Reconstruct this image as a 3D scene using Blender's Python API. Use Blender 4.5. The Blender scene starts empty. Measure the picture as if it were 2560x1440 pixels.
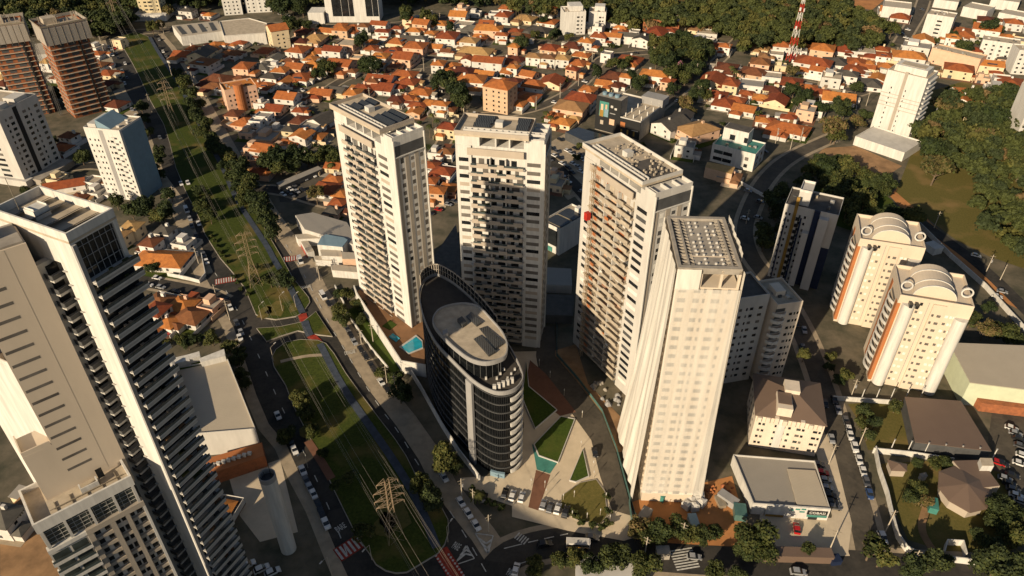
import bpy, math, random
import numpy as np
from mathutils import Vector, Matrix
R = math.radians
SC = bpy.context.scene
COL = SC.collection
# ------------------------------------------------------------------ camera, world, sun, exposure
CAMH, PITCH, FPX = 185.0, R(36.2), 1850.0
cam = bpy.data.cameras.new('camera'); camo = bpy.data.objects.new('camera', cam); COL.objects.link(camo)
camo.location = (0, 0, CAMH); camo.rotation_euler = (R(90) - PITCH, 0, 0)
cam.sensor_width = 36; cam.lens = 36 * FPX / 2560; cam.clip_start = 1; cam.clip_end = 20000
SC.camera = camo
SUN_AZ, SUN_EL = 37.5, 22.3          # azimuth the shadows run to (clockwise from +Y), elevation
w = bpy.data.worlds.new('World'); SC.world = w; w.use_nodes = True
nt = w.node_tree; sky = nt.nodes.new('ShaderNodeTexSky'); sky.sky_type = 'NISHITA'; sky.sun_disc = False
sky.sun_elevation = R(SUN_EL); sky.sun_rotation = R(SUN_AZ + 180)
bg = nt.nodes['Background']; nt.links.new(sky.outputs[0], bg.inputs[0]); bg.inputs[1].default_value = 0.05
sl = bpy.data.lights.new('sun', 'SUN'); sl.energy = 4.9; sl.angle = R(0.5); sl.color = (1.0, 0.825, 0.585)
so = bpy.data.objects.new('sun', sl); COL.objects.link(so); so.location = (-300, -400, 400)
SDIR = Vector((math.sin(R(SUN_AZ)) * math.cos(R(SUN_EL)), math.cos(R(SUN_AZ)) * math.cos(R(SUN_EL)), -math.sin(R(SUN_EL))))
so.rotation_euler = SDIR.to_track_quat('-Z', 'Y').to_euler()
SC.view_settings.view_transform = 'Standard'; SC.view_settings.look = 'None'
SC.view_settings.exposure = 0.52; SC.view_settings.gamma = 1.0
SC.cycles.max_bounces = 5; SC.cycles.diffuse_bounces = 2; SC.cycles.glossy_bounces = 2; SC.cycles.transparent_max_bounces = 8
SC.cycles.caustics_reflective = False; SC.cycles.caustics_refractive = False
# ------------------------------------------------------------------ picture <-> place
CP, SP = math.cos(PITCH), math.sin(PITCH)
def at(px, py, z=0.0):
    """the point of the place, at height z, that the photograph (2560 wide) shows at px, py"""
    a = (px - 1280) / FPX; b = -(py - 720) / FPX
    r = (a, CP + b * SP, -SP + b * CP); t = (z - CAMH) / r[2]
    return (r[0] * t, r[1] * t)
def ats(pts, z=0.0): return [at(x, y, z) for x, y in pts]
def pxof(X, Y, Z=0.0):
    Z -= CAMH; d = Y * CP - Z * SP; u = Y * SP + Z * CP
    return (1280 + FPX * X / d, 720 - FPX * u / d) if d > 1 else (-9999, -9999)
# ------------------------------------------------------------------ materials
def _nodes(name):
    m = bpy.data.materials.new(name); m.use_nodes = True
    return m, m.node_tree, m.node_tree.nodes['Principled BSDF']
def mat(name, c, rough=.8, var=.25, scale=.6, c2=None, stretch=None, metal=0, spec=.3, obj=True, bump=0, perobj=0.0):
    """Principled with a noise mottling between two tones of the surface's own colour"""
    m, t, b = _nodes(name); N = t.nodes; L = t.links
    tc = N.new('ShaderNodeTexCoord'); mp = N.new('ShaderNodeMapping'); no = N.new('ShaderNodeTexNoise'); rp = N.new('ShaderNodeValToRGB')
    L.new(tc.outputs['Object'], mp.inputs[0]); L.new(mp.outputs[0], no.inputs['Vector']); L.new(no.outputs[0], rp.inputs[0])
    mp.inputs['Scale'].default_value = stretch or (1, 1, 1)
    no.inputs['Scale'].default_value = scale; no.inputs['Detail'].default_value = 5; no.inputs['Roughness'].default_value = .65
    c2 = c2 or tuple(x * (1 - var) for x in c); hi = tuple(min(1, x * (1 + var * .5)) for x in c)
    e = rp.color_ramp.elements; e[0].position = .32; e[0].color = (*c2, 1); e[1].position = .68; e[1].color = (*hi, 1)
    src = rp.outputs[0]
    if perobj:
        oi = N.new('ShaderNodeObjectInfo'); hs = N.new('ShaderNodeHueSaturation'); mr = N.new('ShaderNodeMapRange')
        L.new(oi.outputs['Random'], mr.inputs[0]); mr.inputs[3].default_value = 1 - perobj; mr.inputs[4].default_value = 1 + perobj
        L.new(mr.outputs[0], hs.inputs['Value']); L.new(src, hs.inputs['Color'])
        m2 = N.new('ShaderNodeMath'); m2.operation = 'MULTIPLY_ADD'; L.new(oi.outputs['Random'], m2.inputs[0]); m2.inputs[1].default_value = -.05 * min(1, perobj * 3); m2.inputs[2].default_value = .5 + .025 * min(1, perobj * 3)
        L.new(m2.outputs[0], hs.inputs['Hue']); src = hs.outputs[0]
    L.new(src, b.inputs['Base Color'])
    b.inputs['Roughness'].default_value = rough; b.inputs['Metallic'].default_value = metal; b.inputs['Specular IOR Level'].default_value = spec
    if bump:
        bp = N.new('ShaderNodeBump'); bp.inputs['Strength'].default_value = bump; bp.inputs['Distance'].default_value = .3
        L.new(no.outputs[0], bp.inputs['Height']); L.new(bp.outputs[0], b.inputs['Normal'])
    return m
def tile_mat(name, c, c2):
    """roof tiles: rows of ridges down the slope plus weathered patches, varied from house to house"""
    m, t, b = _nodes(name); N = t.nodes; L = t.links
    tc = N.new('ShaderNodeTexCoord'); no = N.new('ShaderNodeTexNoise'); wv = N.new('ShaderNodeTexWave'); rp = N.new('ShaderNodeValToRGB')
    no.inputs['Scale'].default_value = .45; no.inputs['Detail'].default_value = 6; no.inputs['Roughness'].default_value = .7
    wv.inputs['Scale'].default_value = 1.1; wv.inputs['Distortion'].default_value = .4
    L.new(tc.outputs['Object'], no.inputs['Vector']); L.new(tc.outputs['Object'], wv.inputs['Vector'])
    mx = N.new('ShaderNodeMath'); mx.operation = 'MULTIPLY_ADD'; mx.inputs[1].default_value = .28; L.new(wv.outputs['Fac'], mx.inputs[0]); L.new(no.outputs[0], mx.inputs[2])
    L.new(mx.outputs[0], rp.inputs[0]); e = rp.color_ramp.elements
    e[0].position = .4; e[0].color = (*c2, 1); e[1].position = .85; e[1].color = (*c, 1)
    oi = N.new('ShaderNodeObjectInfo'); hs = N.new('ShaderNodeHueSaturation'); mr = N.new('ShaderNodeMapRange')
    mr.inputs[3].default_value = .48; mr.inputs[4].default_value = 1.15
    L.new(oi.outputs['Random'], mr.inputs[0]); L.new(mr.outputs[0], hs.inputs['Value']); L.new(rp.outputs[0], hs.inputs['Color'])
    m2 = N.new('ShaderNodeMath'); m2.operation = 'MULTIPLY_ADD'; m2.inputs[1].default_value = .03; m2.inputs[2].default_value = .487
    L.new(oi.outputs['Random'], m2.inputs[0]); L.new(m2.outputs[0], hs.inputs['Hue'])
    L.new(hs.outputs[0], b.inputs['Base Color']); b.inputs['Roughness'].default_value = .85; b.inputs['Specular IOR Level'].default_value = .2
    return m
def stripe_mat(name, c, c2, scale=2.0, rough=.5, metal=0, axis='X'):
    m, t, b = _nodes(name); N = t.nodes; L = t.links
    tc = N.new('ShaderNodeTexCoord'); wv = N.new('ShaderNodeTexWave'); rp = N.new('ShaderNodeValToRGB'); wv.bands_direction = axis
    wv.inputs['Scale'].default_value = scale; wv.inputs['Distortion'].default_value = .15; no = N.new('ShaderNodeTexNoise'); no.inputs['Scale'].default_value = .25
    L.new(tc.outputs['Object'], wv.inputs['Vector']); L.new(tc.outputs['Object'], no.inputs['Vector'])
    a = N.new('ShaderNodeMath'); a.operation = 'MULTIPLY_ADD'; a.inputs[1].default_value = .5; L.new(no.outputs[0], a.inputs[0]); L.new(wv.outputs['Fac'], a.inputs[2])
    L.new(a.outputs[0], rp.inputs[0]); e = rp.color_ramp.elements; e[0].position = .25; e[0].color = (*c2, 1); e[1].position = 1; e[1].color = (*c, 1)
    L.new(rp.outputs[0], b.inputs['Base Color']); b.inputs['Roughness'].default_value = rough; b.inputs['Metallic'].default_value = metal
    return m
def grass_mat(name, c, c2, dry):
    m, t, b = _nodes(name); N = t.nodes; L = t.links
    tc = N.new('ShaderNodeTexCoord'); n1 = N.new('ShaderNodeTexNoise'); n2 = N.new('ShaderNodeTexNoise'); r1 = N.new('ShaderNodeValToRGB'); r2 = N.new('ShaderNodeValToRGB'); mx = N.new('ShaderNodeMix'); mx.data_type = 'RGBA'
    n1.inputs['Scale'].default_value = 1.3; n1.inputs['Detail'].default_value = 8; n1.inputs['Roughness'].default_value = .75
    n2.inputs['Scale'].default_value = .07; n2.inputs['Detail'].default_value = 5
    for n in (n1, n2): L.new(tc.outputs['Object'], n.inputs['Vector'])
    L.new(n1.outputs[0], r1.inputs[0]); L.new(n2.outputs[0], r2.inputs[0])
    e = r1.color_ramp.elements; e[0].position = .35; e[0].color = (*c2, 1); e[1].position = .7; e[1].color = (*c, 1)
    e = r2.color_ramp.elements; e[0].position = .52; e[0].color = (0, 0, 0, 1); e[1].position = .7; e[1].color = (.8, .8, .8, 1)
    L.new(r2.outputs[0], mx.inputs[0]); L.new(r1.outputs[0], mx.inputs[6]); mx.inputs[7].default_value = (*dry, 1)
    L.new(mx.outputs[2], b.inputs['Base Color']); b.inputs['Roughness'].default_value = .95; b.inputs['Specular IOR Level'].default_value = .1
    return m
def glass_mat(name, c, rough=.12, spec=.6):
    m = mat(name, c, rough, .5, .35, spec=spec); return m
def net_mat(name, c, alpha):
    m, t, b = _nodes(name); N = t.nodes; L = t.links
    tc = N.new('ShaderNodeTexCoord'); mp = N.new('ShaderNodeMapping'); no = N.new('ShaderNodeTexNoise'); mr = N.new('ShaderNodeMapRange'); mp.inputs['Scale'].default_value = (1, 1, .12)
    no.inputs['Scale'].default_value = .55; no.inputs['Detail'].default_value = 4
    L.new(tc.outputs['Object'], mp.inputs[0]); L.new(mp.outputs[0], no.inputs['Vector']); L.new(no.outputs[0], mr.inputs[0])
    mr.inputs[1].default_value = .3; mr.inputs[2].default_value = .7; mr.inputs[3].default_value = alpha - .1; mr.inputs[4].default_value = min(1, alpha + .12)
    L.new(mr.outputs[0], b.inputs['Alpha']); b.inputs['Base Color'].default_value = (*c, 1); b.inputs['Roughness'].default_value = .9; b.inputs['Specular IOR Level'].default_value = .1
    return m
WW = (.545, .52, .475)
M = {}
M['white'] = mat('white_render', WW, .85, .2, .8, stretch=(1, 1, .1))
M['white2'] = mat('off_white_render', (.47, .445, .405), .85, .14, .25, stretch=(1, 1, .25))
M['cream'] = mat('cream_render', (.58, .47, .30), .85, .12, .3, stretch=(1, 1, .3), perobj=.12)
M['peach'] = mat('peach_render', (.55, .36, .24), .85, .12, .3, perobj=.12)
M['hwhite'] = mat('house_render', (.56, .525, .475), .85, .18, .35, stretch=(1, 1, .3), perobj=.14)
M['beige'] = mat('beige_render', (.38, .32, .255), .85, .10, .2)
M['beige2'] = mat('warm_beige_panel', (.33, .285, .23), .8, .10, .3)
M['tower_beige'] = mat('tower_beige_render', (.55, .46, .355), .85, .08, .15, stretch=(1, 1, .3))
M['grey'] = mat('grey_render', (.27, .26, .25), .85, .14, .3, stretch=(1, 1, .3))
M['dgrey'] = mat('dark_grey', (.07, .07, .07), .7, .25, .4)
M['concrete'] = mat('concrete', (.30, .265, .22), .9, .25, .35)
M['roofgravel'] = mat('roof_screed', (.42, .35, .26), .9, .25, .4)
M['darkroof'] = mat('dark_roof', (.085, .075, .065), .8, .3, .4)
M['brown'] = mat('brown_render', (.17, .115, .08), .85, .12, .3)
M['brick'] = mat('bare_brick', (.29, .10, .04), .9, .35, .8, c2=(.19, .07, .032))
M['slabc'] = mat('raw_slab_concrete', (.38, .32, .245), .9, .3, .4)
M['orange'] = mat('orange_paint', (.36, .13, .045), .8, .12, .3)
M['blue'] = mat('pale_blue_paint', (.17, .25, .30), .8, .12, .3)
M['navy'] = mat('navy_paint', (.012, .02, .05), .6, .2, .3)
M['ochre'] = mat('ochre_paint', (.26, .15, .03), .8, .2, .3)
M['mint'] = mat('pale_green_paint', (.48, .51, .36), .85, .1, .3)
M['red'] = mat('red_paint', (.40, .025, .015), .5, .2, .5)
M['teal'] = mat('teal_paint', (.055, .20, .165), .6, .2, .5)
M['glass'] = glass_mat('dark_glass', (.016, .018, .020))
M['blackglass'] = glass_mat('black_curtain_glass', (.007, .008, .009), .14, .28)
M['glass2'] = glass_mat('grey_green_glass', (.045, .055, .052), .12)
M['shade'] = mat('window_shutter', (.13, .115, .10), .6, .5, .15)
M['rail'] = glass_mat('railing_glass', (.06, .075, .075), .15)
M['solar'] = stripe_mat('solar_panel', (.05, .055, .06), (.010, .012, .016), .55, .2)
M['tile'] = tile_mat('orange_roof_tile', (.50, .15, .045), (.24, .072, .028))
M['tiled'] = tile_mat('brown_roof_tile', (.22, .075, .035), (.11, .04, .022))
M['tilet'] = tile_mat('tan_roof_tile', (.42, .235, .105), (.27, .14, .065))
M['tileg'] = tile_mat('grey_roof_tile', (.135, .12, .10), (.075, .068, .06))
M['metalroof'] = stripe_mat('metal_roof', (.46, .395, .30), (.32, .27, .205), .9, .6)
M['metalroofd'] = stripe_mat('grey_metal_roof', (.30, .27, .23), (.21, .19, .16), 1.4, .6)
M['brownroof'] = stripe_mat('brown_metal_roof', (.155, .105, .075), (.10, .066, .048), 1.2, .6)

M['asphalt2'] = mat('worn_asphalt', (.072, .061, .047), .9, .3, .12)
def road_mat(name, c, c2):
    m, t, b = _nodes(name); N = t.nodes; L = t.links
    tc = N.new('ShaderNodeTexCoord'); no = N.new('ShaderNodeTexNoise'); vo = N.new('ShaderNodeTexVoronoi'); n3 = N.new('ShaderNodeTexNoise'); rp = N.new('ShaderNodeValToRGB')
    no.inputs['Scale'].default_value = .12; no.inputs['Detail'].default_value = 7; no.inputs['Roughness'].default_value = .7; vo.inputs['Scale'].default_value = .11; n3.inputs['Scale'].default_value = .9; n3.inputs['Detail'].default_value = 3
    for n in (no, vo, n3): L.new(tc.outputs['Object'], n.inputs['Vector'])
    a = N.new('ShaderNodeMath'); a.operation = 'MULTIPLY_ADD'; a.inputs[1].default_value = .22; L.new(vo.outputs['Color'], a.inputs[0]); L.new(no.outputs[0], a.inputs[2])
    d = N.new('ShaderNodeMath'); d.operation = 'MULTIPLY_ADD'; d.inputs[1].default_value = .3; L.new(n3.outputs[0], d.inputs[0]); L.new(a.outputs[0], d.inputs[2]); L.new(d.outputs[0], rp.inputs[0])
    e = rp.color_ramp.elements; e[0].position = .52; e[0].color = (*c2, 1); e[1].position = .98; e[1].color = (*c, 1)
    L.new(rp.outputs[0], b.inputs['Base Color']); b.inputs['Roughness'].default_value = .88; b.inputs['Specular IOR Level'].default_value = .25; return m
M['pave'] = mat('paving', (.33, .265, .185), .9, .25, .3)
M['plaza'] = mat('plaza_paving', (.52, .43, .31), .85, .15, .15)
M['asphalt'] = road_mat('asphalt', (.058, .051, .043), (.018, .0175, .016)); M['asphalt2'] = road_mat('worn_asphalt', (.105, .088, .066), (.045, .039, .031))
M['rpave'] = mat('reddish_paving', (.16, .075, .045), .9, .2, .3)
M['bike'] = mat('blue_path_paint', (.046, .058, .080), .8, .35, .5)
M['redroad'] = mat('red_road_paint', (.30, .035, .018), .8, .4, .6)
M['line'] = mat('road_paint', (.50, .48, .43), .8, .35, .9)
M['soil'] = mat('bare_red_soil', (.42, .185, .065), .95, .3, .12)
M['drysoil'] = mat('dry_soil', (.30, .175, .085), .95, .4, .15)
M['grass'] = grass_mat('mown_grass', (.070, .086, .016), (.026, .038, .008), (.15, .105, .038))
M['grassd'] = grass_mat('lush_grass', (.06, .09, .015), (.03, .048, .009), (.08, .085, .02))
M['grassy'] = grass_mat('dry_grass', (.15, .12, .038), (.085, .078, .022), (.22, .145, .06))
M['water'] = mat('pool_water', (.02, .30, .40), .08, .25, .5, spec=.6)
M['deck'] = mat('timber_deck', (.22, .115, .055), .8, .2, .4)
M['bark'] = mat('bark', (.14, .10, .065), .95, .35, 1.5)
M['steel'] = mat('galvanised_steel', (.32, .27, .20), .5, .2, 1, metal=.3)
M['rust'] = mat('painted_steel_lattice', (.33, .24, .15), .6, .25, 1)
M['polec'] = mat('pole_concrete', (.42, .36, .28), .9, .2, 1)
M['black'] = mat('black_rubber', (.015, .015, .015), .8, .2, 2)
M['wire'] = mat('cable', (.30, .27, .22), .5, .1, 1, metal=.5)
M['net'] = net_mat('white_scaffold_net', (.68, .64, .57), .51)
M['netg'] = net_mat('grey_tower_net', (.40, .36, .31), .6)
M['fenceglass'] = mat('green_fence_glass', (.07, .14, .125), .3, .2, .5)
M['pinkwhite'] = mat('pinkish_white_render', (.60, .51, .41), .85, .12, .3, stretch=(1, 1, .3))
M['palewin'] = mat('pale_window', (.66, .63, .57), .4, .15, .4)
M['net2'] = net_mat('thick_scaffold_net', (.66, .62, .55), .84)
for k, c, c2 in (('leaf_a', (.044, .056, .014), (.018, .026, .008)), ('leaf_b', (.070, .072, .017), (.032, .037, .010)), ('leaf_c', (.029, .041, .014), (.012, .019, .007)), ('leaf_d', (.125, .090, .034), (.062, .050, .019))):
    M[k] = mat(k.replace('leaf_', 'foliage_'), c, .75, .3, .35, c2=c2, spec=.2, perobj=.28)
M['leaf_pink'] = mat('pink_blossom', (.22, .09, .13), .8, .3, .5)
CARC = dict(white=(.62, .60, .57), silver=(.33, .33, .33), grey=(.11, .11, .115), black=(.014, .014, .016), red=(.36, .012, .012), blue=(.03, .06, .15), yellow=(.55, .30, .02))
for k, c in CARC.items(): M['car_' + k] = mat('car_paint_' + k, c, .28, .06, .5, spec=.6, metal=.25 if k in ('silver', 'grey') else 0)
# ------------------------------------------------------------------ mesh builder
class MB:
    def __init__(s): s.v = []; s.f = []
    def add(s, vs, fs):
        n = len(s.v); s.v += vs; s.f += [tuple(i + n for i in f) for f in fs]; return s
    def box(s, x0, x1, y0, y1, z0, z1):
        return s.add([(x0, y0, z0), (x1, y0, z0), (x1, y1, z0), (x0, y1, z0), (x0, y0, z1), (x1, y0, z1), (x1, y1, z1), (x0, y1, z1)],
                     [(0, 3, 2, 1), (4, 5, 6, 7), (0, 1, 5, 4), (1, 2, 6, 5), (2, 3, 7, 6), (3, 0, 4, 7)])
    def prism(s, poly, z0, z1, top=None):
        """poly CCW list of (x,y); top: optional other polygon for the top ring"""
        a = sum(poly[i][0] * poly[(i + 1) % len(poly)][1] - poly[(i + 1) % len(poly)][0] * poly[i][1] for i in range(len(poly)))
        if a < 0: poly = poly[::-1]; top = top[::-1] if top else None
        n = len(poly); t = top or poly
        return s.add([(x, y, z0) for x, y in poly] + [(x, y, z1) for x, y in t],
                     [tuple(range(n - 1, -1, -1)), tuple(range(n, 2 * n))] + [(i, (i + 1) % n, n + (i + 1) % n, n + i) for i in range(n)])
    def sheet(s, poly, z):
        a = sum(poly[i][0] * poly[(i + 1) % len(poly)][1] - poly[(i + 1) % len(poly)][0] * poly[i][1] for i in range(len(poly)))
        if a < 0: poly = poly[::-1]
        return s.add([(x, y, z) for x, y in poly], [tuple(range(len(poly)))])
    def bar(s, p, q, r=.1, n=4, r2=None):
        p = Vector(p); q = Vector(q); d = (q - p)
        if d.length < 1e-6: return s
        d.normalize(); u = d.cross(Vector((0, 0, 1)) if abs(d.z) < .9 else Vector((1, 0, 0))).normalized(); w_ = d.cross(u)
        r2 = r if r2 is None else r2; vs = []
        for c, rr in ((p, r), (q, r2)):
            for i in range(n):
                a = 2 * math.pi * (i + .5) / n; vs.append(tuple(c + u * (math.cos(a) * rr) + w_ * (math.sin(a) * rr)))
        return s.add(vs, [tuple(range(n - 1, -1, -1)), tuple(range(n, 2 * n))] + [(i, (i + 1) % n, n + (i + 1) % n, n + i) for i in range(n)])
    def wallstrip(s, pts, t, z0, z1, closed=False):
        """a wall of thickness t following a polyline, one joined ring"""
        n = len(pts); A = []; B = []
        for i in range(n):
            p = Vector(pts[i]); a = Vector(pts[i - 1]) if (i or closed) else None; c = Vector(pts[(i + 1) % n]) if (i < n - 1 or closed) else None
            d = ((p - a).normalized() if a else Vector((0, 0))) + ((c - p).normalized() if c else Vector((0, 0)))
            d = d.normalized() if d.length > 1e-4 else Vector((1, 0)); nn = Vector((-d.y, d.x)) * t / 2
            A.append((p + nn)[:]); B.append((p - nn)[:])
        m = n if closed else n - 1; vs = []
        for i in range(n): vs += [(*A[i], z0), (*B[i], z0), (*A[i], z1), (*B[i], z1)]
        fs = []
        for i in range(m):
            j = 4 * ((i + 1) % n); i4 = 4 * i
            fs += [(i4 + 2, i4 + 3, j + 3, j + 2), (i4, i4 + 2, j + 2, j), (i4 + 1, j + 1, j + 3, i4 + 3)]
        if not closed: fs += [(0, 1, 3, 2), (4 * n - 4, 4 * n - 2, 4 * n - 1, 4 * n - 3)]
        return s.add(vs, fs)
    def parapet(s, poly, t, z0, z1): return s.wallstrip(poly, t, z0, z1, True)
    def build(s, name, m, parent=None, smooth=False):
        me = bpy.data.meshes.new(name); me.from_pydata(s.v, [], s.f); me.update()
        if isinstance(m, str): m = M[m]
        me.materials.append(m)
        if smooth: me.shade_smooth()
        o = bpy.data.objects.new(name, me); COL.objects.link(o)
        if parent is not None: o.parent = parent
        return o
ZN = [0]
def structure(name, mb, m):
    ZN[0] += 1; mb.v = [(x, y, z + .004 * (ZN[0] % 12) if 0 < z < .35 else z) for x, y, z in mb.v]     # sheets never share a plane
    o = mb.build(name, m); o['kind'] = 'structure'; return o
def tag(o, label, cat, group=None, kind=None):
    o['label'] = label; o['category'] = cat
    if group: o['group'] = group
    if kind: o['kind'] = kind
    return o
def thing(name, label, cat, loc=(0, 0, 0), rot=0.0, group=None):
    o = bpy.data.objects.new(name, None); COL.objects.link(o); o.location = loc; o.rotation_euler = (0, 0, R(rot)); o.empty_display_size = .1
    return tag(o, label, cat, group)
def box(x0, x1, y0, y1, z0, z1): return MB().box(x0, x1, y0, y1, z0, z1)
def rect(w_, d): return [(0, 0), (w_, 0), (w_, d), (0, d)]
ORD = lambda n: '%d%s' % (n, 'th' if 10 <= n % 100 <= 20 else {1: 'st', 2: 'nd', 3: 'rd'}.get(n % 10, 'th'))
LAND = []                       # (phrase, x, y) landmarks for telling look-alikes apart
PENDING = []                    # (object, description, x, y)
def pend(o, desc, x, y): PENDING.append((o, desc, x, y))
def finish_labels():
    """every look-alike is told apart by its rank of nearness to the landmark beside it"""
    by = {}
    for o, desc, x, y in PENDING:
        k = min(range(len(LAND)), key=lambda i: (LAND[i][1] - x) ** 2 + (LAND[i][2] - y) ** 2)
        by.setdefault((desc, k), []).append(((LAND[k][1] - x) ** 2 + (LAND[k][2] - y) ** 2, o))
    for (desc, k), L in by.items():
        L.sort(key=lambda t: t[0])
        for i, (_, o) in enumerate(L):
            o['label'] = desc + (', near ' + LAND[k][0] if len(L) == 1 else ', %s nearest to %s' % (('' if i else 'the ') + ORD(i + 1) if i else 'the', LAND[k][0]))
# ------------------------------------------------------------------ windows in a local frame
def wbox(face, W, D, s, z, w_, h, out=.03):
    """a window box on a face (0 front y=0, 1 right x=W, 2 back y=D, 3 left x=0), s along the face"""
    if face == 0: return (s, s + w_, -out, .1, z, z + h)
    if face == 1: return (W - .1, W + out, s, s + w_, z, z + h)
    if face == 2: return (s, s + w_, D - .1, D + out, z, z + h)
    return (-out, .1, s, s + w_, z, z + h)
def windows(root, wins, W, D, name='window', m='glass', limit=90, mix=()):
    """wins: (face, s, z, w, h): the largest in view each a part of its own, the rest one part of kind stuff"""
    a = root.rotation_euler.z; ca, sa = math.cos(a), math.sin(a); X0, Y0 = root.location.x, root.location.y
    out = []
    for wn in wins:
        b = wbox(wn[0], W, D, *wn[1:5]); cx, cy, cz = (b[0] + b[1]) / 2, (b[2] + b[3]) / 2, (b[4] + b[5]) / 2
        X, Y = X0 + ca * cx - sa * cy, Y0 + sa * cx + ca * cy
        n = ((0, -1), (1, 0), (0, 1), (-1, 0))[wn[0]]; nx, ny = ca * n[0] - sa * n[1], sa * n[0] + ca * n[1]
        dv = Vector((-X, -Y, CAMH - cz)); dd = dv.length
        vis = (nx * dv.x + ny * dv.y) / dd; p = pxof(X, Y, cz); inside = -30 < p[0] < 2590 and -30 < p[1] < 1470
        out.append(((vis * wn[3] * wn[4] / dd ** 2) if inside else -1 / dd, b, wn))
    out.sort(key=lambda t: -t[0])
    for k, (s, b, wn) in enumerate(out[:limit]):
        box(*b).build(name, ((m,) + tuple(mix))[(k * 7 + k // 3) % (1 + len(mix))], root)
    if len(out) > limit:
        mb = MB()
        for s, b, wn in out[limit:]: mb.box(*b)
        o = mb.build('distant_' + name, m, root); o['kind'] = 'stuff'
def loc2(root, x, y):
    a = root.rotation_euler.z; return (root.location.x + math.cos(a) * x - math.sin(a) * y, root.location.y + math.sin(a) * x + math.cos(a) * y)
# ------------------------------------------------------------------ the ground, roads, verges, paths
g = MB(); S_ = 9000; g.sheet([(-S_, -S_), (S_, -S_), (S_, S_), (-S_, S_)], 0)
M['ground'] = mat('yard_ground', (.13, .105, .072), .95, .4, .09, c2=(.045, .046, .028))
structure('ground', g, M['ground'])
Z1, Z2, Z3, Z4, Z5 = .03, .09, .15, .21, .27
def sheet(name, pts, z, m, z0=0.0): return structure(name, MB().sheet(ats(pts, z), z), m)
def kerbed(name, pts, m, h=.14, kerb=True):
    """a raised verge or island with its own kerb edge"""
    P_ = ats(pts, h); o = structure(name, MB().prism(P_, 0.0, h + .35), m)
    if kerb: structure('kerb', MB().parapet(P_, .22, 0.0, h + .39), M['concrete'])
    return o
def smooth(pts, it=2):
    for _ in range(it):
        q = [pts[0]]
        for a, b in zip(pts, pts[1:]): q += [(a[0] * .75 + b[0] * .25, a[1] * .75 + b[1] * .25), (a[0] * .25 + b[0] * .75, a[1] * .25 + b[1] * .75)]
        pts = q + [pts[-1]]
    return pts
def band(pts, wd, z):
    """a strip of constant width along world points"""
    A = []; B = []
    for i, p in enumerate(pts):
        a = pts[max(0, i - 1)]; b = pts[min(len(pts) - 1, i + 1)]; d = Vector((b[0] - a[0], b[1] - a[1])).normalized(); n = Vector((-d.y, d.x)) * wd / 2
        A.append((p[0] + n.x, p[1] + n.y)); B.append((p[0] - n.x, p[1] - n.y))
    mb = MB(); n = len(pts); mb.add([(x, y, z + i * .0006) for i, (x, y) in enumerate(B)] + [(x, y, z + i * .0006) for i, (x, y) in enumerate(A)], [(i, i + 1, n + i + 1, n + i) for i in range(n - 1)]); return mb
ROADS = []
def road(pts, wd, z=Z2, m='asphalt', side=1.8, mark=None):
    P_ = smooth(ats(pts)); ROADS.append((P_, wd / 2 + side))
    if side: structure('pavement', band(P_, wd + 2 * side, Z1), M['pave'])
    structure('road', band(P_, wd, z), M[m])
    if mark:
        mb = MB(); acc = 0
        for a, b in zip(P_, P_[1:]):
            d = Vector((b[0] - a[0], b[1] - a[1])); L = d.length; d.normalize(); n = Vector((-d.y, d.x)); t = -acc
            while t < L:
                u = max(t, 0); v = min(t + 2.5, L)
                if v > u:
                    q = [Vector(a) + d * u + n * k for k in (mark - .07, mark + .07)] + [Vector(a) + d * v + n * k for k in (mark + .07, mark - .07)]
                    mb.sheet([tuple(x) for x in q], z + .04)
                t += 7
            acc = (acc + L) % 7
        structure('lane_marking', mb, M['line'])
# avenue: one wide asphalt bed, the median and islands raised on it
AVL = [(905, 1520), (840, 1375), (795, 1267), (747, 1180), (715, 1110), (672, 1060), (640, 985), (612, 900), (585, 820), (550, 757), (512, 690), (482, 620), (462, 560), (437, 500), (392, 437), (362, 350), (330, 287), (300, 230), (272, 165), (250, 100)]
AVR = [(395, 85), (425, 120), (455, 165), (500, 240), (545, 320), (590, 400), (640, 475), (680, 540), (715, 590), (765, 660), (795, 725), (830, 782), (857, 820), (902, 895), (952, 972), (1015, 1052), (1075, 1140), (1115, 1220), (1207, 1335), (1250, 1400), (1330, 1520)]
structure('road', MB().sheet(ats(AVL + AVR, Z1), Z1), M['asphalt'])
side = AVL[::-1]
for nm, ln, off in (('pavement', AVL, 1), ('pavement', AVR, 1)):
    P_ = ats(ln); q = []
    structure(nm, band(P_, 7.5, .02), M['pave'])
    ROADS.append((P_, 6))
ROADS.append((ats([((a[0] + 330) / 2, a[1]) for a in AVL]), 1))
MED_FAR = [(612, 720), (582, 682), (550, 645), (512, 585), (500, 550), (465, 480), (440, 420), (425, 360), (410, 312), (375, 250), (350, 195), (332, 160), (300, 105), (305, 92), (340, 80), (370, 92), (385, 110), (408, 145), (440, 195), (470, 250), (500, 300), (540, 360), (580, 430), (620, 500), (655, 560), (675, 595), (700, 637), (732, 695), (752, 720), (772, 745), (775, 757), (765, 772), (750, 787), (740, 792), (690, 800), (655, 795), (640, 787)]
kerbed('grass_median', MED_FAR, M['grass'])
ISL = [(642, 822), (700, 818), (757, 806), (778, 790), (790, 780), (831, 842), (795, 838), (745, 828), (700, 842), (667, 855)]
kerbed('grass_median', ISL, M['grass'])
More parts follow.
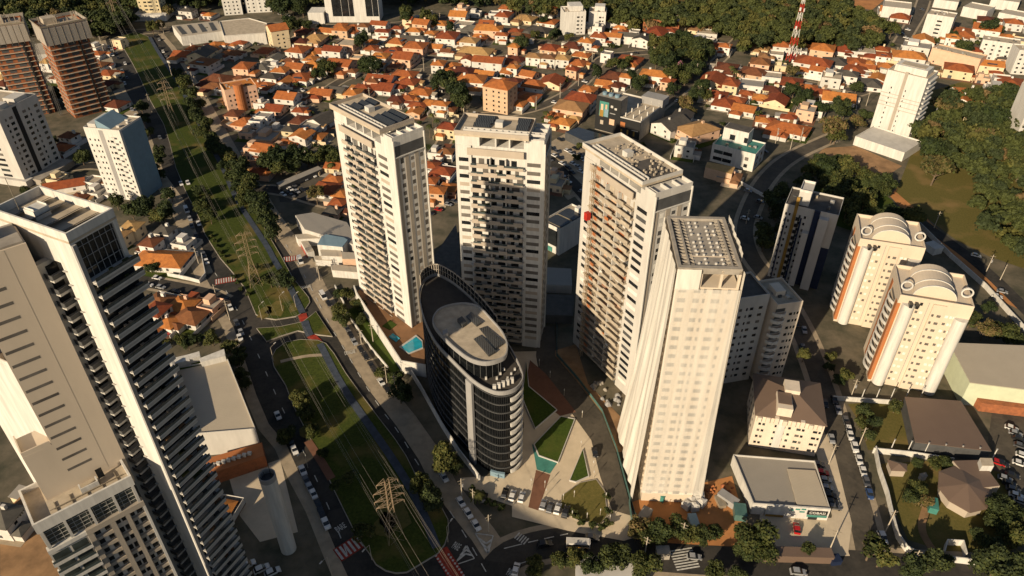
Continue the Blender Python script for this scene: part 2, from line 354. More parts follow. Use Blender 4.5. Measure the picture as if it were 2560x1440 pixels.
MED_LOW = [(927, 1390), (890, 1337), (835, 1225), (775, 1095), (755, 1057), (732, 1012), (715, 965), (685, 917), (680, 895), (690, 875), (715, 857), (752, 850), (795, 852), (815, 860), (835, 885), (865, 935), (905, 990), (950, 1050), (985, 1095), (1015, 1140), (1045, 1200), (1075, 1240), (1100, 1262), (1120, 1300), (1122, 1330), (1112, 1362), (1095, 1385), (1017, 1432), (990, 1434), (965, 1428), (940, 1412)]
kerbed('grass_median', MED_LOW, M['grass'])
# blue cycle path and its red crossings
BP = [(375, 95), (392, 125), (408, 150), (445, 205), (475, 265), (500, 315), (530, 370), (560, 425), (590, 500), (640, 575), (670, 620), (690, 660), (710, 690), (728, 725), (745, 760), (757, 785)]
structure('cycle_path', band(smooth(ats(BP)), 2.5, .62), M['bike'])
structure('cycle_path', band(smooth(ats([(762, 805), (770, 830), (776, 842)])), 3.0, .62), M['bike'])
structure('cycle_path', band(smooth(ats([(800, 862), (815, 890), (840, 940), (870, 990), (905, 1040), (940, 1090), (975, 1140), (1010, 1195), (1045, 1255), (1072, 1320), (1092, 1372)])), 2.6, .62), M['bike'])
structure('cycle_crossing', band(ats([(755, 786), (762, 806)]), 3.4, Z5), M['redroad'])
structure('cycle_crossing', band(ats([(777, 840), (800, 862)]), 3.4, Z5), M['redroad'])
structure('cycle_crossing', band(ats([(1100, 1376), (1128, 1420), (1150, 1460)]), 4.4, Z4), M['redroad'])
mb = MB()
for k in range(11):
    for s in (-1, 1):
        x, y = 1098 + k * 5.2, 1378 + k * 7.4; X, Y = at(x, y); mb.box(X + s * 2.8 - .28, X + s * 2.8 + .28, Y - s * 1.2 - .28, Y - s * 1.2 + .28, Z4, Z4 + .03)
structure('crossing_marking', mb, M['line'])
structure('path', band(smooth(ats([(812, 890), (770, 892), (730, 900), (702, 907)])), 1.6, .60), M['pave'])
structure('path', band(smooth(ats([(770, 1105), (800, 1150), (830, 1200)])), 2.6, .60), M['rpave'])
# red zebra crossings: a red bed and pale bars across the lanes
def zebra(a, b, n, L, red=True):
    A = Vector(at(*a)); B = Vector(at(*b)); d = (B - A); W_ = d.length; d.normalize(); nn = Vector((-d.y, d.x))
    if red: structure('crossing_bed', MB().sheet([tuple(A - nn * L / 2), tuple(B - nn * L / 2), tuple(B + nn * L / 2), tuple(A + nn * L / 2)], Z3), M['redroad'])
    mb = MB()
    for k in range(n):
        c = A + d * W_ * (k + .5) / n; h = W_ / n * .25
        mb.sheet([tuple(c + d * i * h + nn * j * L * .42) for i, j in ((-1, -1), (1, -1), (1, 1), (-1, 1))], Z4)
    structure('crossing_marking', mb, M['line'])
zebra((538, 706), (594, 696), 9, 4.2); zebra((708, 650), (745, 645), 6, 4.2); zebra((843, 1390), (905, 1350), 6, 5.0); zebra((1290, 1338), (1318, 1356), 5, 3, False); zebra((1700, 1372), (1722, 1425), 8, 8, False)
# lane dashes and kerb lines of the avenue
def dashes(pts, z=Z3, wd=.14, L=3, gap=5):
    P_ = smooth(ats(pts), 1); mb = MB(); t = 0
    for a, b in zip(P_, P_[1:]):
        d = Vector((b[0] - a[0], b[1] - a[1])); n = max(1, int(d.length / (L + gap))); 
        for k in range(n):
            p = Vector(a) + d * (k / n); q = p + d.normalized() * min(L, d.length / n); nn = Vector((-d.y, d.x)).normalized() * wd
            mb.sheet([tuple(p - nn), tuple(q - nn), tuple(q + nn), tuple(p + nn)], z)
    structure('lane_marking', mb, M['line'])
dashes([(868, 1385), (810, 1240), (750, 1110), (700, 1010), (660, 920), (620, 830), (585, 760), (530, 670)])
dashes([(790, 745), (825, 815), (865, 880), (905, 950), (950, 1020), (1000, 1085), (1050, 1170), (1110, 1255), (1170, 1350), (1215, 1430)])
dashes([(715, 612), (752, 672), (785, 735)])
dashes([(1260, 1372), (1340, 1352), (1420, 1335)]); dashes([(1300, 1410), (1345, 1395)])
def chevron(tri, n):
    mb = MB(); T = [Vector(at(*p)) for p in tri]
    for a, b in zip(T, T[1:] + T[:1]):
        d = (b - a); nn = Vector((-d.y, d.x)).normalized() * .16; mb.sheet([tuple(a - nn), tuple(b - nn), tuple(b + nn), tuple(a + nn)], Z3)
    for k in range(1, n + 1):
        t = k / (n + 1); p = T[0].lerp(T[1], t); q = T[0].lerp(T[2], t); c = (T[0].lerp((T[1] + T[2]) / 2, max(0, t - .25)))
        for a, b in ((p, c), (c, q)):
            d = (b - a); nn = Vector((-d.y, d.x)).normalized() * .3; mb.sheet([tuple(a - nn), tuple(b - nn), tuple(b + nn), tuple(a + nn)], Z4)
    structure('chevron_marking', mb, M['line'])
chevron([(1166, 1366), (1136, 1414), (1186, 1397)], 3); chevron([(1220, 1384), (1188, 1334), (1233, 1340)], 3); chevron([(790, 780), (780, 800), (800, 800)], 1)
def text_mesh(o, parent=None):
    """lettering as a plain mesh"""
    dg = bpy.context.evaluated_depsgraph_get(); me = bpy.data.meshes.new_from_object(o.evaluated_get(dg)); q = bpy.data.objects.new(o.name, me); COL.objects.link(q)
    q.matrix_local = o.matrix_local.copy(); nm = o.name; q.location, q.rotation_euler, q.scale = o.location, o.rotation_euler, o.scale; q.parent = parent
    bpy.data.objects.remove(o); q.name = nm; return q
def lettering(txt, p, q, h, m='line', z=.34):
    A = Vector(at(*p)); B = Vector(at(*q)); c = bpy.data.curves.new('road_lettering', 'FONT'); c.body = txt; c.align_x = 'CENTER'; c.align_y = 'CENTER'; c.size = 1
    o = bpy.data.objects.new('road_lettering', c); COL.objects.link(o); c.materials.append(M[m]); c.offset = .015
    d = B - A; wd = d.length / max(1, len(txt)) / .68; o.scale = (wd, h, 1); o.location = (*((A + B) / 2), z); o.rotation_euler.z = math.atan2(d.y, d.x); o = text_mesh(o); o['kind'] = 'structure'; return o
lettering('DEVAGAR', (861, 886), (889, 880), 3.0); lettering('PARE', (1131, 1363), (1151, 1373), 3.2); lettering('PARE', (1266, 1430), (1290, 1440), 3.2); lettering('DEVAGAR', (752, 722), (778, 716), 3.0); lettering('PARE', (838, 1330), (866, 1312), 3.0)
# other streets
road([(1210, 1500), (1250, 1400), (1330, 1365), (1420, 1352), (1500, 1365), (1600, 1388), (1720, 1398), (1850, 1404), (2000, 1408), (2140, 1412), (2300, 1425), (2600, 1440)], 9.5, Z2, 'asphalt', 1.8, .0)
road([(2185, 1440), (2165, 1340), (2140, 1240), (2112, 1150), (2090, 1080), (2068, 1000), (2045, 930), (2018, 860), (1990, 800), (1955, 740), (1915, 690), (1875, 640), (1858, 580), (1875, 520), (1905, 460), (1945, 415), (1990, 385), (2040, 362), (2090, 340)], 7.5, Z2, 'asphalt2', 2.0)
road([(1180, 290), (1290, 284), (1380, 257), (1455, 212), (1490, 165), (1510, 140), (1592, 133), (1650, 128)], 7, Z2, 'asphalt2', 1.6)
road([(1560, 345), (1640, 275), (1690, 238), (1730, 200), (1792, 158), (1825, 120), (1850, 95)], 7, Z2, 'asphalt2', 1.6)
road([(1070, 170), (1050, 205), (1085, 215), (1170, 290), (1120, 330), (1080, 420), (1090, 505), (1150, 498), (1230, 470)], 7, Z2, 'asphalt2', 1.4)
road([(620, 330), (690, 318), (760, 268), (850, 200), (905, 182), (985, 175), (1065, 165)], 6.5, Z2, 'asphalt2', 1.4)
road([(520, 215), (610, 225), (690, 228), (760, 232), (800, 260)], 6.5, Z2, 'asphalt2', 1.4)
road([(820, 128), (900, 130), (1000, 138), (1100, 146), (1230, 150), (1330, 128), (1400, 118)], 6.5, Z2, 'asphalt2', 1.4)
road([(560, 62), (700, 62), (860, 68), (1010, 60), (1180, 38)], 9, Z2, 'asphalt2', 1.6)
road([(100, 90), (240, 88), (330, 82), (420, 74), (540, 66)], 11, Z2, 'asphalt2', 2)
road([(540, 500), (640, 470), (720, 478), (800, 505), (880, 520)], 7, Z2, 'asphalt', 1.6)
road([(1340, 360), (1395, 420), (1455, 480), (1520, 560)], 7, Z2, 'asphalt', 1.6)
road([(2290, 545), (2330, 575), (2420, 640), (2480, 690), (2580, 790)], 6, Z2, 'asphalt', 0)
road([(2250, 110), (2275, 70), (2300, 30), (2310, 0)], 9, Z2, 'asphalt2', 1.6)
road([(1950, 350), (2010, 300), (2080, 250), (2180, 225), (2250, 180), (2260, 120)], 7, Z2, 'asphalt2', 1.4)
road([(1840, 170), (1940, 195), (2060, 215), (2150, 228)], 6.5, Z2, 'asphalt2', 1.4)
road([(340, 700), (420, 715), (520, 735), (560, 755)], 7, Z2, 'asphalt', 1.5)
road([(180, 420), (240, 412), (330, 430), (395, 445)], 6.5, Z2, 'asphalt', 1.5)
# plots of ground with a look of their own
sheet('soil', [(1560, 1262), (1640, 1235), (1830, 1190), (1850, 1260), (1870, 1370), (1720, 1362), (1580, 1350)], Z1, M['soil'])
sheet('soil', [(2225, 490), (2300, 400), (2370, 440), (2350, 490), (2280, 500), (2330, 560), (2460, 670), (2560, 780), (2480, 740), (2380, 640), (2290, 560)], .03, M['soil'])
sheet('soil', [(0, 1330), (60, 1240), (130, 1300), (200, 1440), (0, 1500)], Z1, M['drysoil'])
sheet('soil', [(2000, 430), (2060, 370), (2140, 365), (2255, 415), (2195, 455), (2130, 440)], Z1, M['drysoil'])
sheet('soil', [(2080, 0), (2210, 0), (2180, 25), (2090, 12)], Z1, M['soil'])
sheet('soil', [(1375, 880), (1440, 860), (1470, 960), (1560, 1050), (1570, 1130), (1535, 1130), (1500, 1040), (1420, 940)], .06, M['drysoil'])
sheet('lawn', [(2120, 1010), (2270, 1000), (2300, 1090), (2290, 1130), (2170, 1125), (2150, 1060)], Z1, M['grassy'])
sheet('lawn', [(2190, 1160), (2360, 1150), (2500, 1180), (2560, 1350), (2500, 1400), (2380, 1385), (2270, 1350), (2230, 1260)], Z1, M['grassy'])
sheet('lawn', [(2250, 250), (2420, 200), (2600, 200), (2640, 700), (2470, 640), (2390, 600), (2310, 540), (2240, 480), (2280, 380)], .02, M['grassy'])
sheet('lawn', [(1960, 500), (2060, 450), (2150, 440), (2230, 500), (2270, 560), (2250, 620), (2080, 560), (1990, 560)], .02, M['grassd'])
for q, r_ in [((690, 775), 5), ((662, 783), 3.5), ((600, 700), 2.4), ((985, 1285), 6), ((960, 1320), 4), ((770, 1075), 3), ((735, 770), 3)]:
    X, Y = at(*q); rg_ = random.Random(int(q[0])); structure('bare_soil', MB().sheet([(X + r_ * rg_.uniform(.5, 1.1) * math.cos(k), Y + r_ * 1.3 * rg_.uniform(.5, 1.1) * math.sin(k)) for k in np.arange(0, 6.28, .45)], .56), M['grassy'])
structure('path', band(smooth(ats([(2315, 1270), (2300, 1320), (2320, 1360), (2345, 1390)])), 2.2, Z3), M['drysoil'])
sheet('car_park', [(1360, 365), (1410, 335), (1480, 345), (1500, 380), (1460, 480), (1420, 500), (1345, 420)], .03, M['pave'])
sheet('car_park', [(2480, 1030), (2570, 1020), (2600, 1330), (2545, 1300), (2500, 1160), (2470, 1100)], Z1, M['asphalt2'])
sheet('car_park', [(690, 470), (800, 415), (860, 430), (870, 470), (760, 510), (700, 505)], .03, M['asphalt2'])
sheet('forecourt', [(1900, 1285), (2085, 1295), (2125, 1390), (2060, 1390), (1890, 1388)], Z3, M['plaza'])
sheet('forecourt', [(2030, 1090), (2075, 1085), (2130, 1310), (2120, 1385), (2050, 1370), (2080, 1290)], Z3, M['plaza'])
sheet('forest_floor', [(1270, -8), (1500, 45), (1640, 65), (1830, 90), (1840, 125), (2210, 108), (2100, -8)], .02, M['grassd'])
# plaza between the towers
sheet('plaza', [(1150, 1195), (1225, 1190), (1300, 1155), (1310, 1060), (1290, 930), (1262, 880), (1345, 878), (1400, 930), (1460, 985), (1505, 1040), (1540, 1130), (1560, 1230), (1592, 1300), (1575, 1345), (1480, 1322), (1290, 1268), (1160, 1225)], Z3, M['plaza'])
sheet('ramp', [(1345, 815), (1385, 815), (1388, 890), (1440, 950), (1505, 1035), (1540, 1130), (1572, 1250), (1580, 1290), (1530, 1275), (1500, 1190), (1478, 1100), (1420, 1020), (1350, 945), (1340, 890)], Z4, M['asphalt2'])
sheet('paving', [(1325, 900), (1365, 935), (1440, 1030), (1400, 1040), (1330, 985), (1315, 950)], Z4, M['rpave'])
sheet('paving', [(1340, 1175), (1376, 1187), (1345, 1278), (1320, 1272)], Z4, M['rpave'])
sheet('pavement', [(1280, 1255), (1420, 1300), (1592, 1342), (1560, 1352), (1420, 1327), (1280, 1292)], Z4, M['plaza'])
def planter(pts, m='grassd', h=.7, m2='white2'):
    P_ = ats(pts, h); o = MB().parapet(P_, .35, 0, h).build('planter_bed', m2)
    MB().prism(P_, .1, h - .12).build('planting', m, o); return o
tag(planter([(1335, 1110), (1402, 1040), (1437, 1047), (1395, 1155), (1347, 1138)]), 'large white-walled triangular grass bed beside the teal pool in the plaza', 'planter')
tag(planter([(1424, 1200), (1457, 1122), (1472, 1190), (1440, 1204)]), 'small sharp green triangular bed alone on the sunny plaza paving', 'planter')
tag(planter([(1316, 905), (1322, 965), (1388, 1020), (1392, 1024), (1338, 1070), (1312, 1010), (1305, 990)]), 'dark many-cornered bed in the shade beside the curved black building', 'planter')
sheet('pool', [(1330, 1108), (1345, 1140), (1393, 1157), (1375, 1184), (1342, 1174), (1336, 1140)], Z5, M['teal'])
kerbed('lawn', [(1405, 1240), (1450, 1208), (1490, 1200), (1512, 1230), (1518, 1290), (1500, 1312), (1440, 1300), (1400, 1270)], M['grassy'])
for nm, pts in (('low_hedge', [(1440, 1300), (1475, 1318), (1515, 1325)]), ('low_hedge', [(1505, 1200), (1518, 1235), (1523, 1300)])): pass
# ------------------------------------------------------------------ the white towers
def solar_row(parent, x0, x1, y0, y1, z, tilt=.8):
    mb = MB(); mb.add([(x0, y0, z + .35), (x1, y0, z + .35), (x1, y1, z + .35 + tilt), (x0, y1, z + .35 + tilt), (x0, y0, z + .28), (x1, y0, z + .28), (x1, y1, z + .28 + tilt), (x0, y1, z + .28 + tilt)], [(0, 1, 2, 3), (7, 6, 5, 4), (0, 4, 5, 1), (1, 5, 6, 2), (2, 6, 7, 3), (3, 7, 4, 0)])
    for x in (x0 + .3, x1 - .3): mb.bar((x, y1 - .2, z), (x, y1 - .2, z + tilt + .2), .06)
    return mb.build('solar_panel', 'solar', parent)
def white_tower(label, x, y, az, W, D, H, seed, left_w, balc, right_w, done=True, lowleft=18):
    """slab block: white piers at the corners, window columns, a bay of staggered balconies, striped flank"""
    rng = random.Random(seed); t = thing('apartment_tower', label, 'apartment tower', (x, y, 0), az, 'white towers of the estate')
    fh = 3.0; nf = int((H - 4) / fh); b0, b1 = balc
    wl = MB(); top = nf * fh + .6
    # body with a shallow bay behind the balconies
    wl.box(0, b0, 0, D, 0, top); wl.box(b1, W, 0, D, 0, top); wl.box(b0, b1, .6, D, 0, top)
    wl.build('wall', 'white' if done else 'white2', t)
    # penthouse level and roof
    pt = MB(); z = top
    pt.box(0, 8, .2, D - .2, z, H - 1.2)
    for xx in (13, 17.5, 22.5): pt.box(xx, xx + .5, .4, D * .6, z, H - 1.2)
    pt.box(8, W - 6.5, D * .55, D - .2, z, H - 1.2); pt.box(W - 6.5, W, .0, D, z, H - 2.4); pt.build('penthouse', 'white' if done else 'white2', t)
    rf = MB().box(0, W - 4.8, -1.2, D, H - 1.2, H - .5).build('roof', 'roofgravel', t)
    MB().wallstrip([(.15, -1.05), (W - 4.95, -1.05), (W - 4.95, D - .15), (.15, D - .15)], .3, H - 1.2, H + .6, True).build('parapet', 'beige' if done else 'white2', rf)
    e = MB()
    for k in range(13): e.box(3 + k * 2, 3.25 + k * 2, 1.2, 2.4, H - .5, H + .2)
    e.box(2.5, 29, 1.0, 1.2, H - .5, H + .35); e.box(2.5, 29, 2.4, 2.6, H - .5, H + .35); e.build('roof_beams', 'white2', rf)
    e = MB().box(12, 14.5, 5.5, 8, H - .5, H + 1.3).build('lift_housing', 'white2', rf)
    # low roof terrace at the far end
    e = MB()
    for k in (0, 4, 8): e.box(W - 4.4, W - .4, 1 + k * D / 13, 1.2 + k * D / 13, H - 2.4, H - 1.3)
    e.wallstrip([(W - 4.7, .15), (W - .15, .15), (W - .15, D - .15), (W - 4.7, D - .15)], .3, H - 2.4, H - 1.2); e.build('terrace_parapet', 'white' if done else 'white2', t)
    if done:
        for k, (xa, xb, ya, yb) in enumerate(((19, 29, 4, 6.2), (19, 29, 7, 9.2), (18.5, 28, 10, 12), (5, 10.5, 4.2, 6), (5, 11, 7.2, 9.2), (5, 11, 10, 12))):
            if yb < D: solar_row(t, xa, min(xb, W - 6), ya, yb, H - .5)
    else:
        e = MB(); r2 = random.Random(5)
        for k in range(60): a_, b_ = r2.uniform(6, W - 7), r2.uniform(3.5, D - 1.5); e.box(a_, a_ + .5, b_, b_ + .5, H - .5, H - .1 + r2.random() * .5)
        e.build('roof_blocks', 'slabc', rf)
        MB().box(18, W - 6.5, 4, D - 2.2, H - .5, H - .46).build('roof_waterproofing', 'darkroof', rf)
    # upper balcony bands
    MB().box(b0 - 1, b1 + .2, -1.4, -1.1, top - 2.6, top - .2).box(b0 - 1, b1 + .2, -1.1, 0, top - 2.6, top - 2.4).build('balcony_band', 'beige', t)
    wins = []
    for i in range(1, nf):
        z = i * fh
        if i < nf - 1 and (i <= lowleft or not left_w[2]): wins.append((0, left_w[0], z + .9, left_w[1] - left_w[0], 1.35))
        if i < nf - 1: wins.append((0, right_w[0], z + .9, right_w[1] - right_w[0], 1.35))
    # striped flank (face 1, the right end)
    st = MB()
    nst = 6; sw = (D - .8) / nst
    for k in range(nst):
        if k % 2 == 0: st.box(W, W + .12, .4 + k * sw, .4 + k * sw + sw * .72, 0, top - 3.2)
    st.build('flank_panel', 'beige2', t)
    fr = MB().box(W, W + .45, 0, .35, 0, H - 2.4).box(W, W + .45, D - .35, D, 0, H - 2.4).box(W, W + .4, .35, D - .35, top - 3.2, top - 2.9); fr.build('flank_frame', 'white', t)
    MB().box(W, W + .06, .4, D - .4, top - 2.9, top + .8).build('loggia_opening', 'dgrey', t)
    for i in range(1, nf - 1):
        for k in range(nst):
            if (k % 2 == 1) or rng.random() < .35: wins.append((1, .55 + k * sw + rng.choice((0, .15)), i * fh + .7, sw * .62, rng.choice((1.2, 1.5, 2.0))))
    # left end and the back stay white with plain windows
    for i in range(1, nf - 1):
        for s in (3, 8, 13, 19, 25, 30):
            if s < W - 2: wins.append((2, s, i * fh + .9, 1.6, 1.3))
    windows(t, wins, W, D, m='shade' if done else 'glass', limit=98, mix=('shade', 'glass', 'shade', 'beige', 'shade') if done else ('glass', 'dgrey', 'palewin', 'glass'))
    # balconies, floor by floor
    for i in range(1, nf - 1):
        z = i * fh; bz = MB().box(b0 - .2 - (i % 3 == 0) * 1.0, b1 + .1 + (i % 2) * .4, -1.2, .6, z - .18, z)
        mb_p = MB(); xx = b0 - .2; seg = 0
        while xx < b1 - .5:
            L = rng.choice((2.2, 3.0, 3.8, 4.6)); L = min(L, b1 - xx)
            if (seg + i) % 2 == 0 or not done and rng.random() < .6: mb_p.box(xx, xx + L, -1.38, -1.2, z - .45, z + (1.1 if rng.random() < .75 else .6))
            else: mb_p.box(xx, xx + L, -1.32, -1.2, z - .42, z + .42)
            xx += L; seg += 1
        b = bz.build('balcony', 'white2' if done else 'slabc', t); mb_p.build('balustrade', 'beige' if done else 'slabc', b)
        if done:
            MB().box(b0, b1, -1.19, -1.15, z + .2, z + 1.05).build('glass_rail', 'rail', b)
        gl = MB(); gap = .45
        xx = b0 + .2
        while xx < b1 - 1:
            L = rng.choice((1.2, 1.8, 2.6)); L = min(L, b1 - .2 - xx); box(xx, xx + L, .5, .57, z + .1, z + 2.2).build('balcony_door', ('glass' if rng.random() < .6 else 'shade') if done else rng.choice(['slabc', 'beige', 'dgrey', 'shade', 'white2']), b); xx += L + rng.choice((.9, 1.5, 2.2))
        if rng.random() < (.45 if done else .6):
            xx = rng.uniform(b0 + 1, b1 - 3)
            if done: box(xx, xx + rng.uniform(.6, 2.2), -1.0, -.5, z, z + rng.uniform(.8, 1.5)).build('balcony_plant', 'leaf_a', b)
            else: box(xx, xx + rng.uniform(1, 2.6), -1.36, -1.3, z, z + 1.1).build('safety_net', rng.choice(['orange', 'palewin', 'slabc']), b)
        if not done:
            for q in range(3): xx = rng.uniform(b0 + .3, b1 - 4); box(xx, xx + rng.uniform(1.2, 3.6), .46, .58 + .01 * q, z + .05, z + 2.7).build('infill_wall', rng.choice(['peach', 'slabc', 'brick', 'beige', 'white2']), b)
        for xx in (b0 + (b1 - b0) * .36, b0 + (b1 - b0) * .66): box(xx, xx + .3, -1.1, .6, z, z + 2.82).build('balcony_divider', 'white2', b)
    MB().box(b0, b1, .5, .65, 0, 2.9).build('entrance_glazing', 'dgrey', t)
    return t
A = white_tower('tall white tower with its long balcony side turned to the avenue, solar panels on top', -63.0, 247.0, -46.5, 35, 13, 84, 1, (2.0, 5.2, True), (5.6, 24.5), (26.0, 31.0))
B = white_tower('tall white tower half in shadow, squarest to view, directly behind the black oval building', -18.3, 219.6, -11, 29, 13, 86.5, 2, (1.0, 4.2, False), (5.2, 22.5), (23.6, 28.0), lowleft=40)
Cc = white_tower('tall white tower with an orange hoist climbing its unfinished face', 23.4, 217.5, -60, 35.5, 14, 83, 3, (2.0, 5.2, True), (6.0, 27.0), (28.2, 32.8), False)
LAND += [('the solar-roofed white tower', -45, 240), ('the half-shaded white tower', -3, 222), ('the hoist tower', 38, 205)]
# the builder's hoist on the unfinished tower
h = thing('construction_hoist', 'orange and steel lattice hoist mast climbing the unfinished white tower', 'hoist', (*loc2(Cc, 7.6, -2.4), 0), -60)
mb = MB()
for sx in (0, .9):
    for sy in (0, .9): mb.bar((sx, sy, 0), (sx, sy, 79), .07)
for k in range(52):
    z = k * 1.5; mb.bar((0, 0, z), (.9, 0, z + 1.5), .05).bar((.9, 0, z), (.9, .9, z + 1.5), .05).bar((0, .9, z), (0, 0, z + 1.5), .05)
mb.build('mast', 'rust', h)
for k in range(26):
    z = 3 + k * 3; mb = MB().bar((1.3, .95, z + 1.2), (3.4, .95, z + 1.2), .09).bar((1.3, .95, z + .5), (3.4, .95, z + .5), .07)
    for q in range(4): mb.bar((1.3 + q * .7, .95, z), (1.3 + q * .7, .95, z + 1.3), .06)
    if k % 3: mb.box(1.5, 2.1 + (k % 2) * .8, 1.0, 1.06, z, z + 1.2)
    mb.build('landing_gate', 'orange', h)
MB().box(-.3, 1.3, -1.7, -.1, 60, 62.6).build('hoist_cage', 'red', h)
# ------------------------------------------------------------------ the tower wrapped in white netting
D_ = thing('netted_tower', 'unfinished tower wrapped in white netting with a bare concrete frame roof', 'tower', (39.2, 143.4, 0), -3)
W, Dp, H = 15.0, 24.0, 86.0
MB().box(0, W, 0, Dp, 0, 80.5).build('wall', 'tower_beige', D_)
fr = MB()
for xx in (0, W * .36, W * .68, W - .6):
    for yy in (0, 8, 16, Dp - .6): box(xx, xx + .6, yy, yy + .6, 80.5, H - .6).build('roof_column', 'tower_beige', D_)
fr.box(0.7, W - .7, 6, 6.3, 80.5, H - .6).build('cross_wall', 'tower_beige', D_)
rf = MB().box(0, W, 0, 1.2, H - 1.6, H).box(0, W, Dp - 1.2, Dp, H - 1.6, H).box(0, .8, 1.2, Dp - 1.2, H - 1.6, H).box(W - .8, W, 1.2, Dp - 1.2, H - 1.6, H).box(2.6, 3.0, 1.2, Dp - 1.2, H - 1.4, H - .2).box(4.2, W - 3.2, 1.2, Dp - 1.2, H - 1.2, H - .7).box(W - 2.2, W - 1.8, 1.2, Dp - 1.2, H - 1.4, H - .2)
for k in range(15): y = 2.2 + k * 1.45; rf.box(.8, 2.6, y, y + .25, H - 1.3, H - .4).box(3.0, 4.2, y, y + .25, H - 1.3, H - .4).box(W - 3.2, W - 2.2, y, y + .25, H - 1.3, H - .4).box(W - 1.8, W - .8, y, y + .25, H - 1.3, H - .4)
rf = rf.build('roof_frame', 'concrete', D_)
e = MB(); r2 = random.Random(8)
for i in range(4):
    for j in range(11):
        if r2.random() < .85: x0 = 5.0 + i * 1.7 + (i > 1) * .6; y0 = 2.6 + j * 1.85; e.box(x0, x0 + .55, y0, y0 + .3, H - .7, H - .15)
e.build('starter_block', 'white2', rf)
wins = []
for i in range(1, 27):
    for s, w_ in ((.9, 1.9), (4.6, 1.5), (6.9, .6), (9.0, 2.0), (12.6, .7)): wins.append((0, s, i * 3 + .8, w_, 1.25))
windows(D_, wins, W, Dp, limit=95)
bb = MB()
for i in range(1, 27):
    [box(-.3, 0, q, q + 5.5, i * 3 - .2, i * 3 + .8).build('balcony', 'tower_beige', D_) for q in (2, 11)]
def netting(p_top, p_bot, n, m, fold, zt, zb, seed):
    """a net hung between a top line and a bottom line, gathered into vertical folds"""
    rng = random.Random(seed); nz = 40; vs = []; ph = [rng.uniform(0, 6) for _ in range(4)]
    T = (Vector(p_top[1]) - Vector(p_top[0])); Bv = Vector(p_bot[1]) - Vector(p_bot[0]); nn = Vector((T.y, -T.x)).normalized()
    for j in range(nz + 1):
        s = j / nz; e_ = s ** 1.4
        for i in range(n + 1):
            u = i / n; a = Vector(p_top[0]) + T * u; b = Vector(p_bot[0]) + Bv * u; p = a.lerp(b, e_)
            f = fold * (.4 + .6 * s) * (math.sin(u * 34 + ph[0] + s * 2.2) * .35 + math.sin(u * 13 - s * 5 + ph[1]) * .5 + math.sin(u * 60 + ph[2] + s * 7) * .15) * min(1, 6 * u * (1 - u) + .15)
            p = p + nn * (f + .25); vs.append((p.x, p.y, zt + (zb - zt) * s))
    return MB().add(vs, [(j * (n + 1) + i, j * (n + 1) + i + 1, (j + 1) * (n + 1) + i + 1, (j + 1) * (n + 1) + i) for j in range(nz) for i in range(n)]).build('scaffold_net', m, D_, True)
netting(((-.3, -.5), (W + .3, -.5)), ((-.6, -.8), (W + 2.6, -1.0)), 60, 'net', .16, 80.4, 5, 1)
netting(((-.3, -.4), (W * .36, -.4)), ((-.3, -.45), (W * .36, -.45)), 16, 'net2', .1, H, 80, 6)
netting(((-.4, Dp), (-.4, -.5)), ((-5.2, Dp + 4), (-2.6, -.8)), 60, 'net2', .75, H - .4, 1.0, 2)
netting(((W + .4, -.5), (W + .4, Dp + .3)), ((W + 2.2, -1.0), (W + 1.4, Dp + .8)), 50, 'net2', .5, H - 1.0, 3, 3)
netting(((W + .3, Dp + .5), (-.4, Dp + .5)), ((W + 2, Dp + .8), (-5, Dp + 4)), 40, 'net2', .4, H - 1, 3, 4)
netting(((W + .9, 6), (W + .9, Dp + .3)), ((W + 1.3, 7), (W + 1.5, Dp)), 24, 'net2', .8, H + .6, H - 8, 5)
LAND.append(('the netted tower', 46, 150))
sk = thing('mixer_drum', 'small orange concrete mixer hanging at the edge of the netted tower', 'mixer', (57.2, 158, 79), 0)
MB().prism([(math.cos(a) * .9, math.sin(a) * .9) for a in np.arange(0, 6.2, .7)], 0, 2.0, [(math.cos(a) * .5, math.sin(a) * .5) for a in np.arange(0, 6.2, .7)]).build('drum', 'orange', sk)
MB().box(-1.8, .6, -.3, .3, -.5, 0).build('bracket', 'steel', sk)
# ------------------------------------------------------------------ the black oval office building
LENS = [(3, 160.5), (2.6, 156.8), (.8, 154), (-2.4, 152.6), (-6, 153.3), (-11, 157.3), (-18, 166.5), (-23.7, 175), (-28.3, 186.5), (-31, 199), (-30.6, 207), (-27, 211), (-23, 209), (-17.5, 203), (-11, 193.5), (-4.7, 181.5), (.2, 170)]
def spline(P_, per=5, closed=True):
    out = []; n = len(P_)
    for i in range(n):
        p0, p1, p2, p3 = (Vector(P_[(i + k) % n]) for k in (-1, 0, 1, 2))
        for j in range(per):
            t = j / per; out.append(tuple(.5 * ((2 * p1) + (p2 - p0) * t + (2 * p0 - 5 * p1 + 4 * p2 - p3) * t * t + (3 * p1 - p0 - 3 * p2 + p3) * t ** 3)))
    return out
LP = spline(LENS, 5)[::-1]
CX, CY = -14, 180
def inset(P_, d):
    n = len(P_); out = []
    for i in range(n):
        a = Vector(P_[i - 1]); b = Vector(P_[(i + 1) % n]); t = (b - a).normalized(); nn = Vector((-t.y, t.x)); c = Vector(P_[i]) + nn * d; 
        c2 = Vector(P_[i]) - nn * d
        out.append(tuple(c if (c - Vector((CX, CY))).length < (c2 - Vector((CX, CY))).length else c2) if d > 0 else tuple(c2 if (c - Vector((CX, CY))).length < (c2 - Vector((CX, CY))).length else c))
    return out
o_ = thing('oval_office_building', 'black glass oval office building with a round pale roof slab and solar panels', 'office building', (0, 0, 0))
MB().prism(inset(LP, .5), 0, 35.5).build('curtain_wall', 'blackglass', o_)
fh = 3.45
for k in range(1, 11):
    MB().wallstrip(inset(LP, .35), .35, k * fh - .12, k * fh + .12, True).build('spandrel', 'dgrey', o_)
mu = MB()
q = inset(LP, .42)
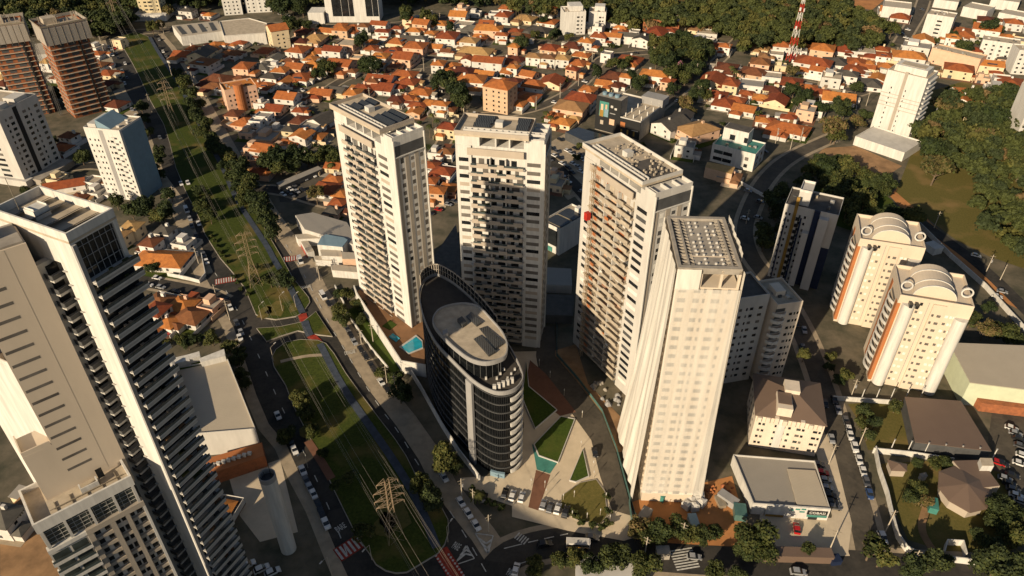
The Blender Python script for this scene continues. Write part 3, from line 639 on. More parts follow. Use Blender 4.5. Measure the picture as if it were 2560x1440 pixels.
for i in range(0, len(q)): mu.box(q[i][0] - .06, q[i][0] + .06, q[i][1] - .06, q[i][1] + .06, .2, 35.4)
mu.build('mullion', 'black', o_)
# white curved balcony bands on the sunny prow
idx = [i for i, p in enumerate(LP) if p[1] < 163.5 and p[0] > -.6]
arc = sorted([LP[i] for i in idx], key=lambda p: math.atan2(p[1] - 160, p[0] + 2))
for k in range(10): MB().wallstrip(inset(arc, 0)[1:-1] and arc, .5, k * fh + .9, k * fh + 2.3).build('balcony_band', 'white', o_)
MB().wallstrip([(-11.6, 157.3), (-13.4, 159.5)], .8, 0, 35.4).build('service_shaft', 'grey', o_)
rf = MB().prism(inset(LP, .55), 35.5, 35.95).build('terrace_roof', 'tileg', o_)  # darker tone puts the terrace's shade into its colour
MB().wallstrip(LP, .3, 35.4, 36.9, True).build('terrace_parapet', 'grey', rf)
rim = [p for p in LP]; i0 = min(range(len(LP)), key=lambda i: (LP[i][0] + 30.8) ** 2 + (LP[i][1] - 203) ** 2)
back = [p for p in LP if p[1] > 180 and (p[0] - -14) * .75 + (p[1] - 190) * .62 > -4] 
back.sort(key=lambda p: p[0])
sc = MB(); sc.wallstrip(back, .1, 36.9, 40.8); 
MB().wallstrip(back, .1, 36.9, 40.6).build('glass_screen', 'glass', rf)
sf = MB().wallstrip(back, .3, 40.6, 40.9).wallstrip(back, .25, 38.6, 38.75)
for p in back[::1]: sf.box(p[0] - .14, p[0] + .14, p[1] - .14, p[1] + .14, 36.8, 40.9)
sf.build('screen_frame', 'beige2', rf)
ROOF = spline([(-24.2, 177.4), (-22.9, 181.8), (-19.8, 184.2), (-15.4, 185.2), (-11.9, 184.4), (-9.3, 182), (-6.5, 177.4), (-3.1, 171.4), (-1.5, 165.8), (-1.7, 161.3), (-3.2, 159.2), (-7.4, 157.6), (-11.9, 159.1), (-16.6, 163.9), (-20.4, 169), (-23.3, 173.8)], 4)
CX, CY = -13, 172
dr = MB().prism(inset(ROOF, 1.4), 35.95, 42.3).build('drum_wall', 'blackglass', o_)
dm = MB(); q = inset(ROOF, 1.38)
for i in range(0, len(q), 2): dm.box(q[i][0] - .08, q[i][0] + .08, q[i][1] - .08, q[i][1] + .08, 36, 42.2)
dm.build('drum_mullion', 'dgrey', dr)
r2_ = MB().prism(inset(ROOF, .1), 42.3, 43.1).build('roof_slab', 'roofgravel', o_)
MB().wallstrip(ROOF, .35, 42.2, 43.75, True).build('roof_rim', 'grey', r2_)
def slab_px(px, z, h, name, m, parent):
    return MB().prism(ats(px, z + h), z, z + h).build(name, m, parent)
for q in ([(1165, 790), (1178, 778), (1204, 808), (1192, 815)], [(1198, 820), (1216, 814), (1258, 860), (1240, 872)], [(1184, 846), (1202, 836), (1240, 880), (1222, 890)]):
    P_ = ats(q, 43.5); mb = MB(); 
    mb.add([(x, y, 43.35) for x, y in P_[:2]] + [(x, y, 43.9) for x, y in P_[2:]] + [(x, y, 43.15) for x, y in P_[:2]] + [(x, y, 43.15) for x, y in P_[2:]], [(0, 1, 2, 3), (0, 4, 5, 1), (1, 5, 6, 2), (2, 6, 7, 3), (3, 7, 4, 0), (7, 6, 5, 4)]); mb.build('solar_panel', 'solar', o_)
slab_px([(1143, 797), (1155, 790), (1168, 805), (1156, 813)], 43.1, 1.2, 'roof_hatch', 'dgrey', o_)
slab_px([(1106, 826), (1118, 822), (1120, 832), (1108, 836)], 43.1, 1.6, 'roof_vent', 'grey', o_)
for k in range(5): x, y = at(1236 + k * 11, 968 - k * 4.5, 37); MB().box(x - .5, x + .5, y - .4, y + .4, 35.95, 37.9).build('air_conditioner', 'white2', o_)
for k in range(9): x, y = at(1215 + k * 9, 945 - (k % 3) * 11, 36.5); MB().box(x - .3, x + .3, y - .25, y + .25, 35.95, 36.9).build('roof_unit', 'white2', o_)
x, y = at(1230, 975, 36.2); MB().box(x - 1, x + .6, y - .4, y + .4, 35.95, 36.3).build('blue_cover', 'blue', o_)
ent = MB().wallstrip(ats([(1227, 1187), (1243, 1192), (1262, 1195)], 0), .8, 0, 2.2).build('entrance_canopy', 'blue', o_)
LAND.append(('the black oval building', -8, 160))
# ------------------------------------------------------------------ the large near tower and its lower wing
def tf(mb, x, y, az):
    c, s = math.cos(R(az)), math.sin(R(az)); mb.v = [(x + c * a - s * b, y + s * a + c * b, z) for a, b, z in mb.v]; return mb
E_ = thing('residential_tower', 'tallest tower, with slit windows and dark glass balconies, roof solar panels in shade strips', 'apartment tower', (0, 0, 0))
def ep(mb, name, m, parent=None, fr=(-88.9, 109.7, -26)):
    return tf(mb, *fr).build(name, m, parent or E_)
T = 121.5; W, D, FH = 18.7, 9.2, 2.92
ep(MB().box(0, 10.8, 0, D, 0, T - 2).box(14, W, 0, D, 0, T - 10).box(10.8, 14, 4.2, D, 0, T - 2).box(10.8, 14, 0, 4.2, T - 7, T - 2).box(14, W - 1.0, 0, D, T - 10, T - 2).box(W - 1, W, 0, .8, T - 10, T - 2).box(W - 1, W, D - .8, D, T - 10, T - 2), 'wall', 'white')
rf = ep(MB().box(0, W + .02, -.02, D + .1, T - 2, T - 1.6), 'roof', 'roofgravel')
ep(MB().wallstrip([(.25, .2), (W - .2, .2), (W - .2, D - .1), (.25, D - .1)], .46, T - 2.3, T, True), 'roof_parapet', 'white', rf)
for k in range(4):
    x0 = W - 2.2 - k * 4.0
    mb = MB(); y0, y1 = .9, D - 1.2
    mb.add([(x0 - 1.5, y0, T - 1.35), (x0, y0, T - .6), (x0, y1, T - .6), (x0 - 1.5, y1, T - 1.35), (x0 - 1.5, y0, T - 1.45), (x0, y0, T - .7), (x0, y1, T - .7), (x0 - 1.5, y1, T - 1.45)], [(0, 1, 2, 3), (7, 6, 5, 4), (0, 4, 5, 1), (1, 5, 6, 2), (2, 6, 7, 3), (3, 7, 4, 0)])
    ep(mb, 'solar_panel', 'solar')
ep(MB().box(W - 13.2, W - 10.6, 2.2, 5.0, T - 1.6, T + .2).box(W - 13.1, W - 10.7, 2.4, 2.5, T + .2, T + .5).box(W - 13.1, W - 10.7, 4.8, 4.9, T + .2, T + .5), 'lift_housing', 'white', rf)
ep(MB().bar((W - 16, 3, T - 1.6), (W - 16, 3, T + 5), .06), 'antenna', 'steel', rf)
ep(MB().box(W - .7, W - .55, .8, D - .8, T - 9.8, T - 2.4), 'penthouse_glazing', 'glass')
mb = MB()
for k in range(7): mb.box(W - .5, W - .4, 1.0 + k * 1.15, 1.1 + k * 1.15, T - 9.8, T - 2.4)
for k in range(3): mb.box(W - .5, W - .42, .8, D - .8, T - 8 + k * 2.2, T - 7.9 + k * 2.2)
ep(mb, 'penthouse_mullion', 'grey')
ep(MB().box(W - .8, W + 1.6, .75, D + .4, T - 10.2, T - 9.8), 'penthouse_balcony', 'white2')
ep(MB().box(W, W + .55, 0, .75, 0, T - 2.3), 'corner_fin', 'grey')
ep(MB().box(W, W + .03, .75, D, 0, T - 10), 'balcony_glazing', 'glass')
for i in range(38):
    z = T - 10 - i * FH
    b = ep(MB().box(W + .03, W + 1.7, .75, D + .6, z - .3, z).box(W + 1.55, W + 1.7, .75, D + .6, z - .62, z + .42).box(W + .03, W + 1.55, D + .45, D + .6, z, z + .12), 'balcony', 'white2')
    ra = MB().box(W + 1.62, W + 1.66, .8, D + .55, z + .42, z + 1.05)
    ep(ra, 'glass_railing', 'rail', b)
    po = MB().box(W + 1.58, W + 1.68, .8, D + .55, z + 1.0, z + 1.06)
    for q in range(8): y = .85 + q * (D - .4) / 7; po.box(W + 1.6, W + 1.68, y, y + .05, z + .1, z + 1.0)
    ep(po, 'handrail', 'black', b)
    rg = random.Random(i); fu = MB()
    for q in range(2): y = rg.uniform(1.5, D - 1); fu.box(W + .5, W + 1.1, y, y + rg.uniform(.4, 1.4), z, z + .75)
    ep(fu, 'balcony_furniture', rg.choice(['beige', 'dgrey', 'deck', 'leaf_a']), b)
for i in range(37):
    z = T - 9.5 - i * FH - .6
    b = ep(MB().box(10.95, 13.2, -1.9, 1.5, z - .25, z).box(13.0, 13.2, -1.9, 1.5, z, z + .25).box(14.02, 14.8, -.35, -.05, z + 1.5, z + 1.62), 'recess_balcony', 'white2')
    ep(MB().box(13.06, 13.14, -1.85, 1.45, z + .25, z + 1.1).box(11, 13.06, -1.88, -1.8, z, z + 1.1), 'railing', 'dgrey', b)
    ep(MB().box(10.8, 10.99, -1.2, .9, z + .1, z + 2.1), 'balcony_door', 'glass', b)
ep(MB().box(9.6, 10.95, -2.6, .0, 0, T - 7.2), 'recess_wall', 'white2')
# slit-windowed block turned outwards
U = (-87.0, 95.4, 41)
ep(MB().box(0, 10, 0, 8, 78.5, 119.5), 'stair_block', 'tower_beige', None, U)
ep(MB().box(.3, 9.7, .3, 7.7, 119.5, 119.9).box(2, 5, 3, 6, 119.9, 122), 'stair_block_roof', 'concrete', None, U)
ep(MB().box(-5, 10.02, -.0, 6, 60, 78.5), 'stair_block_base', 'tower_beige', None, U)
ep(MB().box(-4.7, -.2, .4, 5.5, 77.6, 78.52).wallstrip([(-.1, .12), (-4.88, .12), (-4.88, 5.8)], .24, 78.5, 79.6), 'notch_parapet', 'tower_beige', None, U)
for i in range(15):
    z = 70.6 + i * 3.0; sh = MB().box(.3, 4.7, -.02, .1, z, z + .62)
    b = ep(sh, 'slit_window', 'shade', None, U)
ep(MB().box(6.7, 6.74, -.02, .05, 67, 119.4), 'wall_joint', 'beige', None, U)
# side wing with its own roof
V = (-103.7, 104.6, -26)
ep(MB().box(0, 16.6, 0, 12, 0, 96.2), 'side_wing', 'white', None, V)
ep(MB().box(.3, 16.3, .3, 11.7, 96.2, 96.5), 'side_wing_roof', 'roofgravel', None, V)
ep(MB().wallstrip([(.15, .15), (16.4, .15), (16.4, 11.8), (.15, 11.8)], .3, 96.2, 97.4, True), 'side_wing_parapet', 'white', None, V)
for k in range(5): ep(MB().box(.8 + k * 3.0, 3.0 + k * 3.0, 1.5, 9, 96.7, 96.85), 'solar_panel', 'solar', None, V)
# lower block with the roof terrace
L_ = (-89.8, 85.3, 41); BW, BD = 18.2, 11.0
ep(MB().box(.3, BW - .3, .75, BD - .3, 0, 65.8).box(0, 7.2, .3, 1.2, 0, 58.4), 'lower_block', 'white2', None, L_)
tr = ep(MB().box(.4, BW - .4, .4, BD - .4, 65.8, 66.1), 'terrace_floor', M['roofgravel'], None, L_)
ep(MB().wallstrip([(.3, .3), (BW - .3, .3), (BW - .3, BD - .3), (.3, BD - .3)], .6, 64.6, 67.3, True), 'terrace_parapet', 'white', tr, L_)
mb = MB().box(3.5, BW - 1, 2.4, 2.55, 66.4, 66.55)
for k in range(5): mb.box(4.5 + k * 2.8, 4.65 + k * 2.8, 1.0, 4.4, 66.1, 66.35)
ep(mb, 'terrace_pipe', 'steel', tr, L_)
ep(MB().wallstrip([(9.5, 4.4), (9.5, 2.9), (12.6, 2.9), (12.6, 4.4)], .3, 66.1, 67.6), 'terrace_planter', 'white', tr, L_)
ep(MB().box(13, 14.2, 4.75, 4.95, 66.1, 68.6), 'terrace_door', 'glass', tr, L_)
ep(MB().box(.6, BW - .6, .55, .8, 59.8, 64.6), 'lounge_glazing', 'glass2', None, L_)
mb = MB()
for xx in (.5, 4.5, 9, 13.5, BW - .9): ep(MB().box(xx, xx + .5, .05, .45, 59.6, 64.6), 'lounge_column', 'white2', None, L_)
mb = MB()
for k in range(14): mb.box(1 + k * 1.25, 1.06 + k * 1.25, .46, .54, 59.8, 64.6)
for k in range(4): mb.box(.8, BW - 1, .46, .54, 60.6 + k * 1.05, 60.66 + k * 1.05)
ep(mb, 'glazing_bar', 'white2', None, L_)
ep(MB().box(7.0, BW, -.2, 1.2, 58.2, 59.6), 'brown_band', 'beige2', None, L_)
ep(MB().box(0, 7.0, -.1, 1.2, 58.4, 59.4), 'white_band', 'white', None, L_)
mb = MB()
for xx, ww in ((7.0, 1.0), (11.2, 1.0), (14.2, .8)): mb.box(xx, xx + ww, -.15, 1.2, 0, 58.2)
ep(mb, 'brown_pier', 'beige2', None, L_)
ep(MB().box(BW - .5, BW, -.2, 1.2, 0, 58.2), 'white_pier', 'white', None, L_)
nfl = 18; n1 = 0
for i in range(nfl):
    z = 58.2 - (i + 1) * 2.95
    for q0, q1 in ((8, 11.2), (12.2, 14.2), (15, BW - .5))[::1 if i % 2 else 2]: ep(MB().box(q0, q1, .1, 1.2, z - .1, z + .75), 'brown_sill', 'beige2', None, L_)
    for xx, ww in ((8.2, 1.0), (10.1, .9), (12.3, .8), (13.4, .7), (15.2, .7), (16.4, 1.1)):
        ep(MB().box(xx, xx + ww, .68, .8, z + .95, z + 2.5), 'window', 'glass', None, L_)
    b = ep(MB().box(-.3, 7.0, -.4, 1.1, z - .15, z + .15).box(-.3, 7.0, -.5, -.35, z - .4, z + .5), 'balcony', 'white', None, L_)
    ep(MB().box(-.2, 6.9, -.47, -.41, z + .5, z + 1.15), 'glass_railing', 'rail', b, L_)
    ep(MB().box(.3, 3.2, .25, .32, z + .3, z + 2.3).box(3.8, 6.6, .25, .32, z + .3, z + 2.3), 'balcony_door', 'glass2', b, L_)
LAND.append(('the tallest tower', -78, 105))
# unseen block added behind the viewpoint, inferred from the shade over the crossroads
fx = (-121.3, 36.9)
ob = thing('apartment_block', 'unseen plain block added behind the viewpoint to shade the crossroads', 'apartment block', (fx[0], fx[1], 0), -35)
MB().box(0, 53, -14, 0, 0, 64).build('wall', 'white2', ob); MB().box(.3, 52.7, -13.7, -.3, 64, 64.4).build('roof', 'roofgravel', ob)
ob = thing('apartment_tower', 'unseen slim tower added beside the tallest tower to shade the avenue', 'apartment tower', (-153, 71, 0), -37.5)  # out of frame, added only to cast a strip of shade on the avenue
MB().box(0, 9, -12, 0, 0, 64).build('wall', 'grey', ob); MB().box(.3, 8.7, -11.7, -.3, 64, 64.4).build('roof', 'roofgravel', ob)
# ------------------------------------------------------------------ other buildings
def hip(mb, x0, x1, y0, y1, z, h, ov=.5, ridge='x'):
    x0 -= ov; x1 += ov; y0 -= ov; y1 += ov; W, D = x1 - x0, y1 - y0; k = min(W, D) / 2
    if W >= D: a, b = (x0 + k, (y0 + y1) / 2), (x1 - k, (y0 + y1) / 2)
    else: a, b = ((x0 + x1) / 2, y0 + k), ((x0 + x1) / 2, y1 - k)
    v = [(x0, y0, z), (x1, y0, z), (x1, y1, z), (x0, y1, z), (*a, z + h), (*b, z + h), (x0, y0, z - .15), (x1, y0, z - .15), (x1, y1, z - .15), (x0, y1, z - .15)]
    if W >= D: f = [(0, 1, 5, 4), (1, 2, 5), (2, 3, 4, 5), (3, 0, 4)]
    else: f = [(0, 1, 4), (1, 2, 5, 4), (2, 3, 5), (3, 0, 4, 5)]
    return mb.add(v, f + [(6, 7, 1, 0), (7, 8, 2, 1), (8, 9, 3, 2), (9, 6, 0, 3), (9, 8, 7, 6)])
def gable(mb, x0, x1, y0, y1, z, h, ov=.5, along='x'):
    x0 -= ov; x1 += ov; y0 -= ov; y1 += ov; t = .2
    if along == 'x':
        ym = (y0 + y1) / 2; v = [(x0, y0, z), (x1, y0, z), (x1, ym, z + h), (x0, ym, z + h), (x0, y1, z), (x1, y1, z)]
    else:
        xm = (x0 + x1) / 2; v = [(x0, y1, z), (x0, y0, z), (xm, y0, z + h), (xm, y1, z + h), (x1, y1, z), (x1, y0, z)]
    v = v + [(a, b, c - t) for a, b, c in v]
    return mb.add(v, [(0, 1, 2, 3), (3, 2, 5, 4), (9, 8, 7, 6), (10, 11, 8, 9), (0, 6, 7, 1), (4, 5, 11, 10), (1, 7, 8, 2), (2, 8, 11, 5), (0, 3, 9, 6), (3, 4, 10, 9)])
def roof_clutter(t, W, D, H, seed, n=9):
    rg = random.Random(seed)
    for k in range(n): a, b = rg.uniform(1, W - 2.5), rg.uniform(1, D - 2.5); box(a, a + rg.uniform(.5, 1.8), b, b + rg.uniform(.5, 1.4), H + .1, H + rg.uniform(.5, 1.3)).build('roof_unit', rg.choice(['grey', 'white2', 'steel', 'dgrey']), t)
def frame_from(pa, pb):
    a = Vector(at(*pa)); b = Vector(at(*pb)); d = b - a; return a.x, a.y, math.degrees(math.atan2(d.y, d.x)), d.length
def block(name, label, cat, pa, pb, D, H, wall='white', fronts=(), rights=(), lefts=(), fh=3.0, z0=1.0, wh=1.2, top=0, roof='flat', roofm='roofgravel', rh=3, wm='glass', group=None, limit=80, W=None, az=None, par='same'):
    x, y, a, w_ = frame_from(pa, pb); W = W or w_; a = az if az is not None else a
    t = thing(name, label, cat, (x, y, 0), a, group)
    MB().box(0, W, 0, D, 0, H).build('wall', wall, t)
    if roof == 'flat':
        r = MB().box(.25, W - .25, .25, D - .25, H, H + .12).build('roof', roofm, t)
        MB().wallstrip([(.12, .12), (W - .12, .12), (W - .12, D - .12), (.12, D - .12)], .28, H - .05, H + .9, True).build('parapet', wall if par == 'same' else par, r)
    elif roof == 'hip': hip(MB(), 0, W, 0, D, H, rh).build('roof', roofm, t)
    elif roof == 'gable': 
        MB().prism([(.01, .01), (W - .01, .01), (W - .01, D - .01), (.01, D - .01)], H, H + rh - .4, [(.01, D / 2 - .01), (W - .01, D / 2 - .01), (W - .01, D / 2 + .01), (.01, D / 2 + .01)]).build('gable_wall', wall, t); gable(MB(), 0, W, 0, D, H, rh).build('roof', roofm, t)
    wins = []; nf = int((H - top - z0) / fh)
    for i in range(nf):
        z = z0 + i * fh
        for s, ww in fronts: wins.append((0, s * W if s < 1 else s, z, ww, wh))
        for s, ww in rights: wins.append((1, s * D, z, ww, wh))
        for s, ww in lefts: wins.append((3, s * D, z, ww, wh))
    windows(t, wins, W, D, m=wm, limit=limit, mix=('shade', 'glass', 'glass2') if wm == 'glass' else ())
    if roof == 'flat' and limit > 1: roof_clutter(t, W, D, H, int(abs(x * 7 + y * 3)), 7)
    t['_dims'] = (W, D, H); return t, W, D, H
# unfinished brick towers
for nm, lab, pa, pb, seed in (('brick_tower', 'bare brick tower under construction nearer the picture edge, crowned with grey netting', (52, 296), (138, 281), 1), ('brick_tower', 'bare brick tower under construction beside the tree-lined avenue, crowned with grey netting', (190, 296), (282, 272), 2)):
    t, W, D, H = block(nm, lab, 'tower', pa, pb, 17, 54, 'brick', group='brick towers under construction', limit=1)
    for i in range(18):
        z = i * 3.0; s = MB().box(-.5, W + .5, -.9, D + .5, z + 2.72, z + 3.0).build('floor_slab', 'slabc', t)
    wins = []
    for i in range(17):
        for s, ww in ((4.2, 3.6), (9.2, .2), (10.2, 4.0), (W - 4.2, 3.0)):
            if ww > 1: wins.append((0, s, i * 3 + .5, ww, 2.1))
        for s in (2, 5, 8.5, 12): wins.append((3, s, i * 3 + .9, 1.5, 1.1))
        for s in (1.4,): wins.append((0, s, i * 3 + 1, 1.0, 1.1))
    windows(t, wins, W, D, m='dgrey', name='opening', limit=90)
    MB().box(15.6, 16.5, -.95, 0, 0, 53).build('lift_shaft', 'black', t)
    cw = MB().wallstrip([(-1.6, -2.2), (W + 1.5, -2.2), (W + 1.5, D + 1.4), (-1.6, D + 1.4)], .12, 45, 56, True).build('netting', 'netg', t)
    sc_ = MB().wallstrip([(-1.8, -2.4), (W + 1.7, -2.4), (W + 1.7, D + 1.6), (-1.8, D + 1.6)], .3, 55.4, 56.3, True)
    for k in range(8): sc_.bar((-1.6 + k * (W + 3.1) / 7, -2.3, 44), (-1.6 + k * (W + 3.1) / 7, -2.3, 57.5 + (k % 3)), .09)
    sc_.build('scaffold', 'steel', t)
    mb = MB(); rg = random.Random(seed)
    for k in range(26): a_, b_ = rg.uniform(0, W), rg.uniform(0, D); mb.box(a_, a_ + .3, b_, b_ + .3, 54, 55.5 + rg.random() * 3)
    mb.box(3, 10, 8, 15, 54, 57.5).build('formwork', 'slabc', t)
x, y = at(150, 290); t = thing('tower_crane', 'thin lattice crane mast between the two brick towers', 'crane mast', (x, y, 0))
mb = MB()
for sx in (0, 1.4):
    for sy in (0, 1.4): mb.bar((sx, sy, 0), (sx, sy, 48), .09)
for k in range(24): z = k * 2; mb.bar((0, 0, z), (1.4, 0, z + 2), .06).bar((1.4, 1.4, z), (0, 1.4, z + 2), .06).bar((0, 1.4, z), (0, 0, z + 2), .06)
mb.build('mast', 'dgrey', t)
LAND += [('the brick towers', -285, 445)]
# white and pale blue tower
t, W, D, H = block('apartment_tower', 'white tower with a pale blue flank and blue roof gable beside the avenue', 'apartment tower', (272, 494), (357, 504), 17, 37.5, 'white', [(.06, .8), (.2, .8), (.3, .7), (.58, .8), (.66, 1.6), (.9, .8)], [(.1, .9), (.3, 1.6), (.6, 1.6), (.85, .9)], wh=1.1, z0=1.6, limit=95)
MB().box(W * .40, W * .52, -.06, .05, 0, H).build('recess_strip', 'grey', t); MB().box(W, W + .1, 1.5, D, 0, H).build('blue_flank', 'blue', t)
mb = MB()
for i in range(12): mb.box(W * .68, W * .84, -1.1, 0, 1 + i * 3, 1.2 + i * 3).box(W * .68, W * .84, -1.15, -1.05, 1 + i * 3, 1.9 + i * 3)
mb.build('balcony_stack', 'white', t)
e = MB().prism([(W * .3, 2), (W * .7, 2), (W * .7, D - 2), (W * .3, D - 2)], H, H + 4.0, [(W * .3, 2), (W * .34, 2), (W * .34, D - 2), (W * .3, D - 2)]).build('roof_gable', 'blue', t)
MB().box(1, W * .28, 2, D - 2, H, H + 2).build('water_tank', 'white2', t)
LAND.append(('the pale blue tower', -178, 333))
t, W, D, H = block('apartment_tower', 'grey-white tower with a dark stripe down its shaded flank, cut by the picture edge', 'apartment tower', (-40, 448), (68, 464), 26, 39, 'white2', [(.55, 5.5)], [(.12, 1.0), (.22, 2.2), (.55, 2.2), (.7, 1.0), (.85, 2.2)], wh=1.4, limit=95)
MB().box(W, W + .08, D * .36, D * .46, 0, H).build('dark_stripe', 'black', t); MB().box(W - 8, W - 1, 3, 9, H, H + 3).box(W - 9, W - 2, 14, 22, H, H + 2.4).build('roof_house', 'white2', t)
mb = MB(); mb.box(W * .45, W + 2.5, -2, 3, 0, 3.5); mb.build('podium', 'white2', t)
MB().box(W, W + 8, 2, D, 0, 3.2).build('car_deck', 'concrete', t)
LAND.append(('the dark-striped edge tower', -250, 350))
# far towers on the skyline
t, W, D, H = block('apartment_tower', 'cream tower rising out of the top of the picture above a white podium', 'apartment tower', (355, 48), (408, 47), 15, 52, 'cream', [(.06, 1.2), (.28, 2.4), (.48, 3.2), (.86, 1.2)], [(.2, 2), (.6, 2)], limit=60)
MB().box(-4, W + 5, -6, 18, 0, 5).build('podium', 'white', t)
t, W, D, H = block('office_tower', 'office tower of dark glass bands between white piers behind the houses', 'office tower', (818, 56), (950, 56), 20, 70, 'white', limit=10)
for a_, b_ in ((.13, .30), (.31, .44), (.45, .53), (.76, .88), (.89, .99)): MB().box(W * a_, W * b_, -.25, .1, 5, 70).build('glass_band', 'glass', t)
MB().box(-14, -1, -4, 12, 0, 9).build('annex', 'white', t)
LAND += [('the dark glass office tower', -175, 690), ('the cream tower', -435, 690)]
for pa, pb, l_ in (((562, 39), (608, 36), 'white four-storey apartment block beside its twin, nearer the cream tower'), ((617, 33), (680, 30), 'white four-storey apartment block beside its twin, nearer the office tower')):
    block('apartment_block', l_, 'apartment block', pa, pb, 14, 14, 'white', [(.1, 1.2), (.3, 1.2), (.55, 1.2), (.75, 1.2)], [(.3, 1.2), (.7, 1.2)], limit=30)
# white tower on the eastern slope
t, W, D, H = block('apartment_tower', 'bright white tower with grey lines, standing alone above the wooded slope', 'apartment tower', (2172, 330), (2266, 357), 17, 37, 'white', [(.20, .6), (.56, .5)], [(.1, 2), (.35, 2.4), (.65, 2.4)], wh=1.1, limit=95, top=4)
MB().box(W * .44, W * .52, -.1, .05, 4, H + 2).build('dark_joint', 'beige2', t)
MB().box(W * .1, W * .9, 4, D - 3, H, H + 3.6).build('roof_house', 'white', t); MB().box(W * .2, W * .8, 6, D - 5, H + 3.6, H + 3.75).build('roof_top', 'roofgravel', t)
mb = MB()
for k in (18, 20, 23, 25): mb.box(-.12, W * .44, -.12, .02, k, k + .25).box(W * .52, W + .1, -.12, .02, k - 1, k - .75)
mb.build('string_course', 'beige2', t)
MB().box(W - 4.5, W - .5, -.5, .05, .2, 3).build('red_door', 'red', t)
mb = MB()
for k in range(11): mb.box(W, W + 1.1, 3, D - 1, 4.5 + k * 3, 5.3 + k * 3)
mb.build('balcony_stack', 'white', t)
t2, W, D, H = block('podium_building', 'long low white podium wall below the lone white tower', 'podium', (2132, 362), (2254, 404), 22, 4.5, 'white', limit=1, roofm='white2')
LAND += [('the lone white tower', 232, 398)]
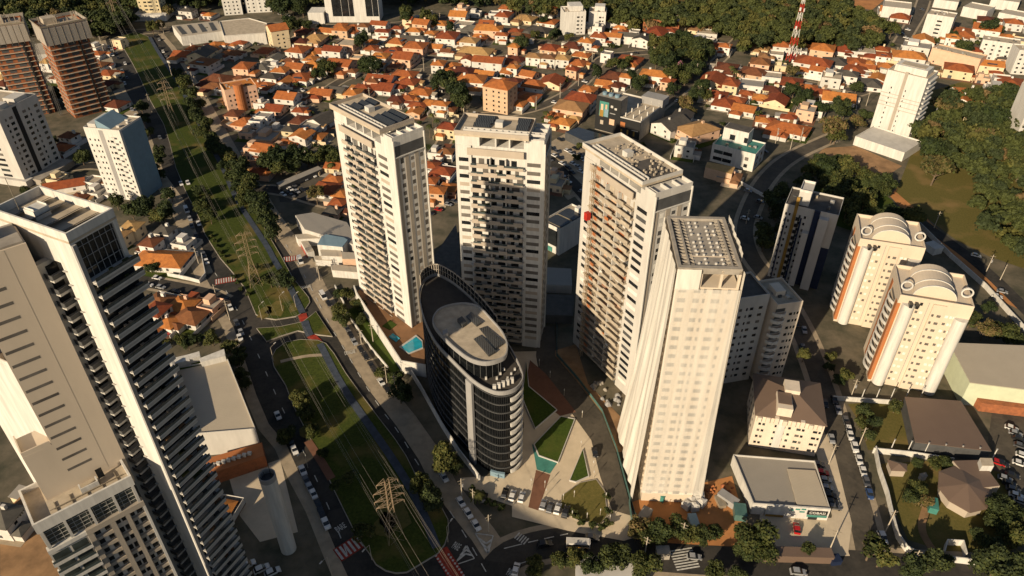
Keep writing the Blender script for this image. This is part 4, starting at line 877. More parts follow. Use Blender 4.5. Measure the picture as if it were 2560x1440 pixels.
# round-bayed pair
def round_tower(label, pa, pb=None, az=None):
    x, y, a, w_ = frame_from(pa, pb) if pb else (*at(*pa), az, 22.3); W, D, H = 22.3, 19, 37.5
    t = thing('round_bay_tower', label, 'apartment tower', (x, y, 0), a, 'cream towers with barrel roofs')
    MB().box(0, W, 0, D, 0, H).build('wall', 'tower_beige', t)
    for cx, r_, nm in ((3.4, 2.0, 'round_bay'), (W - 2.3, 2.1, 'round_bay')):
        MB().prism([(cx + r_ * math.cos(k), -.2 + r_ * math.sin(k)) for k in np.linspace(math.pi * 1.0, math.pi * 2.0, 15)] + [(cx + r_, .05), (cx - r_, .05)], .5, H - 1.5 if cx < 9 else H - 4).build(nm, 'white', t, True if False else False)
    MB().box(.0, 1.0, -.12, .02, 1, H - 2).build('orange_strip', 'orange', t)
    MB().box(-.12, .02, .2, 2.6, 1, H - 2).box(-.12, .02, 12.5, 15, 1, H - 2).build('orange_strip', 'orange', t)
    for i in range(11):
        z = 2 + i * 3
        b = MB().wallstrip([(-.1 - 1.3 * math.sin(math.pi * k / 8), 3.6 + k * 1.0) for k in range(9)], .3, z, z + 1.1).build('balcony', 'white', t)
        MB().box(-.06, .02, 4, 11.2, z + 1.1, z + 2.4).build('balcony_opening', 'shade', b)
    MB().box(9.2, 9.35, -.1, .02, 2, H).build('joint', 'grey', t); MB().box(10.5, 14.5, -.5, .02, 0, H - .1).build('projecting_bay', 'tower_beige', t)
    wins = []
    for i in range(11):
        for s, ww in ((6.0, .8), (7.4, .9), (10.9, .7), (12.6, 1.2), (15.2, .9), (16.6, .7), (17.6, .7)): wins.append((0, s, 2.6 + i * 3, ww, 1.0))
        for s in (3, 8, 13): wins.append((1, s, 2.6 + i * 3, 1.4, 1.1))
    for k in wins: pass
    windows(t, [w_ if not 10.5 <= w_[1] <= 14 or w_[0] else (0, w_[1], w_[2], w_[3], w_[4]) for w_ in wins if w_[0] == 1 or not 10.5 <= w_[1] <= 14], W, D, m='palewin', limit=98, mix=('shade', 'palewin', 'shade'))
    mb = MB()
    for i in range(11):
        for s, ww in ((11.0, .7), (12.6, 1.2)): mb.box(s, s + ww, -.53, -.45, 2.6 + i * 3, 3.6 + i * 3)
    for k in range(2 * 11): pass
    mb.build('bay_window', 'shade', t)
    for cx in (3.1, 5.0, 6.6): MB().box(cx, cx + .9, -2.6 if cx < 6 else -.1, -.05, H - 1.6, H - .4).build('attic_window', 'glass', t)
    rf = MB().wallstrip([(.2, .2), (W - .2, .2), (W - .2, D - .2), (.2, D - .2)], .4, H, H + 1.3, True).build('parapet', 'tower_beige', t)
    # barrel roof with ribs
    vb = MB(); n = 18; cx, r_ = W / 2, 6.4; ring = [(cx - r_ * math.cos(math.pi * k / n), r_ * .72 * math.sin(math.pi * k / n)) for k in range(n + 1)]
    y0, y1 = 3.5, D - 2
    vb.add([(x_, y0, H + z_) for x_, z_ in ring] + [(x_, y1, H + z_) for x_, z_ in ring], [(i, i + 1, n + 2 + i, n + 1 + i) for i in range(n)] + [tuple(range(n, -1, -1)), tuple(range(n + 1, 2 * n + 2))])
    vb.build('barrel_roof', 'tower_beige', t)
    for yy in (y0 - .3, y0 + 3.5, y1 - 4): 
        m_ = MB(); o1 = [(cx - (r_ + .16) * math.cos(math.pi * k / n), (r_ + .16) * .74 * math.sin(math.pi * k / n)) for k in range(n + 1)]
        m_.add([(x_, yy, H + z_) for x_, z_ in ring] + [(x_, yy, H + z_ + .0) for x_, z_ in o1] + [(x_, yy + .4, H + z_) for x_, z_ in ring] + [(x_, yy + .4, H + z_) for x_, z_ in o1],
               [(i, n + 1 + i, n + 2 + i, i + 1) for i in range(n)] + [(2 * n + 2 + i, 2 * n + 3 + i, 3 * n + 4 + i, 3 * n + 3 + i) for i in range(n)] + [(n + 1 + i, 3 * n + 3 + i, 3 * n + 4 + i, n + 2 + i) for i in range(n)]); m_.build('roof_rib', 'white', t)
    for cx2, cy2 in ((2.2, 4.5), (W - 1.6, 6)):
        m_ = MB(); q = [(cx2 + 1.9 * math.cos(k), H + 2.4 + 1.9 * math.sin(k)) for k in np.linspace(0, 2 * math.pi, 17)[:-1]]
        q2 = [(cx2 + 1.45 * math.cos(k), H + 2.4 + 1.45 * math.sin(k)) for k in np.linspace(0, 2 * math.pi, 17)[:-1]]
        vs = [(a_, cy2 - .3, b_) for a_, b_ in q] + [(a_, cy2 - .3, b_) for a_, b_ in q2] + [(a_, cy2 + .3, b_) for a_, b_ in q] + [(a_, cy2 + .3, b_) for a_, b_ in q2]
        fs = []
        for i in range(16):
            j = (i + 1) % 16; fs += [(i, j, 16 + j, 16 + i), (32 + j, 32 + i, 48 + i, 48 + j), (j, i, 32 + i, 32 + j), (16 + i, 16 + j, 48 + j, 48 + i)]
        m_.add(vs, fs); m_.build('roof_ring', 'white', t)
    return t, a
f1, az1 = round_tower('cream tower with barrel roof and orange strips, the nearer of the pair', (2168, 952), (2336, 984))
f2, _ = round_tower('cream tower with barrel roof and orange strips, the farther of the pair', (2083, 802), None, az1)
LAND += [('the nearer barrel-roofed tower', 139, 200), ('the farther barrel-roofed tower', 140, 245)]
# stepped grey tower, navy tower
t, W, D, H = block('apartment_tower', 'stepped cream tower with stacked rounded balconies, half in shade behind the netted tower', 'apartment tower', (1891, 963), (1950, 953), 14, 35.5, 'pinkwhite', [(.56, 1.1), (.74, .6), (.86, .7)], [(.2, 1.6), (.6, 1.6)], limit=80, wh=1.1)
lw = MB().box(-13.5, -1.3, 3.5, 17, 0, 37.5).build('left_wing', 'white2', t); MB().box(-13.2, -1.6, 3.8, 16.7, 37.5, 37.7).build('left_wing_roof', 'darkroof', lw); MB().wallstrip([(-13.3, 3.7), (-1.5, 3.7), (-1.5, 16.8), (-13.3, 16.8)], .3, 37.5, 38.5, True).build('left_wing_parapet', 'white2', lw)
MB().box(-1.3, 0, 6, 14, 0, 35).build('stair_link', 'grey', t)
for i in range(11):
    z = 2 + i * 3; bd = MB().wallstrip([(-.9, .4), (-.5, -.7), (.8, -1.5), (2.6, -1.4), (3.6, -.2)], .25, z, z + 1.25).build('balcony', 'white', t); MB().box(-.2, 3.2, -.08, .02, z + 1.2, z + 2.5).build('balcony_opening', 'dgrey', bd)
    for s_, ww in ((-11.5, 1.0), (-9.0, .6), (-7.6, 1.2), (-4.4, 1.4)): MB().box(s_, s_ + ww, 3.44, 3.6, z + .7, z + 1.8).build('window', 'glass' if (i + int(-s_)) % 3 else 'shade', lw)
MB().box(2, 5.5, 5, 10, H, H + 2.2).build('roof_house', 'pinkwhite', t)
t, W, D, H = block('apartment_tower', 'white tower with navy and ochre vertical stripes in shade', 'apartment tower', (1918, 690), (2042, 722), 16, 35, 'white2', [(.04, .7), (.11, .7), (.3, .8), (.4, .8)], [(.3, 1.2), (.7, 1.2)], limit=95, wh=1.2, roofm='darkroof')
for a_, b_, m_, h_ in ((.06, .085, 'navy', H - 5), (.19, .25, 'ochre', H + 5), (.34, .37, 'navy', H - 4), (.56, .67, 'navy', H + 1), (.85, 1.0, 'navy', 20)): MB().box(W * a_, W * b_, -.5, .05, 0, h_).build('stripe_panel', m_, t)
MB().box(W * .2, W * .42, 3, 12, H, H + 6).build('stair_house', 'white2', t); MB().wallstrip([(W * .2, 3.1), (W * .42, 3.1), (W * .42, 12), (W * .2, 12)], .3, H + 6, H + 7, True).build('crown_parapet', 'white', t)
mb = MB()
for i in range(10): mb.box(W * .26, W * .33, -1.2, 0, 3 + i * 3, 4 + i * 3)
mb.build('balcony_stack', 'black', t); MB().box(W * .44, W * .56, -2.5, 0, 0, 26).build('projecting_bay', 'white2', t); MB().box(W * .68, W * .85, -3, 0, 0, H - 1).build('projecting_bay', 'white2', t)
LAND += [('the navy striped tower', 120, 265), ('the stepped grey tower', 88, 205)]
# small cream block with a brown roof
t, W, D, H = block('apartment_block', 'cream five-storey block with a brown hipped roof and white roof gables', 'apartment block', (1870, 1114), (2036, 1141), 19, 14.5, 'pinkwhite', [(.06, .8), (.12, .8), (.3, 1.3), (.42, .8), (.5, .8), (.62, 1.3), (.7, .8), (.86, 1.3), (.94, .7)], [(.1, .9), (.3, .9), (.5, .9), (.7, .9), (.9, .9)], [(.2, 1), (.4, 1), (.6, 1), (.8, 1)], fh=2.8, z0=1.8, roof='hip', roofm='brownroof', rh=4.2, limit=95, wh=1.0)
MB().box(W * .28, W * .5, .5, 8, H, H + 3.8).build('dormer', 'pinkwhite', t); MB().box(W * .29, W * .49, 2.5, 7.8, H + 3.8, H + 4.0).build('dormer_roof', 'brownroof', t)
mb = MB()
for k in range(8): mb.box(W * (.02 + k * .125), W * (.08 + k * .125), -.9, .2, H - 2.4, H - .4 + (k % 3) * .4)
mb.build('attic_parapet', 'pinkwhite', t); MB().box(W * .4, W * .62, 8, 13, H + 1, H + 5).build('tank_house', 'pinkwhite', t); MB().box(W * .33, W * .45, -.15, .05, 1, H).build('white_bay', 'white', t)  # attic parapet, tank house and a narrow bay in plain white
MB().box(0, W, .4, D, 0, .9).build('ground_floor', 'dgrey', t)
LAND.append(('the cream five-storey block', 88, 170))
# supermarket
def pxblock(name, label, cat, px, H, wall, roofm, par=None, z=None, roofout=0):
    P_ = ats(px, H); cx = sum(p[0] for p in P_) / len(P_); cy = sum(p[1] for p in P_) / len(P_); Q = [(a - cx, b - cy) for a, b in P_]
    t = thing(name, label, cat, (cx, cy, 0)); MB().prism(Q, 0, H).build('wall', wall, t)
    r = MB().prism([(a * (.985 + roofout), b * (.985 + roofout)) for a, b in Q], H, H + .15).build('roof', roofm, t)
    if par: MB().wallstrip([(a * .99, b * .99) for a, b in (Q if sum(Q[i][0] * Q[(i + 1) % len(Q)][1] - Q[(i + 1) % len(Q)][0] * Q[i][1] for i in range(len(Q))) > 0 else Q[::-1])], .3, H, H + .8, True).build('parapet', par, r)
    return t, Q
t, Q = pxblock('shop', 'flat-roofed white shop with turquoise checks and a dark sign on its front', 'shop', [(1832, 1140), (2036, 1156), (2074, 1276), (1882, 1262)], 4.2, 'white', 'metalroofd', 'white2')
def shop_sheet(pxs, z, nm, m): 
    P_ = [(a - t.location.x, b - t.location.y) for a, b in ats(pxs, z)]; return MB().prism(P_, z - .3, z).build(nm, m, t)
shop_sheet([(1968, 1172), (2038, 1176), (2073, 1272), (1993, 1262)], 4.9, 'raised_roof', 'metalroof')
fa, fb = Vector(at(1912, 1264.5, 4.2)), Vector(at(2074, 1276, 4.2)); d = (fb - fa).normalized(); n_ = Vector((d.y, -d.x)); Lf = (fb - fa).length; ang = math.atan2(d.y, d.x)
def front(s0, s1, z0, z1, nm, m, out=.3):
    p = fa + d * (s0 * Lf); q = fa + d * (s1 * Lf); mb = MB(); vs = [p, q, q + n_ * out, p + n_ * out]; P_ = [(v.x - t.location.x, v.y - t.location.y) for v in vs]; return MB().prism(P_, z0, z1).build(nm, m, t)
front(0.03, 1.0, 0, 5.3, 'facade', 'white', .5)
for k, (s0, s1, z0, z1, m_) in enumerate(((.38, .45, 3.5, 4.1, 'teal'), (.47, .54, 4.0, 4.6, 'teal'), (.54, .62, 3.0, 3.6, 'teal'), (.56, .63, 4.2, 4.8, 'teal'), (.67, .98, 1.3, 2.2, 'teal'), (.04, .32, .1, 1.1, 'yellow'), (.7, .84, .1, 1.2, 'glass'))):
    front(s0, s1, z0, z1, 'front_panel', M['ochre'] if m_ == 'yellow' else m_, .56 + .01 * k)
sg = front(.66, .97, 2.5, 4.3, 'shop_sign', 'black', .7)
c = bpy.data.curves.new('sign_lettering', 'FONT'); c.body = 'COBASI'; c.size = 1.35; c.align_x = 'CENTER'; c.align_y = 'CENTER'; c.extrude = .03; c.offset = .0; o = bpy.data.objects.new('sign_lettering', c); COL.objects.link(o)
c.materials.append(M['palewin']); p = fa + d * (.815 * Lf) + n_ * .75; o.location = (p.x - t.location.x, p.y - t.location.y, 3.4); o.rotation_euler = (R(90), 0, ang); text_mesh(o, sg)
LAND.append(('the turquoise-checked shop', 85, 142))
# kiosk restaurant, huts
def pavilion(name, label, cat, px, H, apex, wall, roofm):
    P_ = ats(px, H); cx = sum(p[0] for p in P_) / len(P_); cy = sum(p[1] for p in P_) / len(P_); Q = [(a - cx, b - cy) for a, b in P_]
    t = thing(name, label, cat, (cx, cy, 0)); MB().prism([(a * .86, b * .86) for a, b in Q], 0, H).build('wall', wall, t)
    n = len(Q); MB().add([(a, b, H) for a, b in Q] + [(0, 0, H + apex)] + [(a, b, H - .2) for a, b in Q], [((i + 1) % n, i, n) if False else (i, (i + 1) % n, n) for i in range(n)] + [(n + 1 + i, n + 1 + (i + 1) % n, (i + 1) % n, i) for i in range(n)] + [tuple(range(2 * n, n, -1))]).build('roof', roofm, t); return t
pav_px = [(2347, 1178), (2345, 1218), (2372, 1252), (2425, 1282), (2468, 1272), (2480, 1238), (2462, 1196), (2400, 1160)][::-1]
pavilion('pavilion', 'many-sided brown-roofed pavilion in the walled garden', 'pavilion', pav_px, 4, 2.6, 'beige', 'brownroof')
pxblock('annex_building', 'brown flat-roofed annex behind the many-sided pavilion', 'annex', [(2382, 1152), (2452, 1150), (2500, 1215), (2440, 1222)], 4.6, 'beige', 'brownroof')
pxblock('tank_house', 'small white box house on the corner behind the garden pavilion', 'tank house', [(2450, 1145), (2480, 1146), (2485, 1165), (2455, 1165)], 7, 'white', 'roofgravel')
pavilion('garden_hut', 'small brown-roofed hut by the garden wall', 'hut', [(2218, 1148), (2268, 1160), (2268, 1178), (2228, 1176)][::-1], 3, 1.2, 'beige', 'brownroof')
pavilion('garden_hut', 'tiny pale hut standing between the brown hut and the pavilion', 'hut', [(2298, 1184), (2315, 1180), (2320, 1190), (2305, 1196)][::-1], 2, .8, 'white2', 'concrete')
t, Q = pxblock('sports_hall', 'pale green sports hall with a long beige metal roof', 'hall', [(2370, 856), (2620, 866), (2640, 985), (2424, 958)], 10, 'mint', 'metalroof'); LAND.append(('the pale green hall', 185, 190))
MB().prism([(a - t.location.x, b - t.location.y) for a, b in ats([(2440, 990), (2640, 1010), (2640, 1030), (2455, 1008)], 4)], .2, 4).build('brick_plinth', 'brick', t)
t, Q = pxblock('open_shed', 'brown-grey sheet roof on white posts beside the pale green hall', 'shed', [(2262, 993), (2402, 1003), (2478, 1128), (2288, 1106)], 5, 'dgrey', 'brownroof', None, None, .02)
# tall hall, court and water tower by the avenue
t, Q = pxblock('hall', 'long hall with a plain beige roof between the tallest tower and the avenue', 'hall', [(440, 922), (570, 901), (640, 1076), (472, 1090)], 9.5, 'white2', 'metalroof', 'white2'); LAND.append(('the beige-roofed hall', -100, 180))
MB().prism([(a - t.location.x, b - t.location.y) for a, b in ats([(437, 922), (443, 922), (476, 1091), (469, 1092)], 9.5)], 0, 13.6).build('side_wall', 'grey', t)
for px, nm in (([(412, 900), (470, 886), (474, 900), (416, 914)], 'rear_panel'), ([(470, 886), (498, 878), (500, 890), (474, 898)], 'rear_panel'), ([(498, 896), (560, 872), (563, 890), (502, 905)], 'rear_panel')):
    MB().prism([(a - t.location.x, b - t.location.y) for a, b in ats(px, 12)], 6, 12).build(nm, 'white', t)
MB().prism([(a - t.location.x, b - t.location.y) for a, b in ats([(420, 915), (565, 885), (570, 898), (428, 930)], 9.6)], 9.2, 9.8).build('green_roof', 'grassd', t)
t, Q = pxblock('annex_building', 'orange-roofed annex with white roof units beside the beige hall', 'annex', [(498, 1152), (655, 1106), (662, 1140), (512, 1190)], 5, 'brick', 'orange')
for k in range(9):
    x, y = at(520 + k * 13, 1168 - k * 4.2, 5.4); MB().box(x - .6 - t.location.x, x + .6 - t.location.x, y - .5 - t.location.y, y + .5 - t.location.y, 5.1, 6.1).build('air_conditioner', 'white2', t)
sheet('court', [(572, 1192), (700, 1148), (745, 1330), (650, 1355), (600, 1290)], Z1, M['plaza'])
x, y = at(722, 1372); t = thing('water_tower', 'tall plain white cylindrical water tower beside the avenue', 'water tower', (x, y, 0)); rr = 2.15
MB().prism([(rr * math.cos(k), rr * math.sin(k)) for k in np.linspace(0, 2 * math.pi, 29)[:-1]], 0, 30.5).build('shaft', 'white', t, False)
MB().wallstrip([((rr - .1) * math.cos(k), (rr - .1) * math.sin(k)) for k in np.linspace(0, 2 * math.pi, 29)[:-1]], .25, 30.5, 32.2, True).build('rim', 'grey', t)
MB().prism([(1.8 * math.cos(k), 1.8 * math.sin(k)) for k in np.linspace(0, 2 * math.pi, 17)[:-1]], 30.5, 30.7).build('lid', 'dgrey', t); MB().bar((.8, .5, 30.6), (.8, .5, 36.5), .08).bar((-.8, .2, 30.6), (-.8, .2, 33), .06).build('antenna', 'black', t)
mb = MB()
for k in range(20): mb.bar((1.9, -1.25, 2 + k * 1.4), (2.5, -1.6, 2 + k * 1.4), .04)
LAND.append(('the water tower', x, y))
# shops behind the solar-roofed tower
t, Q = pxblock('hall', 'low hall with a plain grey-brown roof behind the solar-roofed white tower', 'hall', [(738, 538), (782, 531), (868, 556), (905, 618), (762, 574)], 6, 'white2', 'metalroofd')
t, Q = pxblock('shop', 'shop with a curved blue-grey roof beside the avenue', 'shop', [(793, 612), (803, 592), (814, 586), (860, 594), (870, 600), (856, 618)], 7, 'white', M['blue'])
for q, hh, lab in (([(738, 587), (800, 582), (806, 596), (744, 598)], 4, 'small tan lean-to roof in front of the grey-brown hall'), ([(800, 625), (852, 626), (856, 642), (804, 640)], 5, 'plain white-fronted shop below the curved blue roof'), ([(852, 630), (890, 632), (894, 648), (856, 648)], 6, 'peach box shop with metal roof beside the white tower'), ([(785, 640), (828, 642), (830, 652), (788, 650)], 3, 'row of small service kiosks facing the petrol forecourt'), ([(826, 660), (900, 668), (904, 682), (830, 676)], 3.5, 'long white shed with peeling wall under the white tower'), ([(752, 604), (770, 602), (785, 628), (768, 632)], 3, 'narrow ribbed canopy beside the crossing')):
    pxblock('shop_unit', lab, 'shop', q, hh, 'white' if hh != 6 else 'peach', 'metalroof')
pxblock('banner_fence', 'red and white banner fence along the pavement', 'banner', [(750, 606), (752, 605), (769, 636), (767, 638)], 1.6, 'red', 'white2')
pxblock('carport', 'long grey carport roof over parked cars in the lot', 'carport', [(690, 458), (796, 415), (806, 422), (700, 468)], 3, 'dgrey', 'metalroofd')
pxblock('car_canopy', 'large dark slatted canopy roof over the car park', 'canopy', [(1413, 330), (1445, 318), (1545, 348), (1500, 372)], 5, 'dgrey', 'solar')
# podium of the solar-roofed tower with pool
pod = ats([(893, 728), (1003, 903), (1062, 912), (1058, 700), (960, 660)], 4); t = thing('podium_terrace', 'walled podium terrace with a blue pool at the foot of the white tower', 'terrace', (0, 0, 0))
MB().prism(pod, 0, 3.9).build('deck', 'deck', t); MB().wallstrip(ats([(885, 715), (893, 735), (1003, 903), (1064, 914)], 5.6), .4, 0, 6.0).build('wall', 'white', t)
MB().prism(ats([(998, 868), (1040, 838), (1056, 852), (1058, 872), (1022, 886)], 4), 3.95, 4.25).build('pool_rim', 'white2', t); MB().prism(ats([(1003, 868), (1040, 842), (1054, 854), (1056, 868), (1022, 882)], 4.3), 4.0, 4.32).build('pool', 'water', t)
MB().prism(ats([(972, 842), (982, 833), (1000, 846), (990, 855)], 4.1), 3.95, 4.12).build('small_pool', 'water', t); MB().prism(ats([(955, 815), (975, 800), (992, 812), (975, 825)], 4), 3.9, 4.05).build('lawn', 'grassd', t)
sheet('lawn', [(868, 775), (893, 765), (1000, 915), (1010, 940), (985, 945), (960, 915)], Z2, M['grassd'])
for pts, lab in (([(838, 718), (860, 760), (866, 782), (905, 840), (930, 875), (972, 925)], 'long low white wall between pavement and lawn below the podium'), ([(1030, 940), (1052, 975), (1105, 1070), (1150, 1140), (1200, 1205)], 'straight white wall running down the pavement side of the oval building')):
    tag(MB().wallstrip(ats(pts), .35, 0, 1.3 if 'low' in lab else 3.0).build('garden_wall', 'white'), lab, 'wall')
# building with the dark screens between two towers, sheds
t, W, D, H = block('shop_building', 'white building with a dark louvred front and roof solar panels between two towers', 'building', (1352, 616), (1397, 639), 21, 13, 'white', limit=1)
MB().box(.5, W - 1.5, -.2, .05, 4, 12).build('louvre_screen', 'glass', t)
for k in range(2): MB().box(1, W - 1, 2 + k * 8, 8.5 + k * 8, H + .5, H + .7).build('solar_panel', 'solar', t)
MB().box(1, 3.4, -.3, .02, .3, 3).build('red_sign', 'red', t); MB().box(4, 7, -.3, .02, .3, 2.6).build('teal_sign', 'teal', t); MB().box(5, 8, 17, 20, H, H + 2.5).build('roof_house', 'white', t)
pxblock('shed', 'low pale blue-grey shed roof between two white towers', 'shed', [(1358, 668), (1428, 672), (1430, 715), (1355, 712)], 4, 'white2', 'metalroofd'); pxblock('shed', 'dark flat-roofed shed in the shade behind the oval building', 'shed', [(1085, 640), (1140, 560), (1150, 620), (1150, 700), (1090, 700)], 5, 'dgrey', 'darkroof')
pxblock('ramp_building', 'dark glazed garage entrance behind the plaza ramp', 'garage', [(1355, 735), (1435, 738), (1432, 790), (1352, 788)], 4, 'dgrey', 'darkroof')
# glass-fenced edges of the plaza ramp
tag(MB().wallstrip(ats([(1392, 805), (1392, 890), (1445, 950), (1505, 1030), (1541, 1125), (1575, 1250), (1590, 1300)]), .12, 0, 1.4).build('glass_fence', 'fenceglass'), 'curving teal glass fence along the plaza ramp', 'fence')
tag(MB().wallstrip(ats([(1572, 1258), (1580, 1320), (1600, 1350)]), .15, 0, 2.2).build('site_fence', 'fenceglass'), 'short green hoarding at the corner of the building site', 'fence')
# art wall building, roof-deck
t, W, D, H = block('mural_building', 'black building with a large painted front and an open concrete roof deck', 'building', (1487, 323), (1597, 352), 34, 11, 'concrete', limit=1, par='white2')
MB().box(0, 15.5, 0, 9, 11, 21).build('tower_part', 'concrete', t); mb = MB().box(-.12, W, -.25, .02, .5, 11.2).box(-.12, 16, -.25, .02, 11.2, 21.2); mb.build('painted_wall', 'black', t)
rg = random.Random(4)
for k, (a_, b_, c_, d_, m_) in enumerate(((2.2, 8.2, 9.5, 18.5, 'teal'), (2.6, 5.0, 9.2, 13.2, 'ochre'), (3.2, 4.6, 13.2, 16.8, 'peach'), (5.6, 8.0, 9.6, 14.2, 'blue'), (6.0, 7.2, 14.2, 17, 'peach'), (9.2, 12.5, 5.5, 9, 'peach'), (16.5, 19.5, 6, 9, 'orange'), (9.5, 11, 15.8, 17.2, 'white2'), (12, 13.5, 15, 16.2, 'white2'), (9.2, 12.8, 12.2, 12.7, 'grey'), (21, 22, 2, 5, 'ochre'), (25, 26, 2, 5, 'ochre'), (17, 18, 1.5, 4.5, 'ochre'), (24, 28, 5.2, 5.6, 'grey'), (3.4, 5.4, 4.5, 7, 'beige'))):
    MB().box(a_, b_, -.3 - .01 * k, -.2, c_, d_).build('painted_patch', m_, t)
for k in range(3): MB().prism([(3 + k * 4 + 1.4 * math.cos(q), 4 + 1.4 * math.sin(q)) for q in np.linspace(0, 6.283, 13)[:-1]], 21, 22.6).build('water_tank', M['blue'], t)
mb = MB()
for i in range(4):
    for j in range(3): mb.box(17.5 + j * 5, 18.1 + j * 5, 3 + i * 8, 3.6 + i * 8, 11, 13.5)
mb.build('deck_column', 'white', t); MB().box(W - 13, W + 1, 27, 36, 11, 15.5).build('deck_house', 'grey', t)
LAND.append(('the black painted building', 60, 420))
# white and green clinic on the slope
t, W, D, H = block('clinic_building', 'white modern building with a teal roof terrace and strip windows', 'building', (1774, 402), (1880, 430), 17, 9.5, 'white', [(.06, 5), (.28, 5), (.78, 2)], [(.2, 2.5), (.6, 2.5)], fh=4, z0=1.5, wh=2.0, roofm='teal', limit=40)
MB().box(2, W - 8, 9, 17, 9.5, 17).build('upper_storey', 'white', t); MB().box(2.3, W - 8.3, 9.3, 16.7, 17, 17.2).build('upper_roof', 'darkroof', t)
for a_, b_ in ((6, 9), (14, 16)): MB().box(a_, b_, 8.95, 9.05, 11, 14).build('window', 'glass', t)
LAND.append(('the teal-terraced building', 130, 365))
# modern white cubes and unfinished brick house below the wood
for q, lab in (((1408, 88, 1462, 86, 16, 17), 'white cubic house of stacked boxes, the taller of two below the wood'), ((1470, 76, 1512, 78, 13, 14), 'white cubic house of stacked boxes, the smaller of two below the wood')):
    t, W, D, H = block('cubic_house', lab, 'house', (q[0], q[1]), (q[2], q[3]), q[4], q[5], 'white', [(.6, 2), (.8, 1)], [(.3, 1.5)], limit=14); MB().box(W * .3, W * .9, 4, D, H, H + 4).build('upper_box', 'white', t)
t, W, D, H = block('unfinished_house', 'bare brick house shell with a row of empty openings below the wood', 'house shell', (1606, 78), (1695, 86), 20, 9, 'brick', [(.08, 1.2), (.3, 1.2), (.5, 1.2), (.7, 1.2)], wh=2.2, fh=8, limit=10, wm='dgrey', roofm='slabc')
t, W, D, H = block('apartment_block', 'yellow four-storey block with an orange roof among the houses', 'apartment block', (686, 126), (729, 119), 15, 14, 'cream', [(.3, 1.3), (.6, 1.3)], lefts=[(.3, 1), (.7, 1)], roof='gable', roofm='tile', limit=20)
t, W, D, H = block('apartment_block', 'peach four-storey block under an orange hipped roof beside a steep street', 'apartment block', (1208, 276), (1269, 288), 14, 16, 'peach', [(.12, 1.0), (.4, 1.2), (.62, 1.2), (.86, 1)], [(.3, 1.2), (.7, 1.2)], lefts=[(.3, 2), (.7, 2)], roof='hip', roofm='tile', limit=40)
t, W, D, H = block('apartment_block', 'peach and orange apartment block near the avenue trees', 'apartment block', (574, 283), (652, 268), 14, 14, 'peach', [(.1, 1), (.24, 1), (.62, 1.2), (.74, 1.2), (.88, 1.2)], [(.4, 1.2)], roof='flat', roofm='tile', limit=40)
MB().prism([(W * .44 + 3 * math.cos(k), 1 + 3 * math.sin(k)) for k in np.linspace(0, 6.283, 17)[:-1]], 0, 17).build('round_stair', 'orange', t)
# far right: blocks, sheds
block('apartment_block', 'square white block with a column of dark balconies on its front', 'apartment block', (2300, 92), (2366, 103), 15, 17, 'white', [(.42, 3.6)], [(.3, 1), (.6, 1)], limit=30)
block('long_building', 'long blank peach building above the lone white tower', 'building', (2318, 156), (2438, 186), 12, 10, 'peach', [(.1, 1), (.4, 1)], fh=6, limit=8)
block('apartment_block', 'long white apartment block beside a dark tree', 'apartment block', (2440, 146), (2532, 160), 14, 13, 'white', [(.1, 1.5), (.3, 1.5), (.5, 1.5), (.7, 1.5)], limit=30)
block('apartment_block', 'white apartment block half outside the picture', 'apartment block', (2525, 185), (2600, 190), 14, 16, 'white', [(.1, 1.5), (.3, 1.5)], limit=16)
block('apartment_tower', 'white tower flank cut by the picture edge above the slope', 'apartment tower', (2532, 360), (2640, 365), 16, 30, 'white2', [(.05, 1.2), (.2, 1.2)], limit=20)
for k, (a_, b_, D_x, H_x, lab) in enumerate((((2200, 42), (2270, 50), 22, 8, 'white hall with a hipped roof near the far sheds'), ((2400, 40), (2460, 52), 20, 7, 'white shed with a pale roof in the far yards'), ((2470, 20), (2540, 30), 22, 7, 'wide pale shed at the far corner'), ((2490, 52), (2560, 66), 18, 6, 'long white workshop beside the far yards'), ((2330, 18), (2390, 26), 16, 6, 'low far shed with grey roof'))):
    block('warehouse', lab, 'shed', a_, b_, D_x, H_x, 'white', roofm='metalroof', limit=1)
# showrooms at the top
t, Q = pxblock('showroom', 'low white showroom with dark roof strips beyond the avenue', 'showroom', [(430, 64), (545, 52), (556, 78), (452, 92)], 7, 'white', 'metalroof')
for k in range(4): x, y = at(445 + k * 27, 76 - k * 3.5, 7.2); MB().prism([(a - t.location.x, b - t.location.y) for a, b in ats([(440 + k * 27, 66 - k * 3), (450 + k * 27, 65 - k * 3), (468 + k * 25, 84 - k * 3), (456 + k * 25, 86 - k * 3)], 7.3)], 7.15, 7.35).build('roof_strip', 'dgrey', t)
pxblock('warehouse', 'large pale flat-roofed warehouse beside the showroom', 'warehouse', [(548, 55), (622, 47), (668, 60), (664, 84), (560, 92)], 8, 'white', 'roofgravel', 'white2')
pxblock('warehouse', 'white warehouse in the shadow beside the brick towers', 'warehouse', [(86, 110), (128, 104), (135, 132), (92, 138)], 6, 'white', 'metalroof')
pxblock('guard_house', 'cream pitched-roof house standing in full light amid the trees of the slope street', 'house', [(1763, 418), (1768, 405), (1838, 418), (1830, 436)], 6, 'peach', 'tilet')
